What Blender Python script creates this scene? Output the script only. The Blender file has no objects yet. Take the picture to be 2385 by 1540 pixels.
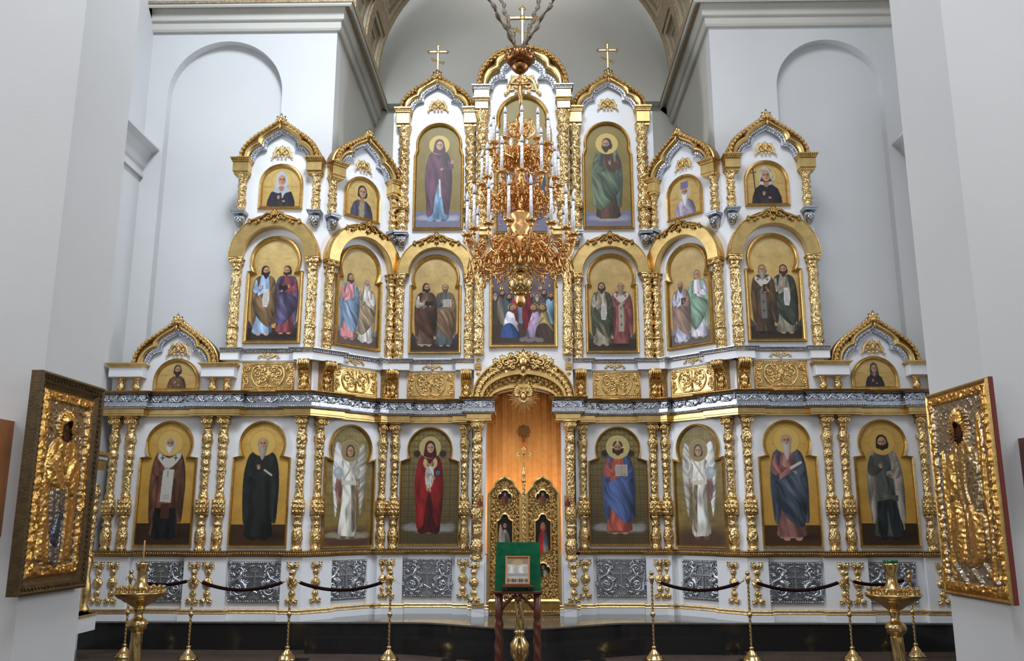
import bpy, math, random
import numpy as np
from mathutils import Vector, Matrix
PI = math.pi
random.seed(7)
rng = np.random.RandomState(11)
scene = bpy.context.scene
COL = scene.collection

# ------------------------------------------------------------------ camera, world, lights
FPX = 2040.0
PITCH = math.atan((1213 - 770) / FPX)
YAW = math.radians(1.07)
CAM = (0.07, 0.0, 1.65)
cd = bpy.data.cameras.new('camera')
cd.sensor_fit = 'HORIZONTAL'; cd.sensor_width = 36.0
cd.lens = 36.0 * FPX / 2385.0
cd.clip_end = 200
cam = bpy.data.objects.new('camera', cd)
COL.objects.link(cam)
cam.location = CAM
cam.rotation_euler = (PI / 2 + PITCH, 0, YAW)
scene.camera = cam
scene.view_settings.view_transform = 'Standard'
scene.view_settings.look = 'None'
scene.view_settings.gamma = 1
scene.view_settings.use_curve_mapping = False
scene.view_settings.exposure = 0.32

w = bpy.data.worlds.new('daylight'); scene.world = w; w.use_nodes = True
bg = w.node_tree.nodes['Background']
bg.inputs['Color'].default_value = (0.74, 0.84, 1.0, 1)
bg.inputs['Strength'].default_value = 1.0

def area(name, loc, target, sx, sy, power, color):
    l = bpy.data.lights.new(name, 'AREA'); l.shape = 'RECTANGLE'; l.size = sx; l.size_y = sy
    l.energy = power; l.color = color
    o = bpy.data.objects.new(name, l); COL.objects.link(o); o.location = loc
    o.rotation_euler = (Vector(target) - Vector(loc)).to_track_quat('-Z', 'Y').to_euler()
    return o
# daylight through the tall side windows, the drum of the dome and the west window; plus two added nave fills
area('window_light_east_right', (9.1, 9.6, 6.8), (-4.0, 12.2, 5.5), 2.2, 4.6, 430, (0.86, 0.93, 1.0))
area('window_light_left', (-9.1, 9.3, 6.0), (4.0, 12.6, 4.5), 2.2, 4.6, 520, (0.88, 0.94, 1.0))
area('dome_light', (0, 2.0, 15.5), (0, 9.0, 4.0), 6, 6, 900, (0.97, 0.98, 1.0))
area('nave_fill_left', (-6.7, 1.2, 5.5), (4.6, 7.2, 4.0), 2.0, 4.0, 85, (1.0, 0.99, 0.96))  # added fill light to brighten the right pier front; the nave wall has no opening
area('nave_fill_right', (6.7, 1.2, 5.5), (-4.6, 6.9, 4.0), 2.0, 4.0, 85, (1.0, 0.99, 0.96))  # matching added fill for the left pier front, no window modelled here
area('west_window_light', (0, -8.6, 6.5), (0, 12, 5.5), 5, 3.5, 130, (1.0, 0.97, 0.93))
_sl = bpy.data.lights.new('sanctuary_lamp', 'POINT'); _sl.energy = 16; _sl.color = (1, .88, .68); _sl.shadow_soft_size = .25
_so = bpy.data.objects.new('sanctuary_lamp', _sl); COL.objects.link(_so); _so.location = (0, 13.03, 1.7)
_o = area('drum_window_light', (-1.2, 4.6, 13.0), (-3.0, 12.5, 7.4), 1.4, 2.4, 105, (0.80, 0.90, 1.0)); _o.data.spread = math.radians(75)
_sl = bpy.data.lights.new('apse_daylight', 'AREA'); _sl.energy = 26; _sl.size = 1.6; _sl.color = (1, .97, .93)
_so = bpy.data.objects.new('apse_daylight', _sl); COL.objects.link(_so); _so.location = (0, 14.9, 13.2)

# ------------------------------------------------------------------ pixel rays (2385 x 1540 photograph)
def ray(u, v):
    a = (u - 1192.5) / FPX; b = (770.0 - v) / FPX
    yr = math.cos(PITCH) - b * math.sin(PITCH); z = math.sin(PITCH) + b * math.cos(PITCH)
    return Vector((a * math.cos(YAW) - yr * math.sin(YAW), a * math.sin(YAW) + yr * math.cos(YAW), z))
def at_y(u, v, Y):
    r = ray(u, v); return Vector(CAM) + r * (Y / r.y)
def at_x(u, v, X):
    r = ray(u, v); return Vector(CAM) + r * ((X - CAM[0]) / r.x)
def at_z(u, v, Z):
    r = ray(u, v); return Vector(CAM) + r * ((Z - CAM[2]) / r.z)

# ------------------------------------------------------------------ materials
def lin(c):
    return tuple(((x / 255.0) / 12.92 if x / 255.0 <= 0.04045 else ((x / 255.0 + 0.055) / 1.055) ** 2.4) for x in c)
def mat(name, rgb, rough=0.5, metal=0.0, noise=0.0, nscale=8.0, bump=0.0, bscale=60.0, spec=0.5, rgb2=None, coat=0.0, detail=3.0):
    m = bpy.data.materials.new(name); m.use_nodes = True
    nt = m.node_tree; p = nt.nodes['Principled BSDF']
    p.inputs['Roughness'].default_value = rough; p.inputs['Metallic'].default_value = metal
    p.inputs['Specular IOR Level'].default_value = spec
    p.inputs['Coat Weight'].default_value = coat
    c1 = lin(rgb)
    tc = nt.nodes.new('ShaderNodeTexCoord')
    nz = nt.nodes.new('ShaderNodeTexNoise'); nz.inputs['Scale'].default_value = nscale; nz.inputs['Detail'].default_value = detail
    nt.links.new(tc.outputs['Object'], nz.inputs['Vector'])
    mx = nt.nodes.new('ShaderNodeMix'); mx.data_type = 'RGBA'
    c2 = lin(rgb2) if rgb2 else tuple(x * (1 - noise) for x in c1)
    rp = nt.nodes.new('ShaderNodeMapRange'); rp.inputs['From Min'].default_value = .35; rp.inputs['From Max'].default_value = .65
    nt.links.new(nz.outputs['Fac'], rp.inputs['Value']); nt.links.new(rp.outputs['Result'], mx.inputs['Factor'])
    mx.inputs['A'].default_value = (*c1, 1); mx.inputs['B'].default_value = (*c2, 1)
    nt.links.new(mx.outputs['Result'], p.inputs['Base Color'])
    if bump:
        n2 = nt.nodes.new('ShaderNodeTexNoise'); n2.inputs['Scale'].default_value = bscale; n2.inputs['Detail'].default_value = 4
        nt.links.new(tc.outputs['Object'], n2.inputs['Vector'])
        b = nt.nodes.new('ShaderNodeBump'); b.inputs['Strength'].default_value = bump; b.inputs['Distance'].default_value = 0.01
        nt.links.new(n2.outputs['Fac'], b.inputs['Height']); nt.links.new(b.outputs['Normal'], p.inputs['Normal'])
    return m
M = {}
M['plaster'] = mat('white_plaster', (209, 210, 211), .75, noise=.04, nscale=.8, bump=.08, bscale=40)
M['plaster_in'] = mat('grey_white_plaster', (200, 198, 190), .75, noise=.05, nscale=.8, bump=.08, bscale=40)
M['board'] = mat('white_lacquer_board', (226, 228, 232), .38, noise=.03, nscale=2, bump=.03, bscale=30)
M['gold'] = mat('carved_gold_leaf', (238, 202, 138), .24, 1, noise=.35, nscale=26, bump=.35, bscale=90)
M['gold_flat'] = mat('flat_gold_leaf', (220, 188, 124), .34, 1, noise=.22, nscale=9, bump=.10, bscale=30)
M['gold_dark'] = mat('aged_gold_leaf', (176, 138, 80), .38, 1, noise=.3, nscale=20, bump=.25, bscale=80)
M['gold_frame'] = mat('gold_frame_leaf', (206, 172, 108), .36, 1, noise=.25, nscale=16, bump=.15, bscale=60)
M['silver'] = mat('carved_silver_leaf', (200, 204, 212), .24, 1, noise=.3, nscale=30, bump=.3, bscale=90)
M['silver_dark'] = mat('dull_silver_leaf', (158, 162, 168), .4, 1, noise=.2, nscale=24, bump=.08, bscale=60)
M['brass'] = mat('polished_brass', (222, 190, 130), .2, 1, noise=.2, nscale=12, bump=.06, bscale=50)
M['rosegold'] = mat('warm_gilt_bronze', (240, 188, 124), .2, 1, noise=.3, nscale=30, bump=.3, bscale=110)
M['bronze'] = mat('dark_gilt_bronze', (150, 104, 66), .3, 1, noise=.3, nscale=30, bump=.25, bscale=80)
M['granite'] = mat('polished_black_granite', (26, 25, 25), .12, noise=.5, nscale=60, rgb2=(32, 31, 31), spec=.5)
M['granite_top'] = mat('polished_grey_granite', (70, 68, 66), .12, noise=.4, nscale=60, rgb2=(100, 98, 95), spec=.6)
M['floor'] = mat('brown_stone_floor', (94, 80, 70), .25, noise=.2, nscale=3, rgb2=(80, 68, 60))
M['floor_dark'] = mat('black_stone_inlay', (30, 29, 30), .25, noise=.3, nscale=10)
M['wood'] = mat('oak_brown_wood', (176, 112, 62), .45, noise=.35, nscale=4, bump=.1, bscale=20)
M['wood_red'] = mat('reddish_walnut_wood', (96, 48, 34), .35, noise=.35, nscale=6, bump=.1, bscale=20)
M['wood_dark'] = mat('dark_frame_wood', (92, 72, 44), .38, .5, noise=.35, nscale=14, bump=.3, bscale=60)
M['green'] = mat('green_velvet', (10, 82, 52), .85, noise=.35, nscale=14, bump=.3, bscale=120, spec=.15)
M['green_glass'] = mat('green_glass_cup', (20, 100, 70), .1, noise=.1)
M['velvet'] = mat('dark_maroon_velvet', (34, 12, 14), .9, noise=.4, nscale=40, bump=.5, bscale=150, spec=.15)
M['wax'] = mat('white_candle_tube', (236, 236, 238), .4, noise=.02)
M['bulb'] = mat('frosted_bulb', (214, 216, 226), .15, noise=.03)
M['black'] = mat('black_band', (16, 16, 20), .4, noise=.1)
M['rope'] = mat('taupe_cord_cover', (122, 108, 90), .55, .35, noise=.6, nscale=30, bump=.6, bscale=60)
M['curtain'] = mat('orange_silk_curtain', (248, 178, 96), .6, noise=.12, nscale=14, bump=.2, bscale=50, rgb2=(238, 162, 78))
M['vault'] = mat('vault_tan_panel', (168, 160, 138), .6, .0, noise=.2, nscale=6)
M['vault_band'] = mat('vault_gilded_band', (184, 166, 134), .45, .3, noise=.5, nscale=30, bump=.4, bscale=60, rgb2=(146, 120, 90))
M['vault_line'] = mat('vault_cream_line', (196, 186, 160), .55, .2, noise=.1, nscale=10)
def carved(name, rgb, rough, scale, strength, dist=.02):
    m = mat(name, rgb, rough, 1, noise=.3, nscale=26); nt = m.node_tree; p = nt.nodes['Principled BSDF']
    tc = nt.nodes.new('ShaderNodeTexCoord'); mp = nt.nodes.new('ShaderNodeMapping'); mp.inputs['Scale'].default_value = (1, 1, .6)
    geo = nt.nodes.new('ShaderNodeNewGeometry'); nt.links.new(geo.outputs['Position'], mp.inputs['Vector'])
    n1 = nt.nodes.new('ShaderNodeTexNoise'); n1.inputs['Scale'].default_value = scale*.4; nt.links.new(mp.outputs['Vector'], n1.inputs['Vector'])
    ad = nt.nodes.new('ShaderNodeMix'); ad.data_type = 'VECTOR'; ad.inputs['Factor'].default_value = .06
    nt.links.new(mp.outputs['Vector'], ad.inputs['A']); nt.links.new(n1.outputs['Color'], ad.inputs['B'])
    v = nt.nodes.new('ShaderNodeTexVoronoi'); v.feature = 'SMOOTH_F1'; v.inputs['Scale'].default_value = scale; v.inputs['Smoothness'].default_value = .3
    nt.links.new(ad.outputs['Result'], v.inputs['Vector'])
    b = nt.nodes.new('ShaderNodeBump'); b.inputs['Strength'].default_value = strength; b.inputs['Distance'].default_value = dist; b.invert = True
    nt.links.new(v.outputs['Distance'], b.inputs['Height']); nt.links.new(b.outputs['Normal'], p.inputs['Normal'])
    return m
M['gold_carved'] = carved('carved_relief_gold', (240, 206, 144), .25, 40, .65)
M['gold_carved_dark'] = carved('carved_relief_dark_gold', (196, 158, 98), .3, 34, .9)
def vcol_mat(name, rough, metal=0.0, spec=.35):
    m = bpy.data.materials.new(name); m.use_nodes = True; nt = m.node_tree; p = nt.nodes['Principled BSDF']
    a = nt.nodes.new('ShaderNodeVertexColor'); a.layer_name = 'paint'
    nt.links.new(a.outputs['Color'], p.inputs['Base Color'])
    p.inputs['Roughness'].default_value = rough; p.inputs['Metallic'].default_value = metal; p.inputs['Specular IOR Level'].default_value = spec
    nz = nt.nodes.new('ShaderNodeTexNoise'); nz.inputs['Scale'].default_value = 90; tc = nt.nodes.new('ShaderNodeTexCoord')
    nt.links.new(tc.outputs['Object'], nz.inputs['Vector'])
    b = nt.nodes.new('ShaderNodeBump'); b.inputs['Strength'].default_value = .08; b.inputs['Distance'].default_value = .005
    nt.links.new(nz.outputs['Fac'], b.inputs['Height']); nt.links.new(b.outputs['Normal'], p.inputs['Normal'])
    return m
M['paint'] = vcol_mat('oil_painting', .42)
M['emboss'] = vcol_mat('embossed_metal_cover', .3, 1.0)

# ------------------------------------------------------------------ mesh builder
class MB:
    def __init__(s): s.v = []; s.f = []
    def add(s, vs, fs):
        n = len(s.v); s.v.extend(vs); s.f.extend([tuple(i + n for i in f) for f in fs]); return s
    def box(s, x0, x1, y0, y1, z0, z1):
        return s.add([(x0,y0,z0),(x1,y0,z0),(x1,y1,z0),(x0,y1,z0),(x0,y0,z1),(x1,y0,z1),(x1,y1,z1),(x0,y1,z1)],
                     [(0,3,2,1),(4,5,6,7),(0,1,5,4),(1,2,6,5),(2,3,7,6),(3,0,4,7)])
    def bbox(s, x0, x1, y0, y1, z0, z1, b):      # box whose front (y0) edges are bevelled
        vs = [(x0,y1,z0),(x1,y1,z0),(x1,y1,z1),(x0,y1,z1),(x0,y0+b,z0),(x1,y0+b,z0),(x1,y0+b,z1),(x0,y0+b,z1),
              (x0+b,y0,z0+b),(x1-b,y0,z0+b),(x1-b,y0,z1-b),(x0+b,y0,z1-b)]
        fs = [(0,3,2,1),(0,1,5,4),(1,2,6,5),(2,3,7,6),(3,0,4,7),(4,5,9,8),(5,6,10,9),(6,7,11,10),(7,4,8,11),(8,9,10,11)]
        return s.add(vs, [f[::-1] if False else f for f in fs])
    def prism(s, pts, y0, y1):                   # polygon in xz extruded in y
        n = len(pts)
        vs = [(x, y0, z) for x, z in pts] + [(x, y1, z) for x, z in pts]
        fs = [tuple(range(n)), tuple(range(2*n-1, n-1, -1))] + [(i, i+n, (i+1)%n+n, (i+1)%n) for i in range(n)]
        return s.add(vs, fs)
    def rings(s, rings, close=False, cap=False):
        n = len(rings[0]); base = len(s.v)
        for r in rings: s.v.extend([tuple(p) for p in r])
        m = len(rings)
        for i in range(m if close else m - 1):
            a = base + i*n; b = base + ((i+1) % m)*n
            for j in range(n):
                k = (j+1) % n
                s.f.append((a+j, a+k, b+k, b+j))
        if cap and not close:
            s.f.append(tuple(base + j for j in range(n-1, -1, -1)))
            s.f.append(tuple(base + (m-1)*n + j for j in range(n)))
        return s
    def strip(s, rows):                          # open grid of points
        n = len(rows[0]); base = len(s.v)
        for r in rows: s.v.extend([tuple(p) for p in r])
        for i in range(len(rows) - 1):
            for j in range(n-1):
                a = base + i*n + j
                s.f.append((a, a+1, a+n+1, a+n))
        return s
    def lathe(s, prof, seg=16, c=(0,0,0), mod=None, sy=1.0, cap=True):
        rs = []
        for z, r in prof:
            ring = []
            for k in range(seg):
                t = 2*PI*k/seg
                rr = r * (1 + (mod(t, z) if mod else 0))
                ring.append((c[0]+rr*math.cos(t), c[1]+rr*math.sin(t)*sy, c[2]+z))
            rs.append(ring)
        return s.rings(rs, cap=cap)
    def tube(s, pts, rad, seg=6, cap=True, flat=None):
        P = [Vector(p) for p in pts]; n = len(P)
        rad = rad if hasattr(rad, '__len__') else [rad]*n
        rs = []; prev = None
        for i, p in enumerate(P):
            t = (P[min(i+1, n-1)] - P[max(i-1, 0)])
            if t.length < 1e-9: t = Vector((0,0,1))
            t.normalize()
            if prev is None:
                up = Vector((0,1,0)) if abs(t.y) < .9 else Vector((0,0,1))
            else: up = prev
            a = (up - t*up.dot(t))
            if a.length < 1e-6: a = t.orthogonal()
            a.normalize(); b = t.cross(a); prev = a
            rs.append([p + a*math.cos(2*PI*k/seg)*rad[i] + b*math.sin(2*PI*k/seg)*rad[i] for k in range(seg)])
        return s.rings(rs, cap=cap)
    def blob(s, c, r, seg=6, ring=3, rot=0.0):   # ellipsoid; rot turns it in the xz plane
        ca, sa = math.cos(rot), math.sin(rot); base = len(s.v)
        def T(x, y, z): return (c[0]+x*ca-z*sa, c[1]+y, c[2]+x*sa+z*ca)
        s.v.append(T(0,0,-r[2]))
        for i in range(1, ring+1):
            ph = -PI/2 + PI*i/(ring+1)
            for k in range(seg):
                t = 2*PI*k/seg
                s.v.append(T(r[0]*math.cos(ph)*math.cos(t), r[1]*math.cos(ph)*math.sin(t), r[2]*math.sin(ph)))
        s.v.append(T(0,0,r[2])); top = len(s.v)-1
        for k in range(seg):
            k2 = (k+1) % seg
            s.f.append((base, base+1+k2, base+1+k))
            s.f.append((top, top-seg+k, top-seg+k2))
            for i in range(ring-1):
                a = base+1+i*seg
                s.f.append((a+k, a+k2, a+seg+k2, a+seg+k))
        return s
    def xform(s, mtx, start=0):
        for i in range(start, len(s.v)): s.v[i] = tuple(mtx @ Vector(s.v[i]))
        return s
    def mesh(s, name, m, smooth=False):
        me = bpy.data.meshes.new(name)
        me.from_pydata([tuple(v) for v in s.v], [], s.f)
        me.validate(); me.update()
        if smooth: me.polygons.foreach_set('use_smooth', [True]*len(me.polygons))
        me.materials.append(m)
        return me

def fix_normals(me):
    import bmesh
    b = bmesh.new(); b.from_mesh(me); bmesh.ops.recalc_face_normals(b, faces=b.faces); b.to_mesh(me); b.free()
def link(name, me, parent=None, loc=(0,0,0), rz=0.0):
    o = bpy.data.objects.new(name, me); COL.objects.link(o)
    o.location = loc; o.rotation_euler = (0,0,rz)
    if parent is not None: o.parent = parent
    return o
def obj(name, mb, m, parent=None, smooth=False, loc=(0,0,0), rz=0.0, fix=True):
    me = mb.mesh(name, M[m] if isinstance(m, str) else m, smooth)
    if fix: fix_normals(me)
    return link(name, me, parent, loc, rz)
def tag(o, label=None, cat=None, group=None, kind=None):
    if label: o['label'] = label
    if cat: o['category'] = cat
    if group: o['group'] = group
    if kind: o['kind'] = kind
    return o
def thing(name, label, cat, loc=(0,0,0), rz=0.0, group=None):
    return tag(link(name, None, None, loc, rz), label, cat, group)
def struct(name, mb, m, smooth=False, loc=(0,0,0), rz=0.0):
    return tag(obj(name, mb, m, None, smooth, loc, rz), kind='structure')
def dup(root, loc, rz, label=None, group=None):
    r = root.copy(); COL.objects.link(r); r.location = loc; r.rotation_euler = (0,0,rz)
    if label: r['label'] = label
    if group: r['group'] = group
    for ch in list(root.children):
        c = ch.copy(); COL.objects.link(c); c.parent = r
        for g in list(ch.children):
            d = g.copy(); COL.objects.link(d); d.parent = c
    return r

# ------------------------------------------------------------------ curves and ornament
def spiral(cx, cz, r0, r1, a0, turns, n=14, y=0.0):
    out = []
    for i in range(n+1):
        t = i/n; r = r0 + (r1-r0)*t; a = a0 + turns*2*PI*t
        out.append((cx + r*math.cos(a), y, cz + r*math.sin(a)))
    return out
def scroll(mb, cx, cz, r, a0, turns, th, y=0.0, seg=5, n=14, ball=True):
    pts = spiral(cx, cz, r, r*.12, a0, turns, n, y)
    mb.tube(pts, [th*(1-.55*i/n) for i in range(n+1)], seg)
    if ball: mb.blob((cx, y-th*.3, cz), (th*1.1, th*.9, th*1.1), 6, 3)
def leaf_fan(mb, x, z, ang, size, n=3, y=0.0, spread=.55):
    for i in range(n):
        a = ang + (i-(n-1)/2)*spread
        L = size*(1-.18*abs(i-(n-1)/2))
        mb.blob((x+math.cos(a)*L*.5, y, z+math.sin(a)*L*.5), (L*.55, size*.16, size*.17), 5, 3, a)
def catmull(P, sub=5):
    P = [Vector((p[0], p[1], 0)) for p in P]; out = []
    for i in range(len(P)-1):
        p0 = P[i-1] if i else P[i]*2-P[i+1]; p1 = P[i]; p2 = P[i+1]; p3 = P[i+2] if i+2 < len(P) else P[i+1]*2-P[i]
        for k in range(sub):
            t = k/sub
            q = .5*((2*p1)+(p2-p0)*t+(2*p0-5*p1+4*p2-p3)*t*t+(3*p1-p0-3*p2+p3)*t**3)
            out.append((q.x, q.y))
    out.append((P[-1].x, P[-1].y)); return out
def offset_poly(P, d, closed=True):
    n = len(P); out = []
    for i in range(n):
        a = P[i-1] if (i or closed) else None; b = P[i]; c = P[(i+1) % n] if (i < n-1 or closed) else None
        ns = []
        for p, q in ((a, b), (b, c)):
            if p is None or q is None: continue
            dx, dz = q[0]-p[0], q[1]-p[1]; L = math.hypot(dx, dz)
            if L > 1e-9: ns.append((-dz/L, dx/L))
        if not ns: out.append(b); continue
        nx = sum(k[0] for k in ns); nz = sum(k[1] for k in ns)
        dot = (1 + ns[0][0]*ns[-1][0] + ns[0][1]*ns[-1][1]) if len(ns) > 1 else 2
        if len(ns) == 1: nx *= 2; nz *= 2
        k = d / max(dot, .5) if len(ns) > 1 else d/2
        out.append((b[0]+nx*k, b[1]+nz*k))
    return out
def sweep2d(mb, P, prof, closed=False):
    """sweep profile [(offset to the left of travel, y)] along the xz curve P"""
    rows = []
    offs = {}
    for o, y in prof:
        if o not in offs: offs[o] = offset_poly(P, o, closed)
    n = len(P)
    rows = [[(offs[o][i][0], y, offs[o][i][1]) for o, y in prof] for i in range(n)]
    mb.rings(rows, close=closed, cap=not closed)
    return mb
def sweep_plan(mb, path, prof, closed=True):
    """sweep profile [(outward, z)] along plan polyline; outward = towards the viewer when walking to the right"""
    n = len(path); rows = []
    nn = []
    for i in range(n-1):
        dx, dy = path[i+1][0]-path[i][0], path[i+1][1]-path[i][1]; L = math.hypot(dx, dy); nn.append((dy/L, -dx/L))
    for i in range(n):
        a = nn[max(i-1, 0)]; b = nn[min(i, n-2)]
        k = 1 + a[0]*b[0] + a[1]*b[1]
        m = ((a[0]+b[0])/max(k, .2), (a[1]+b[1])/max(k, .2))
        rows.append([(path[i][0]+m[0]*o, path[i][1]+m[1]*o, z) for o, z in prof])
    mb.rings(rows, cap=True) if closed else mb.strip(rows)
    return mb
def walk(path, step):
    """points (x, y, tangent angle, run) every step along a plan polyline, runs shorter than a step skipped"""
    out = []
    for i in range(len(path)-1):
        a = path[i]; b = path[i+1]; L = math.hypot(b[0]-a[0], b[1]-a[1])
        k = max(0, int(round(L/step)))
        for j in range(k):
            t = (j+.5)/k
            out.append((a[0]+(b[0]-a[0])*t, a[1]+(b[1]-a[1])*t, math.atan2(b[1]-a[1], b[0]-a[0]), L/k))
    return out
# ------------------------------------------------------------------ painter: flat painted pictures, stored as colours of a fine mesh
def vnoise(x, y, seed):
    r = np.random.RandomState(seed); g = r.rand(64, 64)
    i = np.floor(x).astype(int); j = np.floor(y).astype(int); fx = x-i; fy = y-j
    fx = fx*fx*(3-2*fx); fy = fy*fy*(3-2*fy); a = g[i % 64, j % 64]; b = g[(i+1) % 64, j % 64]; c = g[i % 64, (j+1) % 64]; d = g[(i+1) % 64, (j+1) % 64]
    return a*(1-fx)*(1-fy)+b*fx*(1-fy)+c*(1-fx)*fy+d*fx*fy
class Pic:
    def __init__(s, wm, hm, pitch=0.0058, bg=(190, 150, 80)):
        s.W = max(8, int(wm/pitch)); s.H = max(8, int(hm/pitch)); s.wm = wm; s.hm = hm
        s.a = np.zeros((s.H, s.W, 3)); s.a[:] = bg
        ys, xs = np.mgrid[0:s.H, 0:s.W]
        s.X = (xs+.5)/s.W*wm - wm/2; s.Y = (ys+.5)/s.H*hm
        s.px = wm/s.W
    def _mask(s, P, soft=1.0):
        P = np.asarray(P, float); n = len(P)
        x0, x1 = P[:,0].min()-2*s.px, P[:,0].max()+2*s.px; y0, y1 = P[:,1].min()-2*s.px, P[:,1].max()+2*s.px
        j0 = max(0, int((x0+s.wm/2)/s.px)); j1 = min(s.W, int((x1+s.wm/2)/s.px)+2)
        i0 = max(0, int(y0/s.px)); i1 = min(s.H, int(y1/s.px)+2)
        if j1 <= j0 or i1 <= i0: return None
        sl = (slice(i0, i1), slice(j0, j1)); m = np.zeros((i1-i0, j1-j0))
        for ox, oy in ((-.25,-.25),(.25,-.25),(-.25,.25),(.25,.25)):
            X = s.X[sl]+ox*s.px; Y = s.Y[sl]+oy*s.px; ins = np.zeros(X.shape, bool)
            for k in range(n):
                xa, ya = P[k]; xb, yb = P[(k+1) % n]
                if ya == yb: continue
                c = ((ya > Y) != (yb > Y)) & (X < (xb-xa)*(Y-ya)/(yb-ya)+xa); ins ^= c
            m += ins*.25
        return sl, m
    def blend(s, sl, m, col, alpha=1.0):
        m = (m*alpha)[..., None]; s.a[sl] = s.a[sl]*(1-m) + np.asarray(col, float)*m
    def poly(s, P, col, alpha=1.0, folds=None, shade=0.0, smooth=True):
        if smooth and len(P) > 4:
            P = catmull(list(P)+[P[0]], 3)[:-1]
        r = s._mask(P)
        if r is None: return
        sl, m = r; c = np.zeros(m.shape+(3,)); c[:] = col
        f = np.ones(m.shape)
        X = s.X[sl]; Y = s.Y[sl]
        if folds:
            fr, amp, sla = folds
            ph = rng.rand()*6
            per = 2*PI/fr; k0 = int(ph*1e4) % 9973
            uu = (X + Y*sla)/per + 20; uu = uu + 1.1*(vnoise(X/per*.5+9, Y/per*.4+9, k0+1)-.5)
            n1 = vnoise(uu*1.25, Y/per*.3+7, k0+2); n2 = vnoise(uu*2.9, Y/per*.45+7, k0+3)
            f = f*(1 + amp*2.6*((n1-.5)*1.0 + (n2-.5)*.6))
        if shade:
            has = m > .3
            xmin = np.where(has, X, 1e3).min(1, keepdims=True); xmax = np.where(has, X, -1e3).max(1, keepdims=True)
            t = np.clip((X-xmin)/np.maximum(xmax-xmin, 1e-4), 0, 1)
            f = f*(1 + shade*(.35 - 1.3*(t-.35)**2*2))
        s.blend(sl, m, 0, 0) if False else None
        mm = (m*alpha)[..., None]
        s.a[sl] = s.a[sl]*(1-mm) + np.clip(c*f[..., None], 0, 255)*mm
    def ell(s, x, y, rx, ry, col, alpha=1.0, soft=.0):
        d = np.sqrt(((s.X-x)/rx)**2 + ((s.Y-y)/ry)**2)
        e = max(soft, s.px/min(rx, ry))
        m = np.clip((1-d)/e + .5, 0, 1) if not soft else np.clip((1-d)/soft, 0, 1)
        s.a = s.a*(1-(m*alpha)[..., None]) + np.asarray(col, float)*(m*alpha)[..., None]
    def ring(s, x, y, r, wd, col, alpha=1.0):
        d = np.abs(np.hypot(s.X-x, s.Y-y)-r)
        m = np.clip((wd/2-d)/s.px+.5, 0, 1)*alpha
        s.a = s.a*(1-m[..., None]) + np.asarray(col, float)*m[..., None]
    def line(s, P, wd, col, alpha=1.0):
        for (xa, ya), (xb, yb) in zip(P[:-1], P[1:]):
            dx, dy = xb-xa, yb-ya; L = dx*dx+dy*dy+1e-12
            t = np.clip(((s.X-xa)*dx+(s.Y-ya)*dy)/L, 0, 1)
            d = np.hypot(s.X-xa-t*dx, s.Y-ya-t*dy)
            m = np.clip((wd/2-d)/s.px+.5, 0, 1)*alpha
            s.a = s.a*(1-m[..., None]) + np.asarray(col, float)*m[..., None]
    def grad(s, top, bot):
        t = (s.Y/s.hm)[..., None]; s.a = np.asarray(bot, float)*(1-t)+np.asarray(top, float)*t
    def noise(s, amp, k=9):
        g = rng.rand(k*2+2, k+2); yy = s.Y/s.hm*k*2; xx = (s.X/s.wm+.5)*k
        i = yy.astype(int); j = xx.astype(int); fy = yy-i; fx = xx-j
        v = g[i,j]*(1-fx)*(1-fy)+g[i,j+1]*fx*(1-fy)+g[i+1,j]*(1-fx)*fy+g[i+1,j+1]*fx*fy
        s.a = np.clip(s.a*(1+amp*(v-.5)[..., None]*2), 0, 255)
    def diaper(s, col, step, wd, alpha=.5):
        a = np.abs(((s.X+s.Y)/step) % 1-.5); b = np.abs(((s.X-s.Y)/step) % 1-.5)
        m = ((a < wd) | (b < wd))*alpha; s.a = s.a*(1-m[..., None])+np.asarray(col, float)*m[..., None]
    def damask(s, col, step, alpha=.6, y0=0):
        # curls and lozenges of a stamped gold ground
        u = ((s.X/step) % 1)-.5; v = ((s.Y/step/1.25) % 1)-.5
        r1 = np.hypot(np.abs(u)-.27, v*1.1-.08); r2 = np.hypot(u, np.abs(v)-.45)
        m = (np.abs(r1-.16) < .055) | (np.abs(r2-.2) < .05) | ((np.abs(u)+np.abs(v)) < .09)
        m = m*alpha*(s.Y > y0); s.a = s.a*(1-m[..., None])+np.asarray(col, float)*m[..., None]

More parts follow.
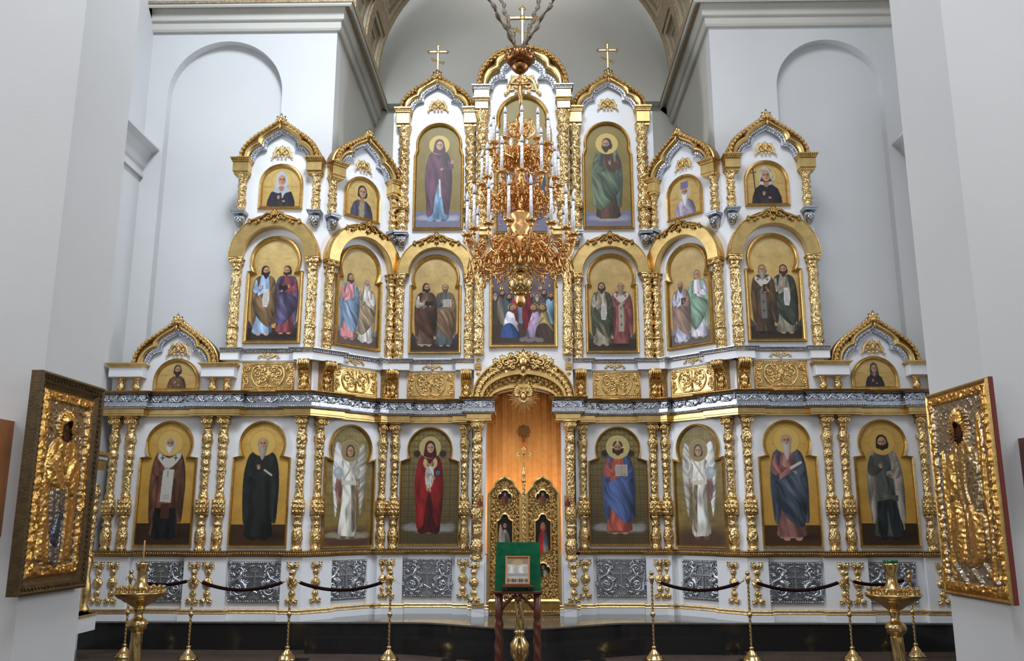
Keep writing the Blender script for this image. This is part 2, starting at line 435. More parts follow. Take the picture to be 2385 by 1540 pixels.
SK = (196, 150, 116)
def face(p, x, y, h, skin=SK, hair=(50, 34, 26), beard=None, blen=.5, turn=0.0, hood=None, halo=None, bald=False):
    """h = head height; (x, y) = centre of the face"""
    if halo: p.ell(x, y+h*.05, h*1.02, h*1.02, halo[0]); p.ring(x, y+h*.05, h*1.0, h*.06, halo[1], .8)
    if hood:
        p.poly([(x-h*.62,y-h*.75),(x-h*.5,y+.1*h),(x-h*.36,y+h*.52),(x,y+h*.72),(x+h*.36,y+h*.52),(x+h*.5,y+.1*h),(x+h*.62,y-h*.75),(x,y-h*.95)], hood, shade=.35)
    elif hair and not bald:
        p.ell(x, y+h*.12, h*.44, h*.5, hair)
        p.poly([(x-h*.44,y+.1*h),(x-h*.46,y-h*.4),(x-h*.2,y-h*.5),(x+h*.2,y-h*.5),(x+h*.46,y-h*.4),(x+h*.44,y+.1*h)], hair)
    elif bald: p.ell(x, y+h*.04, h*.42, h*.44, hair)
    tx = x+turn*h*.1
    p.ell(tx, y, h*.33, h*.46, skin); p.ell(tx+h*.14, y-.02*h, h*.18, h*.4, tuple(c*.72 for c in skin), .6, .6)
    if beard:
        p.poly([(tx-h*.33,y-.08*h),(tx-h*.3,y-h*(.35+blen*.3)),(tx,y-h*(.5+blen)),(tx+h*.3,y-h*(.35+blen*.3)),(tx+h*.33,y-.08*h),(tx+h*.14,y-h*.2),(tx,y-h*.17),(tx-h*.14,y-h*.2)], beard, shade=.3)
    dk = tuple(c*.32 for c in skin)
    for sx in (-1, 1):
        p.ell(tx+sx*h*.14, y+h*.04, h*.075, h*.045, dk, .85)
        p.line([(tx+sx*h*.05, y+h*.12), (tx+sx*h*.23, y+h*.11)], h*.035, dk, .8)
    p.line([(tx, y+.08*h), (tx+turn*h*.04+h*.02, y-h*.1)], h*.05, tuple(c*.66 for c in skin), .8)
    p.line([(tx-h*.09, y-h*.22), (tx+h*.09, y-h*.22)], h*.045, (130, 60, 50), .8)
def hand(p, x, y, s, skin=SK, up=True, a=0.0):
    p.ell(x, y, s*.55, s*.6, skin)
    for k in range(4):
        t = (-.35+k*.23)+a; L = s*(1.25-.12*abs(k-1.5))
        p.line([(x+(k-1.5)*s*.22, y), (x+(k-1.5)*s*.22+math.sin(t)*L*.7, y+(math.cos(t) if up else -math.cos(t))*L)], s*.24, tuple(c*(1-.05*k) for c in skin))
def feet(p, x, y, H, skin=SK, shoe=None, sp=.055):
    for sx in (-1, 1):
        c = shoe or skin
        p.poly([(x+sx*sp*H-.03*H,y),(x+sx*sp*H-.02*H,y+.03*H),(x+sx*sp*H+.02*H,y+.03*H),(x+sx*sp*H+.034*H,y-.004*H),(x+sx*sp*H,y-.015*H)], c)
def text_lines(p, x0, x1, y0, y1, n, col, wd):
    for i in range(n):
        y = y0+(y1-y0)*(i+.5)/n; x = x0
        while x < x1-.005:
            L = (x1-x0)*(.08+.12*rng.rand()); p.line([(x, y), (min(x1, x+L), y)], wd, col, .75); x += L+(x1-x0)*.05
def saint(p, x, y, H, robe, mantle, hair=(48, 34, 26), beard=(44, 32, 26), blen=.35, skin=SK, halo=None, item=None,
          bald=False, hood=None, stole=None, omo=False, barefoot=True, bless=True, flip=1, inner=None, wide=1.0, turn=0.0, drape=True, under=None):
    q = lambda a, b: (x+flip*a*H*wide, y+b*H)
    feet(p, x, y+.012*H, H, skin, None if barefoot else (30, 22, 20))
    if under: p.poly([q(-.11,.16),q(-.115,.02),q(.10,.02),q(.11,.16)], under, folds=(2*PI/(.022*H), .22, .02))
    # robe to the ankles
    p.poly([q(-.05,.85),q(-.12,.81),q(-.135,.62),q(-.125,.35),q(-.13,.13),q(-.135,.04),q(0,.035),q(.13,.04),q(.13,.13),q(.125,.35),q(.135,.62),q(.12,.81),q(.05,.85)],
           robe, folds=(2*PI/(.045*H), .2, .08), shade=.5)
    # mantle: behind the arms and over one side
    p.poly([q(-.05,.86),q(-.125,.82),q(-.165,.68),q(-.175,.5),q(-.165,.3),q(-.15,.16),q(-.11,.18),q(-.085,.4),q(-.09,.6),q(-.07,.78)], mantle, folds=(2*PI/(.05*H), .22, -.1), shade=.4)
    p.poly([q(.05,.86),q(.125,.82),q(.165,.7),q(.18,.52),q(.175,.34),q(.165,.17),q(.12,.19),q(.09,.42),q(.08,.6),q(.06,.78)], mantle, folds=(2*PI/(.05*H), .22, .12), shade=.5)
    if drape:
        p.poly([q(.13,.68),q(.04,.63),q(-.09,.56),q(-.15,.52),q(-.15,.40),q(-.09,.28),q(.01,.16),q(.09,.12),q(.14,.2),q(.165,.4),q(.165,.58)], mantle, folds=(2*PI/(.055*H), .28, .55), shade=.45)
    if stole:
        p.poly([q(-.03,.82),q(-.045,.5),q(-.045,.22),q(.035,.22),q(.035,.5),q(.03,.82)], stole, smooth=False)
        for k in range(4): 
            cy = .72-.13*k
            p.line([q(-.02,cy), q(.012,cy)], .007*H, (30,28,30)); p.line([q(-.005,cy-.022), q(-.005,cy+.022)], .007*H, (30,28,30))
    # sleeves and hands
    sl = inner or tuple(c*1.05 for c in robe)
    p.poly([q(-.13,.79),q(-.16,.66),q(-.12,.6),q(-.03,.65),q(-.02,.685),q(-.09,.70),q(-.1,.8)], sl, folds=(2*PI/(.04*H), .18, .7), shade=.3)
    p.poly([q(.13,.79),q(.165,.64),q(.12,.575),q(.03,.6),q(.02,.645),q(.09,.67),q(.1,.8)], mantle, folds=(2*PI/(.04*H), .18, -.7), shade=.3)
    if bless: hand(p, q(-.03,.69)[0], q(0,.69)[1], .026*H, skin)
    else: hand(p, q(-.01,.65)[0], q(0,.655)[1], .024*H, skin, a=1.1)
    if omo:
        p.poly([q(-.1,.84),q(-.11,.78),q(0,.68),q(.11,.78),q(.1,.84),q(0,.78)], (206, 202, 190))
        for sx in (-.065, .065):
            p.line([q(sx-.018,.785), q(sx+.018,.785)], .008*H, (20,22,28)); p.line([q(sx,.765), q(sx,.81)], .008*H, (20,22,28))
    if item == 'book': 
        p.poly([q(.0,.60),q(.0,.71),q(.09,.715),q(.09,.605)], (60, 34, 26), smooth=False); p.line([q(.0,.60),q(.09,.605)], .008*H, (180,140,70))
        p.line([q(.025,.66), q(.065,.66)], .006*H, (190,150,80)); p.line([q(.045,.63), q(.045,.695)], .006*H, (190,150,80))
    if item == 'open_book':
        p.poly([q(-.03,.62),q(-.03,.74),q(.1,.74),q(.1,.62)], (205, 196, 186), smooth=False); p.line([q(.035,.62),q(.035,.74)], .005*H, (110,100,90))
        text_lines(p, *sorted((q(-.02,0)[0], q(.027,0)[0])), q(0,.63)[1], q(0,.73)[1], 6, (80,70,66), .004*H)
        text_lines(p, *sorted((q(.043,0)[0], q(.09,0)[0])), q(0,.63)[1], q(0,.73)[1], 6, (80,70,66), .004*H)
    if item == 'dark_book':
        p.poly([q(-.02,.66),q(.0,.72),q(.06,.7),q(.12,.73),q(.11,.65),q(.05,.62)], (34, 28, 28), smooth=False)
    if item == 'scroll':
        p.poly([q(-.005,.66),q(-.02,.5),q(-.01,.41),q(.05,.4),q(.075,.5),q(.07,.66)], (212, 208, 204), smooth=False)
        text_lines(p, *sorted((q(.0,0)[0], q(.055,0)[0])), q(0,.43)[1], q(0,.62)[1], 8, (90,84,84), .005*H)
    if item == 'roll':
        p.line([q(.03,.67), q(.12,.72)], .026*H, (205, 198, 184)); 
    if item == 'sword': p.line([q(.13,.5), q(.145,.1)], .012*H, (170,160,150)); p.line([q(.11,.47), q(.16,.48)], .01*H, (150,130,90))
    if item: hand(p, q(.07,.63)[0], q(0,.625)[1], .022*H, skin, a=-.8*flip)
    face(p, x, y+.925*H, .125*H, skin, hair, beard, blen, turn, hood, halo, bald)
def angel(p, x, y, H, flip=1):
    q = lambda a, b: (x+flip*a*H, y+b*H)
    for f in (-1, 1):
        r = lambda a, b: (x+f*a*H, y+b*H)
        p.poly([r(.03,.8),r(.08,.93),r(.155,1.0),r(.19,.93),r(.205,.75),r(.2,.55),r(.175,.35),r(.15,.22),r(.12,.45),r(.08,.65)], (206,206,204) if f != flip else (168,164,156), folds=(2*PI/(.03*H), .22, -.9*f), shade=.3)
    feet(p, x, y+.01*H, H, SK, (110, 84, 60))
    p.poly([q(-.04,.84),q(-.1,.8),q(-.12,.62),q(-.08,.55),q(-.09,.3),q(-.115,.06),q(0,.03),q(.11,.05),q(.095,.3),q(.085,.55),q(.12,.62),q(.1,.8),q(.04,.84)], (206,203,192), folds=(2*PI/(.05*H), .24, .04), shade=.5)
    p.poly([q(.02,.58),q(.07,.56),q(.1,.3),q(.09,.1),q(.05,.08),q(.04,.3)], (128,116,98), folds=(2*PI/(.03*H), .3, .1))
    p.poly([q(-.09,.6),q(.09,.6),q(.09,.555),q(-.09,.555)], (214,208,190))
    p.line([q(-.07,.81), q(.06,.62)], .02*H, (222,218,208)); p.line([q(.07,.81), q(-.06,.62)], .02*H, (188,180,164))
    p.poly([q(-.1,.79),q(-.14,.66),q(-.12,.58),q(-.07,.62),q(-.08,.72)], (214,212,204), folds=(2*PI/(.03*H), .2, .5))
    p.poly([q(.1,.79),q(.14,.68),q(.125,.62),q(.08,.65),q(.07,.76)], (190,186,174), folds=(2*PI/(.03*H), .2, -.5))
    p.poly([q(-.16,.62),q(-.1,.62),q(-.09,.45),q(-.13,.38),q(-.17,.5)], (140,96,92), folds=(2*PI/(.03*H), .25, .3))
    hand(p, q(-.12,.62)[0], q(0,.61)[1], .024*H); hand(p, q(.12,.57)[0], q(0,.56)[1], .024*H, up=False)
    p.ell(*q(-.135,.675), .062*H, .062*H, (168,178,186)); p.ell(*q(-.15,.69), .035*H, .035*H, (214,220,224), .7, .6)
    p.line([q(.125,.62), q(.10,.02)], .006*H, (90,60,40))
    face(p, x, y+.905*H, .115*H, SK, (70,46,32), None, 0, 0, None, ((150,132,88), (190,168,110)))
def virgin(p, x, y, H, mantle, robe, child=False, hood=None, halo=((196,176,120),(220,200,140)), reach=False):
    q = lambda a, b: (x+a*H, y+b*H)
    feet(p, x, y+.01*H, H, SK, (96, 72, 66))
    p.poly([q(-.06,.6),q(-.11,.4),q(-.12,.03),q(0,.02),q(.12,.03),q(.11,.4),q(.06,.6)], robe, folds=(2*PI/(.035*H), .25, .02), shade=.4)
    p.poly([q(-.05,.87),q(-.12,.8),q(-.155,.62),q(-.16,.45),q(-.14,.25),q(-.13,.06),q(-.06,.1),q(-.04,.3),q(0,.45),q(.04,.3),q(.07,.1),q(.12,.1),q(.145,.3),q(.155,.5),q(.14,.7),q(.11,.81),q(.05,.87)], mantle, folds=(2*PI/(.05*H), .22, .12), shade=.55)
    if child:
        face(p, x+.005*H, y+.76*H, .075*H, (206,164,128), (120,84,56), None, 0, 0, None, ((206,188,140),(226,206,150)))
        p.poly([q(-.035,.72),q(-.05,.62),q(-.03,.5),q(.02,.5),q(.045,.6),q(.035,.72)], (206,210,208), folds=(2*PI/(.02*H), .18, .3))
        p.line([q(-.03,.52), q(-.02,.47)], .02*H, (206,164,128)); p.line([q(.0,.52), q(.01,.46)], .02*H, (206,164,128))
        p.line([q(-.035,.7), q(-.065,.745)], .016*H, (206,164,128)); p.ell(*q(.09,.655), .026*H, .026*H, (60,110,150))
        hand(p, *q(-.01,.63), .03*H, SK, a=1.2); hand(p, *q(.05,.6), .026*H, SK, a=-1.0)
    elif reach:
        p.poly([q(.1,.75),q(.165,.7),q(.17,.64),q(.1,.62)], mantle, folds=(2*PI/(.03*H), .2, .4)); hand(p, *q(.152,.712), .028*H, SK, a=.35); hand(p, *q(.03,.63), .026*H, SK, a=1.1)
        p.line([q(.01,.5), q(.02,.3)], .02*H, (222,214,196))
    else:
        hand(p, *q(-.01,.68), .03*H, SK, a=.9)
    p.poly([q(-.075,.84),q(-.03,.79),q(0,.75),q(.03,.79),q(.075,.84),q(0,.83)], tuple(c*.8 for c in mantle))
    face(p, x, y+.925*H, .115*H, (208,166,134), hood, None, 0, .4, hood or mantle, halo)
def bust(p, x, y, H, robe, hair=(48,34,26), beard=(44,32,26), blen=.3, hood=None, halo=((206,180,110),(170,140,80)), shawl=None, cross=False, hat=None, bald=False, stole=None):
    q = lambda a, b: (x+a*H, y+b*H)
    if halo: p.ell(x, y+.78*H, .27*H, .27*H, halo[0]); p.ring(x, y+.78*H, .265*H, .012*H, halo[1])
    if hood: p.poly([q(-.17,.45),q(-.15,.75),q(-.12,.93),q(0,1.02),q(.12,.93),q(.15,.75),q(.17,.45)], hood, shade=.3)
    p.poly([q(-.38,0),q(-.36,.2),q(-.28,.42),q(-.14,.53),q(0,.5),q(.14,.53),q(.28,.42),q(.36,.2),q(.38,0)], robe, folds=(2*PI/(.13*H), .18, .3), shade=.5, smooth=False)
    if shawl: p.poly([q(-.24,.46),q(-.1,.6),q(0,.5),q(.1,.6),q(.24,.46),q(.1,.4),q(.03,.25),q(0,.42),q(-.08,.4)], shawl)
    if stole: p.poly([q(-.08,.48),q(-.08,.0),q(.08,.0),q(.08,.48)], stole, smooth=False)
    p.ell(x, y+.56*H, .07*H, .1*H, tuple(c*.8 for c in SK))
    face(p, x, y+.77*H, .33*H, SK, hair, beard, blen, .2, None, None, bald)
    if hood: p.poly([q(-.16,.62),q(-.14,.85),q(0,1.0),q(.14,.85),q(.16,.62),q(.11,.72),q(.08,.88),q(0,.92),q(-.08,.88),q(-.11,.72)], hood)
    if hat: p.poly([q(-.13,.88),q(-.13,1.1),q(.13,1.1),q(.13,.88)], hat, smooth=False)
    hand(p, *q(-.07,.28), .06*H, SK, a=.3); hand(p, *q(.08,.18), .05*H, SK, a=-1.2)
    if cross: p.line([q(-.27,.1), q(-.31,.95)], .025*H, (40,30,26)); p.line([q(-.37,.84), q(-.24,.86)], .022*H, (40,30,26))
def gold_ground(p, top=(190,158,88), bot=(196,150,70), n=.06):
    p.grad(top, bot); p.noise(n, 7); p.noise(n*.6, 23)
def name_marks(p, y, H, col=(120,84,44), xs=(-.26,.26)):
    for fx in xs:
        for k in range(7):
            a = p.wm*(fx+(k-3)*.022); p.line([(a, y-.006), (a+(rng.rand()-.5)*.008, y+.006)], .004, col, .7)
def ground(p, frac, col, col2=None):
    p.poly([(-p.wm,0),(-p.wm,p.hm*frac),(p.wm,p.hm*frac),(p.wm,0)], col, smooth=False)
    if col2: p.ell(p.wm*.18, p.hm*frac*.45, p.wm*.45, p.hm*frac*.25, col2, .7, .8)
def cloud(p, y, h, col=(176,172,172)):
    for k in range(11):
        x = -p.wm*.36+p.wm*.72*k/10
        p.ell(x, y+h*.3*math.sin(k*1.9)*.4, p.wm*.13, h*(.55+.2*math.sin(k*2.7)), col, .8, .5)
    p.ell(p.wm*.05, y-h*.3, p.wm*.4, h*.5, tuple(c*1.15 for c in col), .7, .7)
def hills(p, frac, col):
    P = [(-p.wm/2, 0), (-p.wm/2, p.hm*(frac+.03))]
    for k in range(1, 8): P.append((-p.wm/2+p.wm*k/8, p.hm*(frac-.03+.025*math.cos(k*2.1)-.02*math.sin(k*PI/8)*2)))
    P += [(p.wm/2, p.hm*(frac+.02)), (p.wm/2, 0)]
    p.poly(P, col, smooth=False)
def pic_mesh(p, shape, x0, z0, name, mname, height=None, hscale=0.0):
    """grid mesh of the picture cut to the outline 'shape' (list of xz) ; x0,z0 = left bottom"""
    W, H = p.W, p.H
    a = p.a/255.0; a = np.where(a <= .04045, a/12.92, ((a+.055)/1.055)**2.4)*(.8 if mname == 'paint' else 1)
    xs = x0+(np.arange(W)+.5)/W*p.wm; zs = z0+(np.arange(H)+.5)/H*p.hm
    xs[0] = x0; xs[-1] = x0+p.wm; zs[0] = z0; zs[-1] = z0+p.hm
    XX, ZZ = np.meshgrid(xs, zs)
    ins = np.ones((H, W), bool)
    if shape is not None:
        P = np.array(shape); ins[:] = False; n = len(P)
        for k in range(n):
            xa, ya = P[k]; xb, yb = P[(k+1) % n]
            if ya == yb: continue
            ins ^= ((ya > ZZ) != (yb > ZZ)) & (XX < (xb-xa)*(ZZ-ya)/(yb-ya)+xa)
    cell = ins[:-1,:-1] | ins[1:,:-1] | ins[:-1,1:] | ins[1:,1:]
    used = np.zeros((H, W), bool)
    used[:-1,:-1] |= cell; used[1:,:-1] |= cell; used[:-1,1:] |= cell; used[1:,1:] |= cell
    idx = -np.ones((H, W), int); idx[used] = np.arange(used.sum())
    Yv = np.zeros((H, W)) if height is None else -height*hscale
    co = np.stack([XX[used], Yv[used], ZZ[used]], 1).astype(np.float32)
    ci, cj = np.nonzero(cell)
    q = np.stack([idx[ci,cj], idx[ci,cj+1], idx[ci+1,cj+1], idx[ci+1,cj]], 1).astype(np.int32)
    me = bpy.data.meshes.new(name)
    me.vertices.add(len(co)); me.vertices.foreach_set('co', co.ravel())
    me.loops.add(q.size); me.loops.foreach_set('vertex_index', q.ravel())
    me.polygons.add(len(q)); me.polygons.foreach_set('loop_start', np.arange(len(q), dtype=np.int32)*4)
    me.update(calc_edges=True)
    if height is not None: me.polygons.foreach_set('use_smooth', np.ones(len(q), bool))
    at = me.color_attributes.new('paint', 'FLOAT_COLOR', 'POINT')
    c4 = np.ones((len(co), 4), np.float32); c4[:, :3] = a[used]
    at.data.foreach_set('color', c4.ravel())
    me.materials.append(M[mname])
    return me
# ------------------------------------------------------------------ plan of the icon screen
YA, YC, YD, YB = 12.15, 13.06, 12.78, 12.5      # front plane, recessed plane, door plane, pilaster wall
ZD = 0.353                                      # top of the dais
class Bay:
    def __init__(s, x, y, ang): s.o = (x, y); s.a = ang; s.t = (math.cos(ang), math.sin(ang)); s.n = (math.sin(ang), -math.cos(ang))
    def hit(s, u, v, d=0.0):
        r = ray(u, v); ox, oy = s.o[0]+s.n[0]*d, s.o[1]+s.n[1]*d
        k = ((ox-CAM[0])*s.n[0]+(oy-CAM[1])*s.n[1])/(r.x*s.n[0]+r.y*s.n[1])
        p = Vector(CAM)+r*k
        return ((p.x-ox)*s.t[0]+(p.y-oy)*s.t[1], p.z)
    def w(s, sv, z, d, side): # side -1 = left as measured, +1 = mirrored
        x = s.o[0]+s.t[0]*sv+s.n[0]*d; y = s.o[1]+s.t[1]*sv+s.n[1]*d
        return (x if side < 0 else -x, y, z)
    def rot(s, side): return s.a if side < 0 else -s.a
xAB = at_y(720, 930, YA).x; xBC = at_y(897, 940, YC).x
A = Bay(xAB, YA, 0.0); B = Bay(xAB, YA, math.atan2(YC-YA, xBC-xAB)); LB_ = math.hypot(xBC-xAB, YC-YA)
Cb = Bay(xBC, YC, 0.0); D = Bay(0, YD, 0.0)
zA = lambda v, u=600: A.hit(u, v)[1]
SIDE = {-1: 'left', 1: 'right'}
def hs(bay, u, v): return bay.hit(u, v)[0]

# ------------------------------------------------------------------ the building
XP = 3.82                                       # inner faces of the nave piers
XW = 5.86                                       # side walls beyond the piers
Y1, Y2 = 6.9, 7.86
HT = 14.0
def quad(mb, *p): mb.add(list(p), [tuple(range(len(p)))]); return mb
fl = MB().box(-9, 9, -9.2, 17, -.2, 0)
struct('floor', fl, 'floor')
inl = MB()
for y in (9.9, 7.6, 5.3): inl.box(-3.7, 3.7, y-.09, y+.09, -.01, .003)
for x in (-2.7, -.9, .9, 2.7): inl.box(x-.09, x+.09, 3.0, 11.3, -.01, .0035)
struct('trim_1', inl, 'floor_dark')
for sd in (-1, 1):
    nm = SIDE[sd]
    mb = MB(); x0, x1 = sorted((sd*XP, sd*7.0))
    Y1, Y2 = (6.88, 7.84) if sd < 0 else (7.2, 8.2)
    mb.box(x0, x1, Y1, Y2, 0, HT)
    struct('wall_pier_'+nm, mb, 'plaster')
    # side wall beyond the pier with one tall window opening (its reveal is built)
    a, b = sorted((sd*XW, sd*(XW+.35))); wy0, wy1, wz0, wz1 = 8.5, 10.8, 3.4, 8.6
    mb = MB().box(a, b, Y2, wy0, 0, HT).box(a, b, wy1, 17, 0, HT).box(a, b, wy0, wy1, 0, wz0).box(a, b, wy0, wy1, wz1, HT)
    struct('wall_'+nm, mb, 'plaster')
    fx = sd*(XW+.2); mb = MB()
    for k in range(4):
        y = wy0+(wy1-wy0)*k/3; mb.box(fx-.03, fx+.03, y-.035, y+.035, wz0, wz1)
    for k in range(6):
        z = wz0+(wz1-wz0)*k/5; mb.box(fx-.025, fx+.025, wy0, wy1, z-.03, z+.03)
    struct('window_%d' % (1 if sd < 0 else 2), mb, 'board')
    # nave wall towards the camera
    a, b = sorted((sd*7.0, sd*7.3)); struct('wall_nave_'+nm, MB().box(a, b, -9, Y2, 0, HT), 'plaster')
    # cornice running along the side wall
    zc = 6.78
    prof = [(0, 0), (.05, 0), (.05, .06), (.03, .08), (.03, .12), (.06, .16), (.09, .26), (.16, .38), (.26, .44), (.26, .47), (.0, .5)]
    path = [(-XW, Y2+.05), (-XW, YB)] if sd < 0 else [(XW, YB), (XW, Y2+.05)]
    mb = MB()
    rows = [[(-XW+o if sd < 0 else XW-o, y, zc_+z) for o, z in prof] for y in (Y2+.02, YB+.02) for zc_ in (zc,)]
    mb.rings(rows, cap=True); struct('trim_%d' % (2 if sd < 0 else 3), mb, 'plaster')
    # pilaster block behind the screen with an arched niche
    xi = 2.93
    nl = at_y(388, 250, YB).x; nr = at_y(655, 250, YB).x; nt = at_y(545, 96, YB).z
    if sd > 0:
        nl = -at_y(2060, 250, YB).x; nr = -at_y(1812, 250, YB).x; nt = at_y(1925, 92, YB).z
    cxn, rn = (nl+nr)/2, (nr-nl)/2; zsp = nt-rn
    arch = [(cxn-rn*math.cos(PI*k/24), zsp+rn*math.sin(PI*k/24)) for k in range(25)]
    X = lambda x: x if sd < 0 else -x
    P = [(-XW-.1, 0), (-XW-.1, HT), (-xi, HT), (-xi, 0), (nr, 0)] + arch[::-1] + [(nl, 0)]
    mb = MB(); mb.prism([(X(x), z) for x, z in P], YB, YB+.16)
    mb.box(*sorted((X(-XW), X(-xi))), YB+.16, YB+.3, 0, HT)
    struct('wall_pilaster_'+nm, mb, 'plaster')
    # wall of the sanctuary
    a, b = sorted((X(-xi), X(-xi-.3)))
    struct('wall_sanctuary_'+nm, MB().box(a, b, YB+.3, 15.9, 0, HT), 'plaster_in')
    # the great cornice: along the block front, then back along the sanctuary wall
    z0 = at_y(600, 72, YB-.05).z
    Hc = at_y(800, 3, YB-.3).z-z0
    prof = [(0, z0), (.05, z0), (.07, z0+.03), (.07, z0+.14), (.11, z0+.15), (.12, z0+.16), (.13, z0+.3), (.17, z0+.42), (.25, z0+Hc-.05), (.27, z0+Hc-.03), (.27, z0+Hc), (0, z0+Hc+.02)]
    path = [(-XW, YB), (-xi, YB), (-xi, 15.9)]
    if sd > 0: path = [(-x, y) for x, y in path[::-1]]
    mb = MB(); sweep_plan(mb, path, prof); struct('trim_%d' % (4 if sd < 0 else 5), mb, 'plaster_in')
    lip = MB(); sweep_plan(lip, path, [(0, z0+Hc+.005), (.285, z0+Hc+.005), (.285, z0+Hc+.05), (0, z0+Hc+.06)])
    struct('trim_%d' % (6 if sd < 0 else 7), lip, 'vault_band')
    # impost ledge in the corner of the end wall
    mb = MB().box(*sorted((X(-xi), X(-2.15))), 15.65, 15.95, at_y(940, 226, 15.7).z, z0+Hc+.01)
    struct('trim_%d' % (8 if sd < 0 else 9), mb, 'plaster_in')
struct('wall_back', MB().box(-3.3, 3.3, 15.9, 16.2, 0, 17), 'plaster_in')
struct('wall_west', MB().box(-7.3, 7.3, -9.3, -9, 0, HT), 'plaster')
mb = MB().box(-7.3, 7.3, -9, -2.2, HT, HT+.2).box(-7.3, 7.3, 6.2, 12.0, HT, HT+.2).box(-7.3, -4.2, -2.2, 6.2, HT, HT+.2).box(4.2, 7.3, -2.2, 6.2, HT, HT+.2).box(-7.3, -2.9, 12, 16.2, HT, HT+.2).box(2.9, 7.3, 12, 16.2, HT, HT+.2).box(-2.9, 2.9, 14.8, 16.2, 15, 15.2)
struct('ceiling', mb, 'plaster')
# coffered barrel arch over the sanctuary
R0 = 2.93-.27; zs0 = z0+Hc+.05; YV1 = 14.75
def vpt(a, y, r): return (-r*math.cos(a), y, zs0+r*math.sin(a))
mb = MB()
rows = [[vpt(PI*k/60, y, R0+.12) for k in range(61)] for y in (YB-.02, YV1)]
rows2 = [[vpt(PI*k/60, y, R0+.5) for k in range(61)] for y in (YV1, YB-.02)]
mb.rings([rows[0], rows[1], rows2[0], rows2[1]], close=True) if False else mb.strip(rows+rows2+[rows[0]])
struct('ceiling_vault', mb, 'vault')
vb = bpy.data.objects['ceiling_vault']
def cof(y0, y1, a0, a1, ins, r0, r1, m, name):
    mb = MB()
    def rect(i, r):
        da = i/R0; out = []
        ys0, ys1, as0, as1 = y0+i, y1-i, a0+da, a1-da
        for k in range(7): out.append(vpt(as0+(as1-as0)*k/6, ys0, r))
        for k in range(7): out.append(vpt(as1-(as1-as0)*k/6, ys1, r))
        return out
    mb.rings([rect(ins[0], r0), rect(ins[0], r1), rect(ins[1], r1), rect(ins[1], r0)])
    return obj(name, mb, m, vb)
na = 9
for j in range(2):
    y0 = YB+.02+j*(YV1-YB-.04)/2; y1 = y0+(YV1-YB-.04)/2
    for i in range(na):
        a0 = PI*i/na; a1 = PI*(i+1)/na
        cof(y0, y1, a0, a1, (.0, .13), R0+.12, R0, 'vault_band', 'coffer_frame')
        cof(y0, y1, a0, a1, (.135, .2), R0+.12, R0+.035, 'vault_line', 'coffer_moulding')
        cof(y0, y1, a0, a1, (.25, .29), R0+.12, R0+.075, 'vault_band', 'coffer_moulding')
        cof(y0, y1, a0, a1, (.295, .33), R0+.12, R0+.085, 'vault_line', 'coffer_moulding')

# ------------------------------------------------------------------ dais and steps
yf = at_z(480, 1514, 0).y
def yprof(x, y_side, bulge, w):
    t = min(1, abs(x)/w); return y_side-bulge*(.5+.5*math.cos(PI*t))
def slab(name, x0, x1, fy, yb, z0, z1, m, n=60):
    P = [(x0+(x1-x0)*k/n) for k in range(n+1)]
    mb = MB(); F = [(x, fy(x)) for x in P]
    fr = [(x, y, z0) for x, y in F]; tp = [(x, y, z1) for x, y in F]; tb = [(x, yb, z1) for x in P]
    mb.strip([fr, tp]); mb.strip([tp, tb]); mb.add([fr[0], tp[0], tb[0], (x0, yb, z0)], [(0,1,2,3)]); mb.add([fr[-1], tp[-1], tb[-1], (x1, yb, z0)], [(0,1,2,3)])
    return struct(name, mb, m)
ycen = at_z(1219, 1463, ZD).y
slab('dais', -XW, XW, lambda x: yf if abs(x) > 2.7 else yprof(x, yf, yf-ycen if abs(x) < 1e-9 else (yf-ycen), 1.5) if abs(x) < 1.5 else yf, 12.7, 0, ZD-.02, 'granite', 120)
slab('dais_top', -XW, XW, lambda x: (yprof(x, yf, yf-ycen, 1.5) if abs(x) < 1.5 else yf)-.02, 15.9, ZD-.02, ZD, 'granite_top', 120)
def steps(x):
    t = abs(x)
    if t > 2.3: return yf-.33
    return yprof(x, yf-.33, .12+(yf-ycen), 1.7) if t < 1.7 else yf-.33
slab('dais_step', -2.78, 2.78, steps, yf+.02, 0, ZD*.52, 'granite', 120)
for nm in ('dais',): bpy.data.objects[nm]['kind'] = 'structure'

# ------------------------------------------------------------------ screen: sweeps along its plan
def corner(p, n1, n2, d):
    k = 1+n1[0]*n2[0]+n1[1]*n2[1]; return (p[0]+(n1[0]+n2[0])/k*d, p[1]+(n1[1]+n2[1])/k*d)
def bp(bay, s, d): return (bay.o[0]+bay.t[0]*s+bay.n[0]*d, bay.o[1]+bay.t[1]*s+bay.n[1]*d)
def plan_path(res, sA, xD, dd=.0, eD=True, a0=None):
    """res = projection of the breaks; sA list of edges along bay A"""
    pts = []; on = True
    pts.append(bp(A, sA[0], res))
    for e in sA[1:]:
        if on: pts += [bp(A, e, res), bp(A, e, 0)]
        else: pts += [bp(A, e, 0), bp(A, e, res)]
        on = not on
    pts.append(corner(A.o, A.n, B.n, res))
    sb0 = hs(B, 787, 925)*.92; sb1 = hs(B, 882, 934)
    pts += [bp(B, sb0, res), bp(B, sb0, 0), bp(B, sb1, 0), bp(B, sb1, res)]
    pts.append(corner(Cb.o, B.n, Cb.n, res))
    sc0 = hs(Cb, 949, 937); sc1 = hs(Cb, 1066, 937)
    pts += [bp(Cb, sc0, res), bp(Cb, sc0, 0), bp(Cb, sc1, 0), bp(Cb, sc1, res)]
    if eD:
        x1 = at_y(1098, 937, YD).x; pts += [(x1, YC-res), (x1, YD-dd), (xD, YD-dd), (xD, YD+.35)]
    else: pts += [(at_y(1098, 937, YD).x+.02, YC-res)]
    return pts
def mir(path): return [(-x, y) for x, y in path[::-1]]
sE = [hs(A, u, 930) for u in (251, 339, 464, 558)]+[hs(A, 680, 930)]
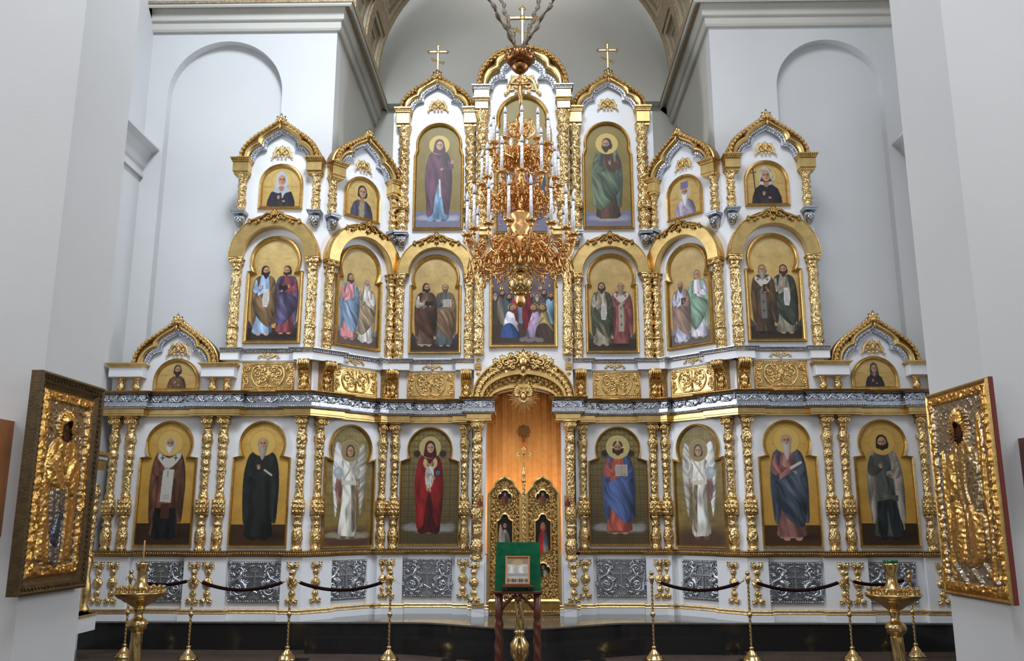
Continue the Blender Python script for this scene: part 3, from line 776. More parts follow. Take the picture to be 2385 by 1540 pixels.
xDo = at_y(1135, 937, YD).x
ent = {}
def level(v, u=588): return zA(v, u)
ZE0, ZE1, ZE2, ZE3, ZE4 = level(971), level(954.5), level(946), level(921.5), level(915.5)
ZL0, ZL1 = level(1297), level(1284)
ZS0, ZS1, ZS2 = level(841, 640), level(824, 640), level(814, 640)
for sd in (-1, 1):
    S = SIDE[sd]; far = 'left of the royal doors' if sd < 0 else 'right of the royal doors'
    path = plan_path(.1, sE, xDo, .06)
    P = path if sd < 0 else mir(path)
    e = thing('entablature', 'silver and gold entablature with vine frieze running across the screen '+far, 'entablature', (0,0,0), 0, 'entablatures above the lower icons')
    mb = MB(); sweep_plan(mb, P, [(0, ZE0), (.07, ZE0), (.07, ZE0+.02), (.06, ZE0+.03), (.06, ZE1-.01), (.08, ZE1), (0, ZE1)]); obj('gold_fascia', mb, 'gold_flat', e)
    mb = MB(); sweep_plan(mb, P, [(0, ZE1), (.085, ZE1), (.095, ZE1+.012), (.095, ZE1+.02), (.12, ZE1+.03), (.12, ZE2+.03), (.09, ZE2+.035), (.085, ZE2+.04), (.085, ZE3-.02), (.12, ZE3), (0, ZE3)]); obj('frieze', mb, 'silver', e)
    mb = MB(); sweep_plan(mb, P, [(0, ZE3), (.125, ZE3), (.15, ZE3+.012), (.17, ZE4-.006), (.17, ZE4), (0, ZE4+.01)]); obj('cornice', mb, 'gold_dark', e)
    # rope moulding
    mb = MB()
    rp = [p for p in P]
    off = MB(); sweep_plan(off, rp, [(.105, ZE1+.014), (.12, ZE1+.026), (.105, ZE1+.038)]); 
    for x, y, a, L in walk([(v[0], v[1]) for v in off.v[1::3]], .032):
        t = len(mb.v); mb.blob((0,0,0), (.017, .012, .0105), 5, 2, .6); c, s_ = math.cos(a), math.sin(a)
        for i in range(t, len(mb.v)):
            px_, py_, pz_ = mb.v[i]; mb.v[i] = (x+px_*c-py_*s_, y+px_*s_+py_*c, ZE1+.026+pz_)
    tag(obj('rope_moulding', mb, 'silver', e, True), kind='stuff')
    # vine scroll of the frieze: running spirals
    mb = MB(); off = MB(); sweep_plan(off, P, [(.1, 0), (.1, 1)]); Q = [(v[0], v[1]) for v in off.v[0::2]]
    zc_ = (ZE2+.04+ZE3-.02)/2; hh = (ZE3-ZE2-.06)/2; k = 0
    for x, y, a, L in walk(Q, .125):
        t = len(mb.v); up = 1 if k % 2 else -1; k += 1
        mb.tube([(-L/2, 0, -up*hh*.8), (-L*.2, 0, -up*hh*.3), (L*.05, 0, up*hh*.8), (L*.3, 0, up*hh*.9), (L*.5, 0, up*hh*.7)], [.013, .016, .016, .014, .012], 5)
        scroll(mb, L*.08, up*hh*.05, hh*.66, PI/2*up, -1.0*up, .015, 0, 5, 9)
        leaf_fan(mb, -L*.25, up*hh*.3, up*1.2, hh*1.0, 3, 0, .7); leaf_fan(mb, L*.3, -up*hh*.5, -up*.6, hh*.7, 2, 0, .8)
        c, s_ = math.cos(a), math.sin(a)
        for i in range(t, len(mb.v)):
            px_, py_, pz_ = mb.v[i]; mb.v[i] = (x+px_*c-py_*s_, y+px_*s_+py_*c, zc_+pz_)
    obj('vine_scroll', mb, 'silver', e, True)
    # gilded sill above the pedestals, white plinth with gold stripes
    path = plan_path(.09, sE, at_y(1133, 1290, YD).x, .0, False)
    P = path if sd < 0 else mir(path)
    sl_ = thing('sill_moulding', 'long gilded sill moulding under the lower icons, '+far, 'moulding', (0,0,0), 0, 'gilded sills under the lower icons')
    mb = MB(); sweep_plan(mb, P, [(-.02, ZL0), (.02, ZL0), (.03, ZL0+.015), (.06, ZL0+.035), (.06, ZL1-.012), (.075, ZL1-.005), (.075, ZL1), (-.02, ZL1+.01)]); obj('moulding', mb, 'gold_dark', sl_)
    mb = MB(); off = MB(); sweep_plan(off, P, [(.063, 0), (.063, 1)])
    for x, y, a, L in walk([(v[0], v[1]) for v in off.v[0::2]], .03): mb.blob((x, y, (ZL0+ZL1)/2+.01), (.011, .011, .013), 5, 2)
    tag(obj('bead_row', mb, 'gold', sl_, True), kind='stuff')
    path = plan_path(.09, sE, at_y(1133, 1290, YD).x, .0, True)
    P = path if sd < 0 else mir(path)
    pl = thing('pedestal_wall', 'white lacquered pedestal wall with two gold stripes, '+far, 'plinth', (0,0,0), 0, 'white pedestal walls of the screen')
    zg0, zg1 = level(1429), level(1418.5)
    mb = MB(); sweep_plan(mb, P, [(-.3, ZD), (.03, ZD), (.03, zg0-.01), (.015, zg0), (0, zg1), (0, ZL0+.005), (-.3, ZL0+.005)]); obj('pedestal', mb, 'board', pl)
    for zz in (zg0-.002, zg0+.036):
        mb = MB(); sweep_plan(mb, P, [(0, zz), (.028, zz), (.034, zz+.008), (.028, zz+.02), (0, zz+.024)]); obj('gold_stripe', mb, 'gold', pl)
    # silver ledge under the middle icons
    sM = [hs(A, u, 830) for u in (519, 556)]+[hs(A, 693, 828)]
    path = plan_path(.09, sM, 0, 0, False); path = [path[0]] + path[1:]
    P = path if sd < 0 else mir(path)
    lg = thing('silver_ledge', 'white ledge with silver rope moulding under the middle icons, '+far, 'ledge', (0,0,0), 0, 'silver topped ledges of the middle tier')
    mb = MB(); sweep_plan(mb, P, [(-.3, ZS0), (.03, ZS0), (.03, ZS1), (-.3, ZS1)]); obj('fascia', mb, 'board', lg)
    mb = MB(); sweep_plan(mb, P, [(-.3, ZS1), (.035, ZS1), (.05, ZS1+.015), (.05, ZS1+.03), (.08, ZS1+.04), (.09, ZS2-.01), (.09, ZS2), (-.3, ZS2+.006)]); obj('silver_moulding', mb, 'silver', lg)
    mb = MB(); off = MB(); sweep_plan(off, P, [(.055, 0), (.055, 1)])
    for x, y, a, L in walk([(v[0], v[1]) for v in off.v[0::2]], .036):
        t = len(mb.v); mb.blob((0,0,0), (.02, .014, .013), 5, 2, .6); c, s_ = math.cos(a), math.sin(a)
        for i in range(t, len(mb.v)):
            px_, py_, pz_ = mb.v[i]; mb.v[i] = (x+px_*c-py_*s_, y+px_*s_+py_*c, ZS1+.03+pz_)
    tag(obj('rope_moulding', mb, 'silver', lg, True), kind='stuff')

# ------------------------------------------------------------------ white boards of the screen
ZKA = A.hit(655, 378)[1]; ZKC = Cb.hit(1020, 263)[1]; ZKD = D.hit(1218, 211)[1]; ZKE = A.hit(412, 850)[1]
def board(name, bay, sd, P, label, th=.12):
    mb = MB(); mb.prism([(x if sd < 0 else -x, z) for x, z in P], 0, th)
    o = obj(name, mb, 'board', None, False, bay.w(0, 0, 0, sd), bay.rot(sd))
    tag(o, label, 'screen panel', 'white boards of the icon screen'); return o
for sd in (-1, 1):
    S = SIDE[sd]
    s0 = hs(A, 252, 1100)
    board('screen_panel', A, sd, [(s0, ZL1), (s0, ZE1), (0, ZE1), (0, ZL1)], 'white lacquered wall panel behind the two outermost large icons on the '+S)
    board('screen_panel', B, sd, [(0, ZL1), (0, ZE1), (LB_, ZE1), (LB_, ZL1)], 'white slanted wall panel behind the lower angel icon on the '+S)
    xc1 = at_y(1100, 1000, YC).x-xBC
    board('screen_panel', Cb, sd, [(0, ZL1), (0, ZE1), (xc1, ZE1), (xc1, ZL1)], 'white wall panel around the large icon next to the royal doors on the '+S)
    a0, a1, a2 = hs(A, 524, 880), hs(A, 538, 700), hs(A, 553, 450)
    e0 = hs(A, 262, 890)
    zmid = zA(560, 545)
    board('screen_panel', A, sd, [(a0, ZE4-.1), (a0, ZS1), (a1, ZS1), (a1, zmid), (a2, zmid+.1), (a2, ZKA), (0, ZKA), (0, ZE4-.1)], 'tall white panel of the two upper tiers at the outer '+S+' end')
    board('screen_panel', B, sd, [(0, ZE4-.1), (0, ZKA), (LB_, ZKA), (LB_, ZE4-.1)], 'tall white slanted panel of the two upper tiers on the '+S)
    board('screen_panel', Cb, sd, [(0, ZE4-.1), (0, ZKC), (xc1+.03, ZKC), (xc1+.03, ZE4-.1)], 'tallest white panel beside the centre of the screen on the '+S)
    board('screen_panel', A, sd, [(e0, ZE4-.1), (e0, ZKE), (a0-.002, ZKE), (a0-.002, ZE4-.1)], 'low white panel under the small outermost arch on the '+S, .1)
# centre: door posts and the high centre panel with its arched opening
xo = at_y(1103, 1000, YD).x; xi_ = at_y(1131, 1000, YD).x
for sd in (-1, 1):
    a, b = sorted((sd*abs(xo), sd*abs(xi_)))
    mb = MB().box(a, b, YD-.004, YD+.5, ZD, ZE3); 
    z1 = D.hit(1115, 1309)[1]; a2, b2 = sorted((sd*(abs(xo)+.0), sd*(abs(xi_)-.0)))
    mb.bbox(a2, b2, YD-.13, YD, ZD+.12, z1, .006); mb.box(a2, b2, YD-.15, YD, ZD, ZD+.12)
    o = obj('door_post', mb, 'board'); tag(o, 'white post with pedestal at the %s side of the royal doors' % SIDE[sd], 'door post')
    mb = MB().box(a2, b2, YD-.165, YD-.12, ZD+.12, ZD+.145).box(a2, b2, YD-.165, YD-.12, ZD+.155, ZD+.18); obj('gold_stripe', mb, 'gold', o)
rx = abs(xDo); zsp = D.hit(1217, 934)[1]; ztp = D.hit(1217, 902)[1]
# opening: 164 px wide, its crown at 'ztp'
arc = [(-rx*math.cos(PI*k/24), zsp+(ztp-zsp)*math.sin(PI*k/24)) for k in range(25)]
xo2 = abs(at_y(1106, 700, YD).x)
P = [(-abs(xo), ZE3), (-abs(xo), ZKD*.0+D.hit(1217, 545)[1]), (-xo2, D.hit(1217, 545)[1]), (-xo2, ZKD), (xo2, ZKD), (xo2, D.hit(1217, 545)[1]), (abs(xo), D.hit(1217, 545)[1]), (abs(xo), ZE3), (rx, ZE3)]+arc[::-1]+[(-rx, ZE3)]
mb = MB().prism(P, 0, .34)
tag(obj('screen_panel', mb, 'board', None, False, (0, YD, 0)), 'white centre panel rising above the royal doors to the highest arch', 'screen panel', 'white boards of the icon screen')

# ------------------------------------------------------------------ columns
def mod_leaf(a, n, k):
    return lambda t, z: a*math.sin(n*t+k*z)*(.6+.4*math.sin(k*z*1.7))
def col_proto(kind):
    """unit height; parts: base, shaft (with relief), optional block, capital"""
    parts = {}
    r = .040
    if kind == 'lower':
        prof = [(.0,.036),(.02,.038),(.03,.03),(.045,.026),(.055,.034),(.075,.04),(.11,.041),(.15,.034),(.175,.024),(.185,.034),(.2,.034),(.21,.025),(.23,.025),(.24,.036),(.255,.036),(.265,.026)]
        parts['base'] = (prof, mod_leaf(.14, 6, 90), None)
        parts['block'] = 'block:.265:.375:.043'
        prof = [(.375,.026),(.39,.036),(.40,.036),(.42,.026),(.44,.027),(.47,.028),(.5,.028),(.53,.028),(.56,.028),(.585,.028),(.595,.036),(.605,.026),(.615,.024),(.63,.03),(.645,.032),(.665,.028),(.675,.022),(.69,.034),(.71,.036),(.735,.03),(.745,.022),(.755,.032),(.77,.034),(.79,.03),(.80,.036),(.835,.042),(.86,.038),(.875,.026),(.885,.03),(.9,.03)]
        parts['shaft'] = (prof, lambda t, z: .12*math.sin(4*t)*math.sin(z*110)+.06*math.sin(7*t+z*60), None)
        parts['capital'] = 'cap:.90:1.0:.030:.048'
    elif kind == 'door':
        prof = [(0,.038),(.015,.04),(.03,.032),(.05,.036),(.075,.043),(.11,.043),(.13,.036),(.15,.028),(.165,.034),(.19,.036),(.21,.033),(.225,.026),(.235,.036),(.25,.03),(.27,.036),(.31,.043),(.345,.042),(.37,.036),(.385,.04),(.395,.03)]
        parts['base'] = (prof, lambda t, z: .12*math.sin(6*t+z*(130 if z < .13 else 40)), None)
        prof = [(.395,.03),(.41,.03),(.44,.032),(.48,.032),(.53,.032),(.58,.032),(.63,.032),(.68,.032),(.715,.032),(.725,.04),(.74,.03),(.76,.034),(.79,.038),(.815,.028),(.825,.024),(.84,.034),(.865,.037),(.885,.03),(.895,.024),(.91,.03)]
        parts['shaft'] = (prof, lambda t, z: .13*math.sin(4*t)*math.sin(z*90)+.06*math.sin(7*t+z*60), None)
        parts['capital'] = 'cap:.91:1.0:.030:.05'
    elif kind == 'middle':
        prof = [(0,.062),(.015,.062),(.025,.05),(.04,.05),(.055,.062),(.075,.06),(.085,.045),(.095,.055),(.12,.06),(.17,.058),(.21,.05),(.22,.05),(.225,.062),(.245,.062),(.25,.052)]
        parts['base'] = (prof, mod_leaf(.1, 5, 60), None)
        prof = [(.25+.0, .05)]+[(.26+.6*k/26, .051+.003*math.sin(k*2.2)) for k in range(27)]+[(.865,.06),(.88,.06),(.885,.05),(.9,.05)]
        parts['shaft'] = (prof, lambda t, z: .09*math.sin(3*t+z*34)+.07*math.sin(6*t-z*52), None)
        parts['capital'] = 'cap:.895:1.0:.05:.078'
    elif kind == 'small':
        prof = [(0,.09),(.03,.09),(.04,.07),(.07,.075),(.12,.105),(.17,.1),(.2,.075),(.23,.085),(.26,.11),(.31,.115),(.36,.095),(.39,.075),(.42,.085)]
        parts['base'] = (prof, mod_leaf(.14, 5, 60), None)
        prof = [(.42+.38*k/16, .085+.012*math.sin(k*1.3)) for k in range(17)]
        parts['shaft'] = (prof, lambda t, z: .16*math.sin(2*t+z*38)+.06*math.sin(7*t+z*60), None)
        prof = [(.8,.08),(.815,.1),(.83,.09),(.87,.1),(.92,.125),(.97,.15),(1.0,.15)]
        parts['capital'] = (prof, mod_leaf(.14, 6, 50), None)
    elif kind == 'tall':
        prof = [(0,.042),(.01,.042),(.015,.034),(.03,.036),(.05,.05),(.07,.046),(.085,.036),(.1,.042),(.13,.056),(.17,.05),(.195,.036),(.21,.036)]
        parts['base'] = (prof, mod_leaf(.16, 5, 90), None)
        parts['block'] = 'block:.21:.275:.055'
        prof = [(.275,.036),(.285,.046)]+[(.3+.57*k/34, .042+.008*math.sin(k*1.15)) for k in range(35)]+[(.885,.046)]
        parts['shaft'] = (prof, lambda t, z: .15*math.sin(4*t)*math.sin(z*100)+.07*math.sin(3*t+z*70), None)
        prof = [(.885,.036),(.895,.046),(.905,.04),(.93,.045),(.965,.056),(1.0,.062)]
        parts['capital'] = (prof, mod_leaf(.16, 6, 70), None)
    elif kind == 'stub':
        prof = [(0,.2),(.05,.2),(.08,.14),(.2,.22),(.38,.27),(.55,.22),(.68,.16),(.72,.22),(.78,.22),(.82,.17),(.9,.25),(1.0,.27)]
        parts['shaft'] = (prof, mod_leaf(.1, 6, 8), None)
    out = {}
    for n, d in parts.items():
        if isinstance(d, str):
            k, z0, z1, a, *b = d.split(':'); z0 = float(z0); z1 = float(z1); a = float(a)
            mb = MB()
            if k == 'block':
                mb.bbox(-a, a, -a, a, z0, z1, .006)
                for i in range(3):
                    for j in range(3): mb.blob((-a*.62+i*a*.62, -a, z0+(z1-z0)*(.2+.3*j)), (a*.28, .010, (z1-z0)*.13), 6, 2, .6*(i-j))
                for sx in (-1, 1):
                    for j in range(3): mb.blob((sx*a, -a*.3, z0+(z1-z0)*(.2+.3*j)), (.008, a*.3, (z1-z0)*.13), 6, 2)
            else:
                b = float(b[0]); h = z1-z0; mb.lathe([(z0, a), (z0+h*.2, a*1.05), (z0+h*.45, a*1.1), (z0+h*.7, (a+b)/2)], 12, mod=mod_leaf(.1, 5, 60))
                mb.bbox(-b*.86, b*.86, -b*.86, b*.86, z0+h*.38, z0+h*.86, .004); mb.bbox(-b, b, -b, b, z0+h*.86, z1, .003)
                for sx in (-1, 1): mb.tube(spiral(sx*b*.62, z0+h*.6, b*.36, b*.08, PI/2, -sx*1.0, 9, -b*.9), .005, 4)
                leaf_fan(mb, 0, z0+h*.4, PI/2, b*.9, 5, -b*.88, .5)
        else:
            prof, md, _ = d; mb = MB(); fine = []
            for (z0, r0), (z1, r1) in zip(prof[:-1], prof[1:]):
                m = 2 if (z1-z0) > .012 else 1
                for q in range(m): fine.append((z0+(z1-z0)*q/m, r0+(r1-r0)*q/m))
            fine.append(prof[-1]); mb.lathe(fine, 20, mod=md)
        me = mb.mesh(n, M['gold' if n == 'capital' and kind in ('lower', 'door', 'middle') else 'gold_carved'], True); fix_normals(me); out[n] = me
    return out
CP = {k: col_proto(k) for k in ('lower', 'door', 'middle', 'small', 'tall', 'stub')}
def column(kind, bay, sd, s, z0, z1, label, group, d=.045, wide=1.0):
    t = thing('carved_column', label, 'column', bay.w(s, z0, d, sd), bay.rot(sd), group)
    h = z1-z0; t.scale = (h*wide, h*wide, h)
    for n, me in CP[kind].items(): link(n, me, t)
    return t
ICON_AT = {}
NEAR = {  # what each column stands beside: (bay, order)
}
def cols():
    lo = [(A,265,1088,'outermost, beside the outer edge of'),(A,302,1088,'just outside'),(A,481,1088,'just on the inner side of')]
zL0c, zL1c = ZL1, ZE0
NM = {-1: dict(L1='the white-scroll bishop icon', L2='the black monk icon', LB='the left angel icon', LC='the Mother and Child icon',
               MA='the icon with long scroll', MB='the pink-robed pair icon', MC='the book-holding pair icon', TA='the white-scarfed nun icon', TB='the young warrior icon',
               TC='the purple-veiled woman icon', E='the small far-left icon'),
      1: dict(L1='the grey warrior icon', L2='the white-bearded elder icon', LB='the right angel icon', LC='the Christ icon',
              MA='the dark-robed bishops icon', MB='the green-robed pair icon', MC='the red-robed pair icon', TA='the woman with cross icon', TB='the lilac-hatted bishop icon',
              TC='the green-cloaked man icon', E='the small far-right icon')}
for sd in (-1, 1):
    n = NM[sd]; inn = 'inner'; S = SIDE[sd]
    for bay, u, wch, txt in ((A, 265, 'L1', 'outermost of the pair outside '), (A, 302, 'L1', 'directly outside '), (A, 481, 'L1', 'directly inside '), (A, 518.5, 'L2', 'directly outside '),
                             (A, 701.6, 'L2', 'directly inside '), (B, 737.5, 'LB', 'directly outside '), (B, 886, 'LB', 'directly inside '), (Cb, 920, 'LC', 'directly outside '), (Cb, 1083, 'LC', 'directly inside ')):
        column('lower', bay, sd, hs(bay, u, 1088), ZL1, ZE0, 'gold column '+txt+n[wch], 'gold columns of the lower tier')
    column('door', D, sd, hs(D, 1111.5, 1130), D.hit(1111, 1305)[1], ZE0, 'bulbous gold column on the %s post of the royal doors' % S, 'gold columns at the royal doors', .05)
    for bay, u, v, wch, txt in ((A, 548, 710, 'MA', 'directly outside '), (A, 726.5, 710, 'MA', 'directly inside '), (B, 761, 710, 'MB', 'directly outside '), (B, 905, 740, 'MB', 'directly inside '), (Cb, 930, 740, 'MC', 'directly outside '), (Cb, 1093, 740, 'MC', 'directly inside ')):
        column('middle', bay, sd, hs(bay, u, v), ZS2, A.hit(550, 605)[1], 'round gold column '+txt+n[wch], 'round gold columns of the middle tier')
    column('middle', D, sd, hs(D, 1116, 740), D.hit(1116, 828)[1], D.hit(1116, 555)[1], 'tall round gold column %s of the centre crowd icon' % S, 'tall gold columns by the centre icon', .05, .72)
    for bay, u, v, wch, txt in ((A, 565.5, 455, 'TA', 'directly outside '), (A, 738, 455, 'TA', 'directly inside '), (B, 771, 455, 'TB', 'directly outside '), (B, 912, 500, 'TB', 'directly inside ')):
        column('small', bay, sd, hs(bay, u, v), A.hit(565, 499)[1], A.hit(565, 408)[1], 'short gold column '+txt+n[wch], 'short gold columns of the upper side tier')
    for u, txt in ((941, 'directly outside '), (1097, 'directly inside ')):
        column('tall', Cb, sd, hs(Cb, u, 400), Cb.hit(935, 546)[1], Cb.hit(935, 298)[1], 'tall knobbly gold column '+txt+n['TC'], 'tall gold columns of the top tier')
    column('tall', D, sd, hs(D, 1123, 400), D.hit(1123, 540)[1], D.hit(1123, 264)[1], 'tall gold column %s of the seated figure behind the chandelier' % S, 'tall gold columns of the top tier')
    for u, txt in ((285.5, 'outer'), (321, 'second'), (498, 'third'), (531, 'innermost')):
        column('stub', A, sd, hs(A, u, 898), ZE4, A.hit(412, 882)[1], '%s short gold baluster beside %s' % (txt, n['E']), 'short gold balusters of the side arches', .05)
# ------------------------------------------------------------------ icons with frames
def geom(bay, bl, br, shl=None, shr=None, nkl=None, nkr=None, al=None, ar=None, top=None):
    h = lambda p: bay.hit(*p)
    W = (h(br)[0]-h(bl)[0])/2; s = (h(br)[0]+h(bl)[0])/2; z0 = (h(br)[1]+h(bl)[1])/2
    g = dict(s=s, z0=z0, W=W)
    g['ztop'] = h(top)[1]-z0
    if shl:
        g['W'] = (W+(h(shr)[0]-h(shl)[0])/2)/2
        g['s'] = (s+(h(shr)[0]+h(shl)[0])/2)/2
        g['zs'] = (h(shl)[1]+h(shr)[1])/2-z0; g['zn'] = (h(nkl)[1]+h(nkr)[1])/2-z0
        g['nk'] = (h(nkr)[0]-h(nkl)[0])/2
    if al: g['r'] = (h(ar)[0]-h(al)[0])/2
    return g
def outline(g, n=28):
    W, zt = g['W'], g['ztop']
    if 'rect' in g: return [(-W,0),(-W,zt),(W,zt),(W,0)]
    r = g.get('r', W)
    if 'zs' not in g:
        r = min(r, W); c = zt-r; P = [(-W, 0)]+[(-r*math.cos(PI*k/n), c+r*math.sin(PI*k/n)) for k in range(n+1)]+[(W, 0)]
        return P
    c = zt-r; nk = min(g['nk'], r*.99); zn = g['zn']
    # horseshoe arch springing from the neck
    a = -math.acos(max(-1, min(1, nk/r))); 
    zn2 = c+r*math.sin(a)
    P = [(-W, 0), (-W, g['zs'])]
    if zn < zn2: P.append((-nk, zn))
    else: P.append((-nk, min(zn, zn2)))
    P += [(-r*math.cos(a+(PI-2*a)*k/n), c+r*math.sin(a+(PI-2*a)*k/n)) for k in range(n+1)]
    P += [(-P[2][0], P[2][1]), (W, g['zs']), (W, 0)]
    Q = [P[0]]
    for p in P[1:]:
        if math.hypot(p[0]-Q[-1][0], p[1]-Q[-1][1]) > 1e-4: Q.append(p)
    return Q
def icon(bay, sd, g, paint, label, fw=.04, th=.06, group=None, pitch=.0058, frame='gold_frame', picd=-.012):
    t = thing('icon', label, 'icon', bay.w(g['s'], g['z0'], 0, sd), bay.rot(sd), group)
    P = outline(g)
    mb = MB(); sweep2d(mb, P, [(0, .0), (0, -th*.8), (-fw*.18, -th), (-fw*.5, -th*.85), (-fw*.62, -th*.95), (-fw*.8, -th*.8), (-fw, -th*.35), (-fw, 0)], closed=True)
    obj('frame', mb, frame, t)
    x0 = min(p[0] for p in P)+fw*.6; x1 = max(p[0] for p in P)-fw*.6; z0 = fw*.6; z1 = max(p[1] for p in P)-fw*.6
    pic = Pic(x1-x0, z1-z0, pitch); paint(pic)
    me = pic_mesh(pic, offset_poly(P, -fw*.8), x0, z0, 'painting', 'paint')
    link('painting', me, t, (0, picd, 0))
    return t
def halo_g(k=0): return ((206,172,100),(150,112,58))
def plain(paint, gr=None, marks=True):
    def f(p):
        gold_ground(p, (204,166,86), (196,146,62)); 
        if marks: name_marks(p, p.hm*.815, p.hm)
        if gr: ground(p, *gr)
        paint(p)
    return f
def P_L1L(p):
    ground(p, .175, (58,44,30), (34,28,22)); saint(p, 0, p.hm*.045, p.hm*.84, (96,62,52), (92,62,50), (196,190,184), (206,200,196), .25, halo=((214,180,104),(190,146,70)), omo=True, barefoot=False, stole=None, drape=False, bald=True, under=(28,30,34))
    H = p.hm*.84; y = p.hm*.045
    p.poly([(-.02*H,y+.68*H),(-.05*H,y+.66*H),(-.06*H,y+.36*H),(.05*H,y+.35*H),(.06*H,y+.67*H)], (204,200,190), smooth=False)
    p.line([(0,y+.6*H),(0,y+.66*H)], .006*H, (90,80,76)); text_lines(p, -.035*H, .03*H, y+.38*H, y+.43*H, 3, (110,100,94), .004*H)
    p.poly([(-.1*H,y+.3*H),(-.12*H,y+.02*H),(.12*H,y+.02*H),(.1*H,y+.3*H)], (26,28,30), folds=(2*PI/(.04*H), .3, .03))
    p.poly([(-.04*H,y+.34*H),(-.045*H,y+.2*H),(.045*H,y+.2*H),(.04*H,y+.34*H)], (84,48,36))
def P_L2L(p):
    ground(p, .17, (66,46,30), (34,26,22)); saint(p, 0, p.hm*.045, p.hm*.84, (30,32,32), (34,38,36), (140,130,120), (150,140,130), .8, halo=((210,174,94),(186,142,66)), barefoot=False, stole=(40,42,38), drape=False, bald=True, inner=(30,34,32), under=(26,26,28))
    H = p.hm*.84; y = p.hm*.045
    p.line([(.03*H,y+.67*H),(.1*H,y+.62*H)], .018*H, (196,186,168))
def P_L1R(p):
    ground(p, .175, (58,44,30), (34,28,22))
    H = p.hm*.84; y = p.hm*.045
    saint(p, 0, y, H, (70,74,70), (140,132,122), (34,26,22), (38,28,24), .12, halo=((206,168,88),(184,140,66)), barefoot=False, drape=False, item='sword', inner=(78,76,70), under=(40,44,46))
    p.poly([(-.12*H,y+.42*H),(-.11*H,y+.36*H),(.11*H,y+.36*H),(.12*H,y+.42*H)], (84,88,78), folds=(2*PI/(.02*H), .25, .05))
    p.poly([(-.09*H,y+.36*H),(-.1*H,y+.06*H),(-.02*H,y+.04*H),(0,y+.3*H),(.03*H,y+.04*H),(.1*H,y+.06*H),(.09*H,y+.36*H)], (38,46,48), folds=(2*PI/(.04*H), .2, .05))
def P_L2R(p):
    ground(p, .165, (74,50,32), (40,30,24)); saint(p, 0, p.hm*.045, p.hm*.86, (128,88,84), (66,76,88), (150,140,130), (178,168,158), 1.0, halo=((212,176,96),(186,142,66)), item='roll', flip=1, bald=True, inner=(150,100,96), under=(150,106,104))
def P_LB(fl):
    def f(p):
        p.grad((150,132,74), (128,104,52)); p.damask((96,84,48), .06, .45); p.noise(.12, 12)
        p.ell(0, p.hm*.05, p.wm*.75, p.hm*.14, (78,50,40), .9, .5)
        if fl > 0: cloud(p, p.hm*.09, p.hm*.05, (150,142,124))
        angel(p, 0, p.hm*.06, p.hm*.8, fl)
    return f
def P_LCL(p):
    p.grad((150,130,74), (74,62,44)); p.damask((78,66,44), .068, .85); p.damask((206,188,132), .034, .18); p.noise(.06, 8)
    p.line([(-p.wm*.36, 0), (-p.wm*.36, p.hm*.8)], .008, (60,50,36), .6); p.line([(p.wm*.36, 0), (p.wm*.36, p.hm*.8)], .008, (60,50,36), .6)
    p.ell(-p.wm*.23, p.hm*.775, .05, .05, (58,44,34)); p.ell(p.wm*.23, p.hm*.775, .05, .05, (58,44,34))
    cloud(p, p.hm*.14, p.hm*.07, (150,148,148))
    virgin(p, .0, p.hm*.085, p.hm*.80, (128,30,32), (70,18,22), True, (72,28,34), ((196,178,120),(222,206,150)))
def P_LCR(p):
    p.grad((150,130,74), (74,62,44)); p.damask((78,66,44), .068, .85); p.damask((206,188,132), .034, .18); p.noise(.06, 8)
    p.ell(-p.wm*.23, p.hm*.775, .05, .05, (58,44,34)); p.ell(p.wm*.23, p.hm*.775, .05, .05, (58,44,34))
    cloud(p, p.hm*.14, p.hm*.07, (160,158,158))
    H = p.hm*.80; y = p.hm*.085
    saint(p, 0, y, H, (168,88,76), (70,86,128), (62,40,30), (66,42,32), .2, halo=((206,188,126),(224,208,150)), item='open_book', flip=1, inner=(172,92,80), under=(150,62,60))
    for a, b in ((0, .075), (-.075, 0), (.075, 0)): p.line([(a*H*.7, y+.93*H+b*H*.6), (a*H, y+.93*H+b*H)], .02*H, (224,208,150))
def two(p, a, b, gr, hill=None, y0=.06, hh=.66, dx=.2):
    gold_ground(p, (206,180,120), (196,152,80), .07)
    if hill: hills(p, .2, hill)
    ground(p, .13, gr, tuple(c*.7 for c in gr))
    name_marks(p, p.hm*(y0+hh+.08), p.hm, (120,88,54), (-.2, .2))
    H = p.hm*hh
    b(p, p.wm*dx, p.hm*y0, H); a(p, -p.wm*dx, p.hm*y0, H)
DK = (40,30,26)
def P_MAL(p): two(p, lambda p,x,y,H: saint(p,x,y,H*1.02,(132,152,176),(104,82,56),DK,DK,.45,item='scroll',under=(150,176,190),inner=(138,158,182),turn=1),
                  lambda p,x,y,H: saint(p,x+.02,y+.02,H,(118,62,68),(74,66,92),(60,40,30),(56,38,28),.1,item='dark_book',flip=-1,under=(116,52,56),turn=-1), (52,40,34), (70,66,82))
def P_MBL(p): two(p, lambda p,x,y,H: saint(p,x,y,H,(196,128,132),(112,132,156),(66,44,34),(70,48,36),.2,under=(176,96,104),inner=(200,134,136),turn=1),
                  lambda p,x,y,H: saint(p,x,y-.02,H*.97,(206,202,198),(146,126,100),(150,140,130),(196,186,176),.6,flip=-1,under=(196,188,180),inner=(210,206,202)), (86,70,62), (116,112,126))
def P_MCL(p): two(p, lambda p,x,y,H: saint(p,x,y,H,(96,76,66),(74,48,38),(34,26,22),(34,26,22),.2,item='dark_book',under=(176,166,152),inner=(170,158,146),turn=1),
                  lambda p,x,y,H: saint(p,x,y,H,(84,96,100),(122,98,72),(96,72,52),(100,74,54),.5,item='open_book',bald=True,under=(74,78,84),inner=(84,74,66)), (62,50,42), (60,60,84))
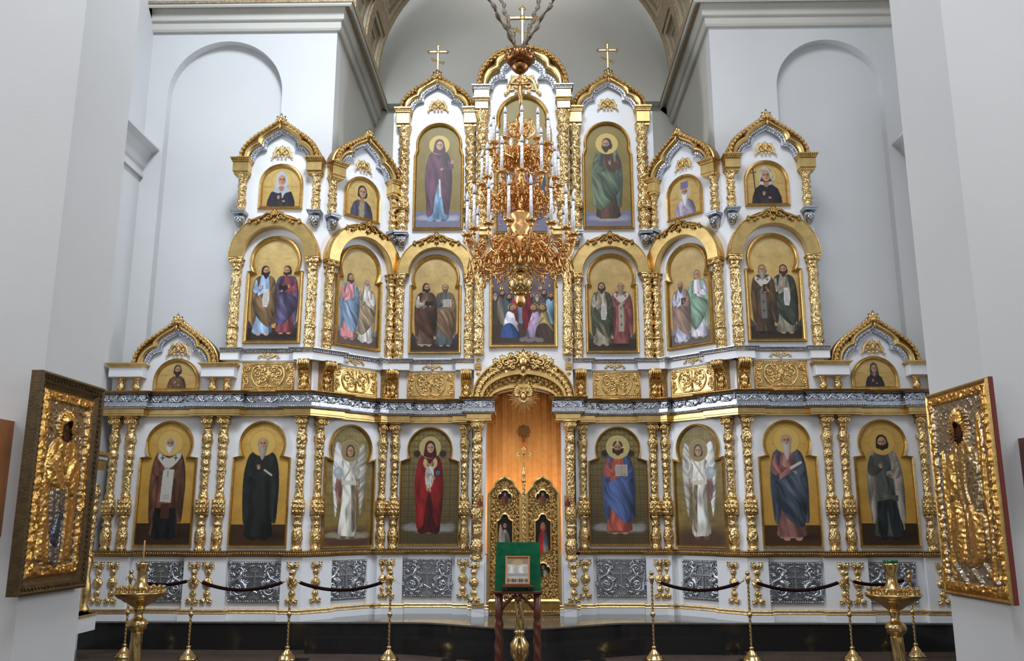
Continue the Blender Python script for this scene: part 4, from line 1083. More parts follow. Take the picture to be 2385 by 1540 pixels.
def P_MAR(p): two(p, lambda p,x,y,H: saint(p,x,y,H,(74,58,44),(84,66,44),(120,108,96),(150,140,130),.8,item='book',omo=True,stole=(120,112,110),barefoot=False,drape=False,under=(30,30,32)),
                  lambda p,x,y,H: saint(p,x,y,H,(126,120,104),(58,62,54),(60,42,30),(66,46,34),.4,item='scroll',under=(140,136,124),inner=(150,146,132)), (56,46,34), (70,74,72))
def P_MBR(p): two(p, lambda p,x,y,H: saint(p,x,y-.03,H*.95,(168,172,196),(132,104,92),(110,90,74),(84,64,54),.6,item='book',under=(196,196,220),inner=(180,184,210),bald=True),
                  lambda p,x,y,H: saint(p,x,y,H*1.03,(206,198,214),(120,150,128),(150,110,80),None,0,under=(210,206,230),flip=-1,bless=False,inner=(210,202,218)), (92,78,70), (126,120,142))
def P_MCR(p): two(p, lambda p,x,y,H: saint(p,x,y,H,(150,142,126),(76,78,60),(56,40,30),(60,44,32),.4,item='scroll',under=(160,156,144),inner=(176,170,156)),
                  lambda p,x,y,H: saint(p,x,y,H,(132,76,74),(128,72,70),(96,72,56),(140,124,106),.6,omo=True,stole=(176,168,150),drape=False,barefoot=False,under=(40,36,36),bald=True), (62,52,42), (84,84,80))
def ground_green(p):
    p.grad((140,122,58), (128,108,46)); p.diaper((168,150,80), .06, .06, .45); p.noise(.06, 7)
def P_TCL(p):
    ground_green(p); p.poly([(-1,0),(-1,p.hm*.17),(1,p.hm*.15),(1,0)], (116,116,140), smooth=False); cloud(p, p.hm*.1, p.hm*.05, (168,168,186))
    virgin(p, 0, p.hm*.07, p.hm*.79, (92,58,76), (98,130,158), False, (84,50,64), ((216,188,104),(222,196,116)), reach=True)
def P_TCR(p):
    ground_green(p); p.poly([(-1,0),(-1,p.hm*.14),(1,p.hm*.17),(1,0)], (116,116,140), smooth=False); cloud(p, p.hm*.09, p.hm*.05, (150,150,170))
    saint(p, 0, p.hm*.07, p.hm*.79, (76,52,38), (84,100,80), (40,30,26), (44,32,26), .35, halo=((216,188,104),(222,196,116)), inner=(76,50,36), under=(58,64,54), flip=-1, turn=-1)
def P_TD(p):
    ground_green(p); p.ell(0, p.hm*.76, .17, .17, (216,186,110)); p.poly([(-1,0),(-1,p.hm*.2),(1,p.hm*.2),(1,0)], (112,112,140), smooth=False)
    H = p.hm*.9; W = p.wm
    p.poly([(-W*.36,p.hm*.1),(-W*.4,p.hm*.5),(-W*.2,p.hm*.64),(W*.2,p.hm*.64),(W*.4,p.hm*.5),(W*.36,p.hm*.1)], (64,66,108), folds=(40, .22, .4), shade=.4)
    p.poly([(-W*.4,p.hm*.5),(-W*.24,p.hm*.62),(-W*.1,p.hm*.5),(-W*.2,p.hm*.3)], (110,110,124), folds=(60, .2, .4))
    p.poly([(-W*.06,p.hm*.52),(-W*.06,p.hm*.42),(W*.34,p.hm*.42),(W*.34,p.hm*.52)], (186,186,200), smooth=False); text_lines(p, -W*.04, W*.32, p.hm*.43, p.hm*.51, 3, (90,90,110), .012)
    p.poly([(-W*.2,p.hm*.25),(-W*.22,p.hm*.03),(W*.22,p.hm*.03),(W*.2,p.hm*.25)], (150,100,110), folds=(50, .22, .1))
    hand(p, -W*.25, p.hm*.55, .05); face(p, 0, p.hm*.745, .2, SK, (50,34,26), (50,34,26), .3)
def P_small(fn):
    def f(p): gold_ground(p, (206,178,112), (196,158,90)); name_marks(p, p.hm*.5, p.hm, xs=(-.33, .33)); fn(p)
    return f
P_TAL = P_small(lambda p: bust(p, 0, 0, p.hm*.86, (44,44,54), (190,190,196), None, 0, hood=(186,190,202), shawl=(176,180,190)))
P_TBL = P_small(lambda p: bust(p, 0, 0, p.hm*.86, (74,74,92), (56,44,40), None, 0, stole=(150,146,116), cross=False))
P_TAR = P_small(lambda p: bust(p, 0, 0, p.hm*.9, (40,36,42), (60,50,46), None, 0, hood=(190,188,182), cross=True))
P_TBR = P_small(lambda p: bust(p, 0, 0, p.hm*.8, (150,146,168), (190,186,190), (214,210,210), .9, hat=(120,114,150), stole=None))
P_EL = P_small(lambda p: bust(p, 0, 0, p.hm*.88, (98,72,50), (44,32,26), (48,34,28), .5, halo=None))
P_ER = P_small(lambda p: bust(p, 0, 0, p.hm*.85, (42,32,36), (64,40,30), None, 0, hood=(76,60,52), halo=None))
def P_MD(p):
    p.grad((120,114,132), (70,58,60)); p.noise(.15, 6)
    W, H = p.wm, p.hm*.8
    p.poly([(-W,0),(-W,H*.36),(0,H*.33),(W,H*.36),(W,0)], (76,62,56), smooth=False)
    cols = [(74,70,58),(96,88,78),(70,92,110),(126,44,50),(84,104,120),(60,62,74),(108,94,66),(66,56,60),(92,120,140)]
    for k in range(9):
        x = -W*.44+W*.88*k/8; hh = H*(.42+.03*math.sin(k*2)); c = cols[k]
        p.poly([(x-W*.075,H*.28),(x-W*.08,H*.55),(x-.02*W,hh+H*.17),(x+.02*W,hh+H*.17),(x+W*.08,H*.55),(x+W*.075,H*.28)], c, folds=(60, .3, .2), shade=.4)
        if k in (5, 6, 8): p.ell(x, hh+H*.22, W*.05, W*.05, (206,176,110))
        face(p, x, hh+H*.21, .09, SK, DK, DK if k % 3 else (170,164,156), .4)
    p.poly([(W*.0,H*.2),(-W*.02,H*.45),(W*.02,H*.66),(W*.1,H*.66),(W*.14,H*.4),(W*.12,H*.2)], (116,34,42), folds=(50, .28, .2), shade=.4)
    for x, c1, c2, f in ((-W*.2,(196,196,206),(54,74,122),1), (W*.2,(168,148,176),(150,130,160),-1), (W*.34,(140,124,84),(70,58,52),-1)):
        p.poly([(x-W*.14,H*.14),(x-W*.1,H*.3),(x-W*.05,H*.42),(x+W*.04,H*.42),(x+W*.08,H*.3),(x+W*.12,H*.14)], c1, folds=(60, .25, .5), shade=.3)
        p.poly([(x-W*.16,H*.1),(x-W*.12,H*.24),(x,H*.28),(x+W*.1,H*.2),(x+W*.14,H*.1)], c2, folds=(60, .25, .3), shade=.3)
        p.line([(x+f*W*.03,H*.34),(x+f*W*.1,H*.27)], .03, c1); hand(p, x+f*W*.11, H*.26, .022)
        p.ell(x+f*W*.02, H*.475, W*.062, W*.062, (206,178,110)); face(p, x+f*W*.02, H*.465, .105, SK, (90,60,40), (90,60,40), .2, f)
    for k in range(7): p.ell(W*(-.02+.05*k), H*(.07+.01*math.sin(k*2)), W*.05, H*.035, (132,122,120), .9, .4)
GEO = dict(
 L1=(A, geom(A,(309,1273),(446,1274),(329,1066),(462,1066),(352,1052),(447,1052),(345,1025),(454,1025),(399,981))),
 L2=(A, geom(A,(530,1275),(666,1276),(545,1066),(680,1066),(567,1053),(663,1053),(560,1030),(668.5,1030),(614,981))),
 LB=(B, geom(B,(744,1279),(862,1274),(755,1065),(875,1069),(770,1052),(858,1055),(768,1035),(866,1035),(817,989.5))),
 LC=(Cb, geom(Cb,(926,1271),(1066,1271),(934,1075),(1072,1075),(955,1061),(1053,1061),(951.5,1040),(1056.7,1040),(1004,995))),
 MA=(A, geom(A,(566,802),(699.5,802),(578,634),(709,634),(590,625),(699,625),(585,600),(704,600),(645,552))),
 MB=(B, geom(B,(774,805),(882,821),(781,638),(887,659),(788,632),(879,650),(787,610),(884,625),(834,572.5))),
 MC=(Cb, geom(Cb,(950.6,825.5),(1072,825.5),(955.5,667),(1076.5,667),(963,659),(1070,659),(961,640),(1073,640),(1017,595))),
 TC=(Cb, geom(Cb,(962,537),(1079,537),(964,365),(1081,365),(971,352),(1077,352),(969,330),(1076,330),(1022.5,289.5))),
 TA=(A, geom(A,(602,489),(704.5,489),al=(605,430),ar=(708,430),top=(657,384))),
 TB=(B, geom(B,(799,502.5),(881,524),al=(800,440),ar=(882,460),top=(840,413))),
 E=(A, geom(A,(357,913),(464,913),al=(357,890),ar=(464,890),top=(412,836))),
)
def both(key, pl, pr, ll, lr, **kw):
    bay, g = GEO[key]
    icon(bay, -1, g, pl, ll, **kw); icon(bay, 1, g, pr, lr, **kw)
both('L1', plain(P_L1L), plain(P_L1R), 'tall gold-ground icon of an old bishop with white scroll, outermost left', 'tall gold-ground icon of a bearded warrior in grey, outermost right', fw=.032)
both('L2', plain(P_L2L), plain(P_L2R), 'tall gold-ground icon of a bearded monk in black robes', 'tall gold-ground icon of a white-bearded man in pink and blue', fw=.032)
both('LB', P_LB(1), P_LB(-1), 'tall angel icon on the slanted wall left of the doors', 'tall angel icon on the slanted wall right of the doors', fw=.034)
both('LC', P_LCL, P_LCR, 'tall patterned icon of a woman in dark red holding a child', 'tall patterned icon of a man in blue and pink holding an open book', fw=.03)
both('MA', P_MAL, P_MAR, 'middle tier icon of two men, one holding a long scroll, one in purple', 'middle tier icon of two bearded bishops in dark robes, far right', fw=.055, th=.07)
both('MB', P_MBL, P_MBR, 'slanted middle tier icon of two men, pink-blue and brown robed', 'slanted middle tier icon of two men, one in green and lilac', fw=.055, th=.07)
both('MC', P_MCL, P_MCR, 'middle tier icon of two men with books left of the chandelier', 'middle tier icon of two men, one in red, right of chandelier', fw=.05, th=.07)
both('TC', P_TCL, P_TCR, 'top tier icon of a veiled woman in purple and blue on green-gold ground', 'top tier icon of a bearded man in a green cloak on green-gold ground', fw=.045, th=.07)
both('TA', P_TAL, P_TAR, 'small arched icon of an old woman in white headscarf and dark dress', 'small arched icon of a woman in black holding a tall cross', fw=.05, th=.06)
both('TB', P_TBL, P_TBR, 'small arched icon of a young dark-haired warrior on the left slanted wall', 'small pale arched icon of a bearded man in a lilac hat, right slanted wall', fw=.045, th=.06)
both('E', P_EL, P_ER, 'small semicircular icon of a bearded man at the far left under the lowest arch', 'small semicircular icon of a woman at the far right under the lowest arch', fw=.05, th=.05)
gD = geom(D,(1154,548),(1289,548),(1154,306),(1289,306),(1161,292),(1282,292),(1160,282),(1283,282),(1222,223)); gD['s'] = 0.0
icon(D, -1, gD, P_TD, 'high central icon of a seated figure in blue behind the chandelier top', fw=.06, th=.08)
gM = geom(D,(1139,810),(1298.6,810),top=(1219,572)); gM['s'] = 0.0; gM['r'] = gM['W']
icon(D, -1, gM, P_MD, 'wide central icon of a crowd of robed figures below the chandelier', fw=.055, th=.07)

# ------------------------------------------------------------------ ogee gables (kokoshnik arches)
def rosette_mesh(m, nm='leaf'):
    mb = MB()
    for k in range(5):
        a = PI/2+(k-2)*.62; L = .9-.1*abs(k-2); mb.blob((math.cos(a)*L*.55, -.1, math.sin(a)*L*.55-.35), (L*.5, .3, .2), 5, 2, a)
    mb.blob((0, -.3, -.25), (.32, .35, .32), 5, 2)
    me = mb.mesh(nm, M[m], True); fix_normals(me); return me
LEAF = rosette_mesh('gold')
def half_curve(kind, which):
    if kind == 'ogee':
        c = {'leaf': [[(494,0),(475,90),(425,170),(352,238),(270,292),(180,348),(100,398),(40,440),(0,470)]],
             'gold': [[(427,0),(408,80),(365,140),(310,178),(262,196)],[(262,196),(246,245),(205,290),(130,338),(60,375),(0,420)]],
             'silver': [[(366,0),(338,70),(285,128),(212,152)],[(212,152),(208,200),(170,250),(95,298),(30,328),(0,348)]]}
    else:
        c = {'leaf': [[(494,0),(482,110),(440,225),(370,325),(270,405),(140,455),(0,475)]],
             'gold': [[(430,0),(414,100),(365,190),(288,240)],[(288,240),(272,310),(205,372),(110,410),(0,424)]],
             'silver': [[(364,0),(338,80),(280,130),(205,138)],[(205,138),(224,205),(185,268),(110,318),(0,335)]]}
    out = []
    for seg in c[which]:
        q = catmull(seg, 4); out += q if not out else q[1:]
    return out
def full_curve(kind, which, hw, hh):
    h = [(x/525*hw, z/490*hh) for x, z in half_curve(kind, which)]
    return [(-x, z) for x, z in h]+[(x, z) for x, z in h[::-1][1:]]
def gable(bay, sd, s, z0, hw, hh, kind, label, thick=.16, off=.0):
    t = thing('arched_gable', label, 'gable', bay.w(s, z0, off, sd), bay.rot(sd), 'gilded arched gables of the screen')
    k = hw/525.0; kz = hh/490.0
    L = full_curve(kind, 'leaf', hw, hh); G = full_curve(kind, 'gold', hw, hh); Sv = full_curve(kind, 'silver', hw, hh)
    mb = MB(); mb.prism([(p[0]*1.03, p[1]) for p in L], 0, .12); obj('tympanum', mb, 'board', t)
    w_ = 30*k
    mb = MB(); sweep2d(mb, L, [(w_, .1), (w_, -thick*.45), (w_*.5, -thick*.52), (-w_, -thick*.5), (-w_, .0)]); obj('gold_band', mb, 'gold_dark', t)
    w_ = 32*k
    mb = MB(); sweep2d(mb, G, [(w_, 0), (w_, -thick*.8), (w_*.55, -thick*.9), (w_*.2, -thick*.82), (-w_*.3, -thick*.8), (-w_*.8, -thick*.66), (-w_, -thick*.55), (-w_, 0)]); obj('gold_moulding', mb, 'gold_flat', t)
    w_ = 27*k
    mb = MB(); sweep2d(mb, Sv, [(w_, 0), (w_, -thick*.5), (-w_, -thick*.42), (-w_, 0)])
    # lace relief on the silver band
    pts = []
    seg = [0]
    for a, b in zip(Sv[:-1], Sv[1:]): seg.append(seg[-1]+math.hypot(b[0]-a[0], b[1]-a[1]))
    n = int(seg[-1]/(w_*1.15)); j = 0
    for i in range(n):
        d = seg[-1]*(i+.5)/n
        while seg[j+1] < d: j += 1
        f = (d-seg[j])/(seg[j+1]-seg[j]); x = Sv[j][0]+(Sv[j+1][0]-Sv[j][0])*f; z = Sv[j][1]+(Sv[j+1][1]-Sv[j][1])*f
        a = math.atan2(Sv[j+1][1]-Sv[j][1], Sv[j+1][0]-Sv[j][0])
        mb.tube(spiral(x, z, w_*.72, w_*.1, a+(i % 2)*PI, .9*(1 if i % 2 else -1), 7, -thick*.5), w_*.17, 4)
        mb.blob((x-math.sin(a)*w_*.75, -thick*.5, z+math.cos(a)*w_*.75), (w_*.3, w_*.3, w_*.3), 5, 2)
        mb.blob((x+math.sin(a)*w_*.75, -thick*.45, z-math.cos(a)*w_*.75), (w_*.32, w_*.3, w_*.32), 5, 2)
    obj('silver_lace', mb, 'silver', t)
    # carved gold leaves, each a piece
    seg = [0]
    for a, b in zip(L[:-1], L[1:]): seg.append(seg[-1]+math.hypot(b[0]-a[0], b[1]-a[1]))
    sz = 56*k; n = max(12, int(seg[-1]/(sz*1.0))); j = 0
    for i in range(n):
        d = seg[-1]*(i+.5)/n
        while seg[j+1] < d: j += 1
        f = (d-seg[j])/(seg[j+1]-seg[j]); x = L[j][0]+(L[j+1][0]-L[j][0])*f; z = L[j][1]+(L[j+1][1]-L[j][1])*f
        a = math.atan2(L[j+1][1]-L[j][1], L[j+1][0]-L[j][0])
        o = link('leaf', LEAF, t, (x, -thick*.82, z)); o.rotation_euler = (0, -a-.25*math.copysign(1, x), 0); o.scale = (sz, sz*1.7, sz)
    if kind == 'ogee':
        mb = MB(); zt = L[len(L)//2][1]
        leaf_fan(mb, 0, zt-sz*.9, PI/2, sz*2.3, 5, -thick*.8, .55); mb.blob((0, -thick*1.0, zt-sz*.6), (sz*.55, sz*.6, sz*.7), 6, 3)
        for q in (-1, 1): scroll(mb, q*sz*.9, zt-sz*.9, sz*.6, PI/2, q*1.1, sz*.2, -thick*.95)
        mb.blob((0, -thick*1.0, zt-sz*1.9), (sz*.3, sz*.4, sz*.8), 6, 3)
        obj('crest', mb, 'gold', t, True)
    return t
def flourish_bm():
    """domed acanthus ornament with drooping curled feet, half width 1"""
    mb = MB(); leaf_fan(mb, 0, .75, PI/2, .5, 5, -.1, .5); mb.blob((0, -.18, .55), (.16, .2, .3), 8, 4); leaf_fan(mb, 0, .25, -PI/2, .35, 3, -.1, .35)
    for q in (-1, 1):
        scroll(mb, q*.34, .52, .3, PI/2, q*1.2, .1); scroll(mb, q*.62, .3, .2, PI/2, -q*1.1, .08)
        mb.tube([(q*.1, 0, .98), (q*.42, 0, .95), (q*.66, 0, .72), (q*.78, 0, .35), (q*.84, 0, .08), (q*.98, 0, -.05)], [.07, .12, .12, .1, .08, .05], 6)
        leaf_fan(mb, q*.5, .85, PI/2-q*.6, .3, 3, -.05, .5); leaf_fan(mb, q*.3, .22, -PI/2+q*.4, .35, 3, -.08, .5); leaf_fan(mb, q*.75, .5, -q*.2 if q > 0 else PI+.2, .25, 2, 0, .6)
        mb.blob((q*1.0, -.02, -.06), (.11, .1, .1), 6, 3)
    return mb
def flourish_low():
    mb = MB(); leaf_fan(mb, 0, .1, PI/2, .3, 3, -.05, .6); leaf_fan(mb, 0, .05, -PI/2, .35, 3, -.05, .4); mb.blob((0, -.08, .08), (.09, .1, .12), 6, 3)
    for q in (-1, 1):
        scroll(mb, q*.36, .2, .16, -PI/2, q*1.0, .06); mb.tube([(q*.12, 0, .02), (q*.4, 0, .02), (q*.62, 0, .2), (q*.8, 0, .12), (q*1.0, 0, -.12)], [.04, .07, .07, .06, .04], 5)
        scroll(mb, q*.85, -.05, .12, PI/2, q*.9, .045); leaf_fan(mb, q*.62, .2, PI/2+q*.4, .22, 2, 0, .7)
    return mb
_fl = flourish_bm().mesh('flourish', M['gold'], True); fix_normals(_fl); _fl2 = flourish_low().mesh('low_flourish', M['gold'], True); fix_normals(_fl2)
def flourish(bay, sd, s, z, w_, label, d=.03):
    o = link('carved_flourish', _fl2 if 'ledge' in label else _fl, None, bay.w(s, z, d, sd), bay.rot(sd)); o.scale = (w_, w_*.7, w_)
    tag(o, label, 'ornament', 'gilded flourishes on the white panels'); return o
def cap(bay, sd, s, z0, z1, w_, label, sil=False, white=False):
    t = thing('column_cap', label, 'capital block', bay.w(s, z0, 0, sd), bay.rot(sd), 'blocks on top of the upper columns')
    h = z1-z0
    mb = MB(); mb.bbox(-w_*.8, w_*.8, -.17, .02, 0, h*.72, .006); mb.box(-w_*.72, w_*.72, -.14, .02, -h*.16, 0)
    obj('block', mb, 'gold_flat' if not white else 'board', t)
    mb = MB(); mb.box(-w_*.86, w_*.86, -.19, .02, h*.72, h*.8).box(-w_, w_, -.23, .02, h*.92, h); mb.box(-w_*.92, w_*.92, -.2, .02, h*.8, h*.92); obj('slab', mb, 'gold_flat' if not sil else 'silver', t)
    mb = MB(); n = max(4, int(w_*2/.028))
    for i in range(n): mb.blob((-w_*.95+w_*1.9*(i+.5)/n, -.215, h*.86), (.010, .014, h*.055), 5, 2)
    tag(obj('bead_row', mb, 'gold' if not sil else 'silver', t, True), kind='stuff')
def bracket(bay, sd, s, z0, z1, w_, label):
    t = thing('silver_bracket', label, 'bracket', bay.w(s, z0, 0, sd), bay.rot(sd), 'silver brackets under the short columns')
    h = z1-z0; mb = MB()
    prof = [(0,.45),(.06,.5),(.16,.55),(.2,.65),(.5,.72),(.72,.85),(.8,.95),(1,1)]
    for (a, r1), (b, r2) in zip(prof[:-1], prof[1:]):
        pass
    mb.rings([[(-w_*r*.8, .02, h*a), (-w_*r*.8, -.16*r, h*a), (w_*r*.8, -.16*r, h*a), (w_*r*.8, .02, h*a)] for a, r in prof[:6]], cap=True)
    mb2 = MB(); mb2.box(-w_, w_, -.19, .02, h*.9, h).box(-w_*.9, w_*.9, -.17, .02, h*.78, h*.9); obj('slab', mb2, 'silver', t)
    for q in (-1, 1): scroll(mb, q*w_*.42, h*.55, w_*.3, PI/2, q*1.2, w_*.09, -.12)
    leaf_fan(mb, 0, h*.55, -PI/2, h*.45, 3, -.12, .5); leaf_fan(mb, 0, h*.1, PI/2, w_*.6, 5, -.085, .6)
    mb.blob((0, -.13, h*.45), (w_*.2, .03, h*.14), 6, 3)
    obj('carving', mb, 'silver', t, True)
cw = lambda bay, u0, u1, v: abs(bay.hit(u1, v)[0]-bay.hit(u0, v)[0])/2
for sd in (-1, 1):
    S = SIDE[sd]; n = NM[sd]
    sA = hs(A, 655, 378); wA = cw(A, 559, 750, 378); hA = A.hit(657, 282)[1]-ZKA
    gable(A, sd, sA, ZKA, wA, hA, 'ogee', 'ogee gable with gold leaf border over '+n['TA'])
    sB = (hs(B, 767, 377)+hs(B, 922, 428))/2; wB = (hs(B, 922, 428)-hs(B, 767, 377))/2
    gable(B, sd, sB, ZKA, wB, hA*wB/wA*1.02, 'ogee', 'slanted ogee gable with gold leaf border over '+n['TB'])
    sC = hs(Cb, 1019, 263); wC = cw(Cb, 930, 1108, 263)
    gable(Cb, sd, sC, ZKC, wC, Cb.hit(1021, 179)[1]-ZKC, 'ogee', 'high ogee gable topped by a cross over '+n['TC'])
    gable(A, sd, hs(A, 412, 850), ZKE, cw(A, 312, 513, 850), A.hit(420, 744)[1]-ZKE, 'ogee', 'lowest ogee gable over '+n['E'], .12)
    flourish(A, sd, hs(A, 659, 357), A.hit(659, 369)[1], .155, 'gold flourish above '+n['TA'])
    flourish(B, sd, (hs(B, 822, 390)+hs(B, 866, 398))/2, B.hit(843, 400)[1], .15, 'gold flourish above '+n['TB'])
    flourish(Cb, sd, hs(Cb, 1021, 250), Cb.hit(1021, 260)[1], .16, 'gold flourish above '+n['TC'])
    flourish(A, sd, hs(A, 418, 815), A.hit(418, 829)[1], .16, 'gold flourish above '+n['E'])
    flourish(A, sd, hs(A, 627, 832), A.hit(627, 833)[1], .155, 'small gold flourish on the white ledge below '+n['MA'], .045)
    flourish(B, sd, hs(B, 824, 848), B.hit(824, 846)[1], .155, 'small gold flourish on the white ledge below '+n['MB'], .045)
    flourish(Cb, sd, hs(Cb, 1008, 857), Cb.hit(1008, 858)[1], .155, 'small gold flourish on the white ledge below '+n['MC'], .045)
    z0 = A.hit(568, 408)[1]; z1 = ZKA+.0
    cap(A, sd, hs(A, 569, 390), z0, z1, .145, 'gold block at the outer foot of the gable over '+n['TA'])
    cap(A, sd, hs(A, 738, 390), z0, z1, .14, 'gold block at the inner foot of the gable over '+n['TA'])
    cap(B, sd, hs(B, 778, 392), z0, z1, .14, 'gold block at the outer foot of the gable over '+n['TB'])
    cap(B, sd, hs(B, 914, 445), z0, z1, .14, 'gold block at the inner foot of the gable over '+n['TB'])
    z0 = Cb.hit(941, 298)[1]
    cap(Cb, sd, hs(Cb, 942, 280), z0, ZKC, .135, 'gold block at the outer foot of the gable over '+n['TC'])
    cap(Cb, sd, hs(Cb, 1097, 280), z0, ZKC, .13, 'gold block at the inner foot of the gable over '+n['TC'])
    z0 = D.hit(1122, 264)[1]; zm = D.hit(1122, 240)[1]
    cap(D, sd, hs(D, 1123, 240), z0, zm, .13, 'dark gold block below the silver capital, %s of the centre gable' % S)
    cap(D, sd, hs(D, 1123, 225), zm+.01, ZKD, .15, 'silver carved capital at the %s foot of the centre gable' % S, True)
    zE = A.hit(412, 882)[1]; zE1 = A.hit(412, 859)[1]
    for u0, u1, txt in ((262, 346, 'outer'), (474, 556, 'inner')):
        s0, s1 = hs(A, u0, 870), hs(A, u1, 870); sc = (s0+s1)/2; ww = (s1-s0)/2
        t = thing('gable_impost', 'white block with gold cornice at the %s foot of the lowest gable on the %s' % (txt, S), 'impost', A.w(sc, zE, 0, sd), 0, 'imposts of the side gables')
        obj('block', MB().bbox(-ww*.93, ww*.93, -.16, .1, 0, zE1-zE, .006), 'board', t)
        mb = MB().box(-ww*.95, ww*.95, -.17, .1, zE1-zE, zE1-zE+.02).box(-ww*1.06, ww*1.06, -.22, .1, zE1-zE+.035, zE1-zE+.052).box(-ww, ww, -.195, .1, zE1-zE+.02, zE1-zE+.035)
        obj('cornice', mb, 'gold_flat', t)
    zb0, zb1 = A.hit(560, 531)[1], A.hit(560, 498)[1]
    bracket(A, sd, hs(A, 562, 510), zb0, zb1, .105, 'silver carved bracket outside the arch over '+n['MA'])
    bracket(A, sd, hs(A, 736, 510), zb0, zb1, .105, 'silver carved bracket inside the arch over '+n['MA'])
    bracket(B, sd, hs(B, 769, 515), zb0, zb1, .105, 'silver carved bracket outside the arch over '+n['MB'])
    bracket(B, sd, hs(B, 911, 560), zb0, zb1, .105, 'silver carved bracket inside the arch over '+n['MB'])
    bracket(Cb, sd, hs(Cb, 936, 560), Cb.hit(936, 577)[1], Cb.hit(936, 546)[1], .11, 'silver carved bracket outside the arch over '+n['MC'])
    bracket(Cb, sd, hs(Cb, 1096, 560), Cb.hit(936, 577)[1], Cb.hit(936, 546)[1], .11, 'silver carved bracket inside the arch over '+n['MC'])
gable(D, -1, 0, ZKD, cw(D, 1110, 1326, 211), D.hit(1218, 118)[1]-ZKD, 'round', 'rounded three-lobed centre gable behind the chandelier canopy', .2)
flourish(D, -1, 0, D.hit(1220, 218)[1], .27, 'wide gold flourish above the high central icon', .03)

# ------------------------------------------------------------------ plain gold band arches over the middle icons with carved crests
def crest_mesh():
    mb = MB(); leaf_fan(mb, 0, .1, PI/2, .26, 7, -.02, .36); mb.blob((0, -.05, .14), (.07, .05, .08), 6, 3)
    for q in (-1, 1):
        scroll(mb, q*.2, .07, .12, PI*.6 if q > 0 else PI*.4, q*1.3, .035)
        mb.tube([(q*.1, 0, .2), (q*.28, 0, .17), (q*.42, 0, .05), (q*.6, 0, -.02), (q*.78, 0, -.06), (q*.9, 0, -.02)], [.035, .045, .045, .04, .035, .02], 6)
        for k, (x, z) in enumerate(((.35, .05), (.5, -.03), (.66, -.08), (.82, -.08))): leaf_fan(mb, q*x, z, -PI/2-q*.4+q*1.2*(k % 2), .16, 3, -.015, .55)
        scroll(mb, q*.88, -.06, .07, -PI/2, -q*1.0, .025)
    leaf_fan(mb, 0, .02, -PI/2, .2, 3, -.01, .5)
    me = mb.mesh('crest', M['gold_dark'], True); fix_normals(me); return me
CREST = crest_mesh()
def band_arch(bay, sd, s, zs_, ro, ri, h, label):
    t = thing('band_arch', label, 'arch', bay.w(s, zs_, 0, sd), bay.rot(sd), 'plain gold arches over the middle icons')
    rm = (ro+ri)/2; w_ = (ro-ri)/2; f = (h-w_)/rm
    P = [(-rm*math.cos(PI*k/40), rm*f*math.sin(PI*k/40)) for k in range(41)]
    mb = MB(); sweep2d(mb, P, [(w_, .05), (w_, -.13), (w_*.9, -.15), (w_*.8, -.14), (w_*.72, -.15), (-w_*.95, -.15), (-w_, -.14), (-w_, .0)]); obj('band', mb, 'gold_flat', t)
    mb = MB(); n = 84
    for k in range(n):
        a = PI*(k+.5)/n; mb.blob((-(ro-w_*.12)*math.cos(a), -.152, (ro-w_*.12)*f*math.sin(a)), (.008, .008, .008), 4, 2)
    tag(obj('bead_row', mb, 'gold', t), kind='stuff')
    c = link('crest', CREST, t, (0, -.17, h-w_*.9)); c.scale = (ro*.64, ro*.6, ro*.66)
for sd in (-1, 1):
    n = NM[sd]; zs_ = A.hit(640, 604)[1]
    ro, ri = cw(A, 537, 746, 603), cw(A, 569.7, 715, 603); hA_ = A.hit(641, 504)[1]-zs_
    band_arch(A, sd, hs(A, 641.5, 603), zs_, ro, ri, hA_, 'plain gold arch with carved crest over '+n['MA'])
    rB = (hs(B, 926, 645)-hs(B, 751, 604))/2; band_arch(B, sd, (hs(B, 926, 645)+hs(B, 751, 604))/2, zs_, rB, rB*ri/ro, hA_*rB/ro, 'plain gold slanted arch with carved crest over '+n['MB'])
    rC = cw(Cb, 926, 1110, 643); band_arch(Cb, sd, hs(Cb, 1018, 643), zs_, rC, rC*ri/ro, Cb.hit(1018, 556)[1]-zs_, 'plain gold arch with carved crest over '+n['MC'])
band_arch(D, -1, 0, D.hit(1217, 640)[1], cw(D, 1106, 1330, 600)*.8, cw(D, 1106, 1330, 600)*.68, D.hit(1217, 549)[1]-D.hit(1217, 640)[1], 'gold arch over the central crowd icon, mostly behind the chandelier')
for sd in (-1, 1):
    s = hs(D, 1130, 545); z0 = D.hit(1130, 557)[1]; z1 = D.hit(1130, 540)[1]
    t = thing('gold_ledge', 'short gold ledge carrying the tall column %s of the central icon' % SIDE[sd], 'ledge', D.w(s, z0, 0, sd), 0)
    obj('block', MB().bbox(-.13, .13, -.2, .02, 0, (z1-z0)*.7, .006), 'gold_flat', t); obj('slab', MB().box(-.15, .15, -.23, .02, (z1-z0)*.7, (z1-z0)), 'gold', t)

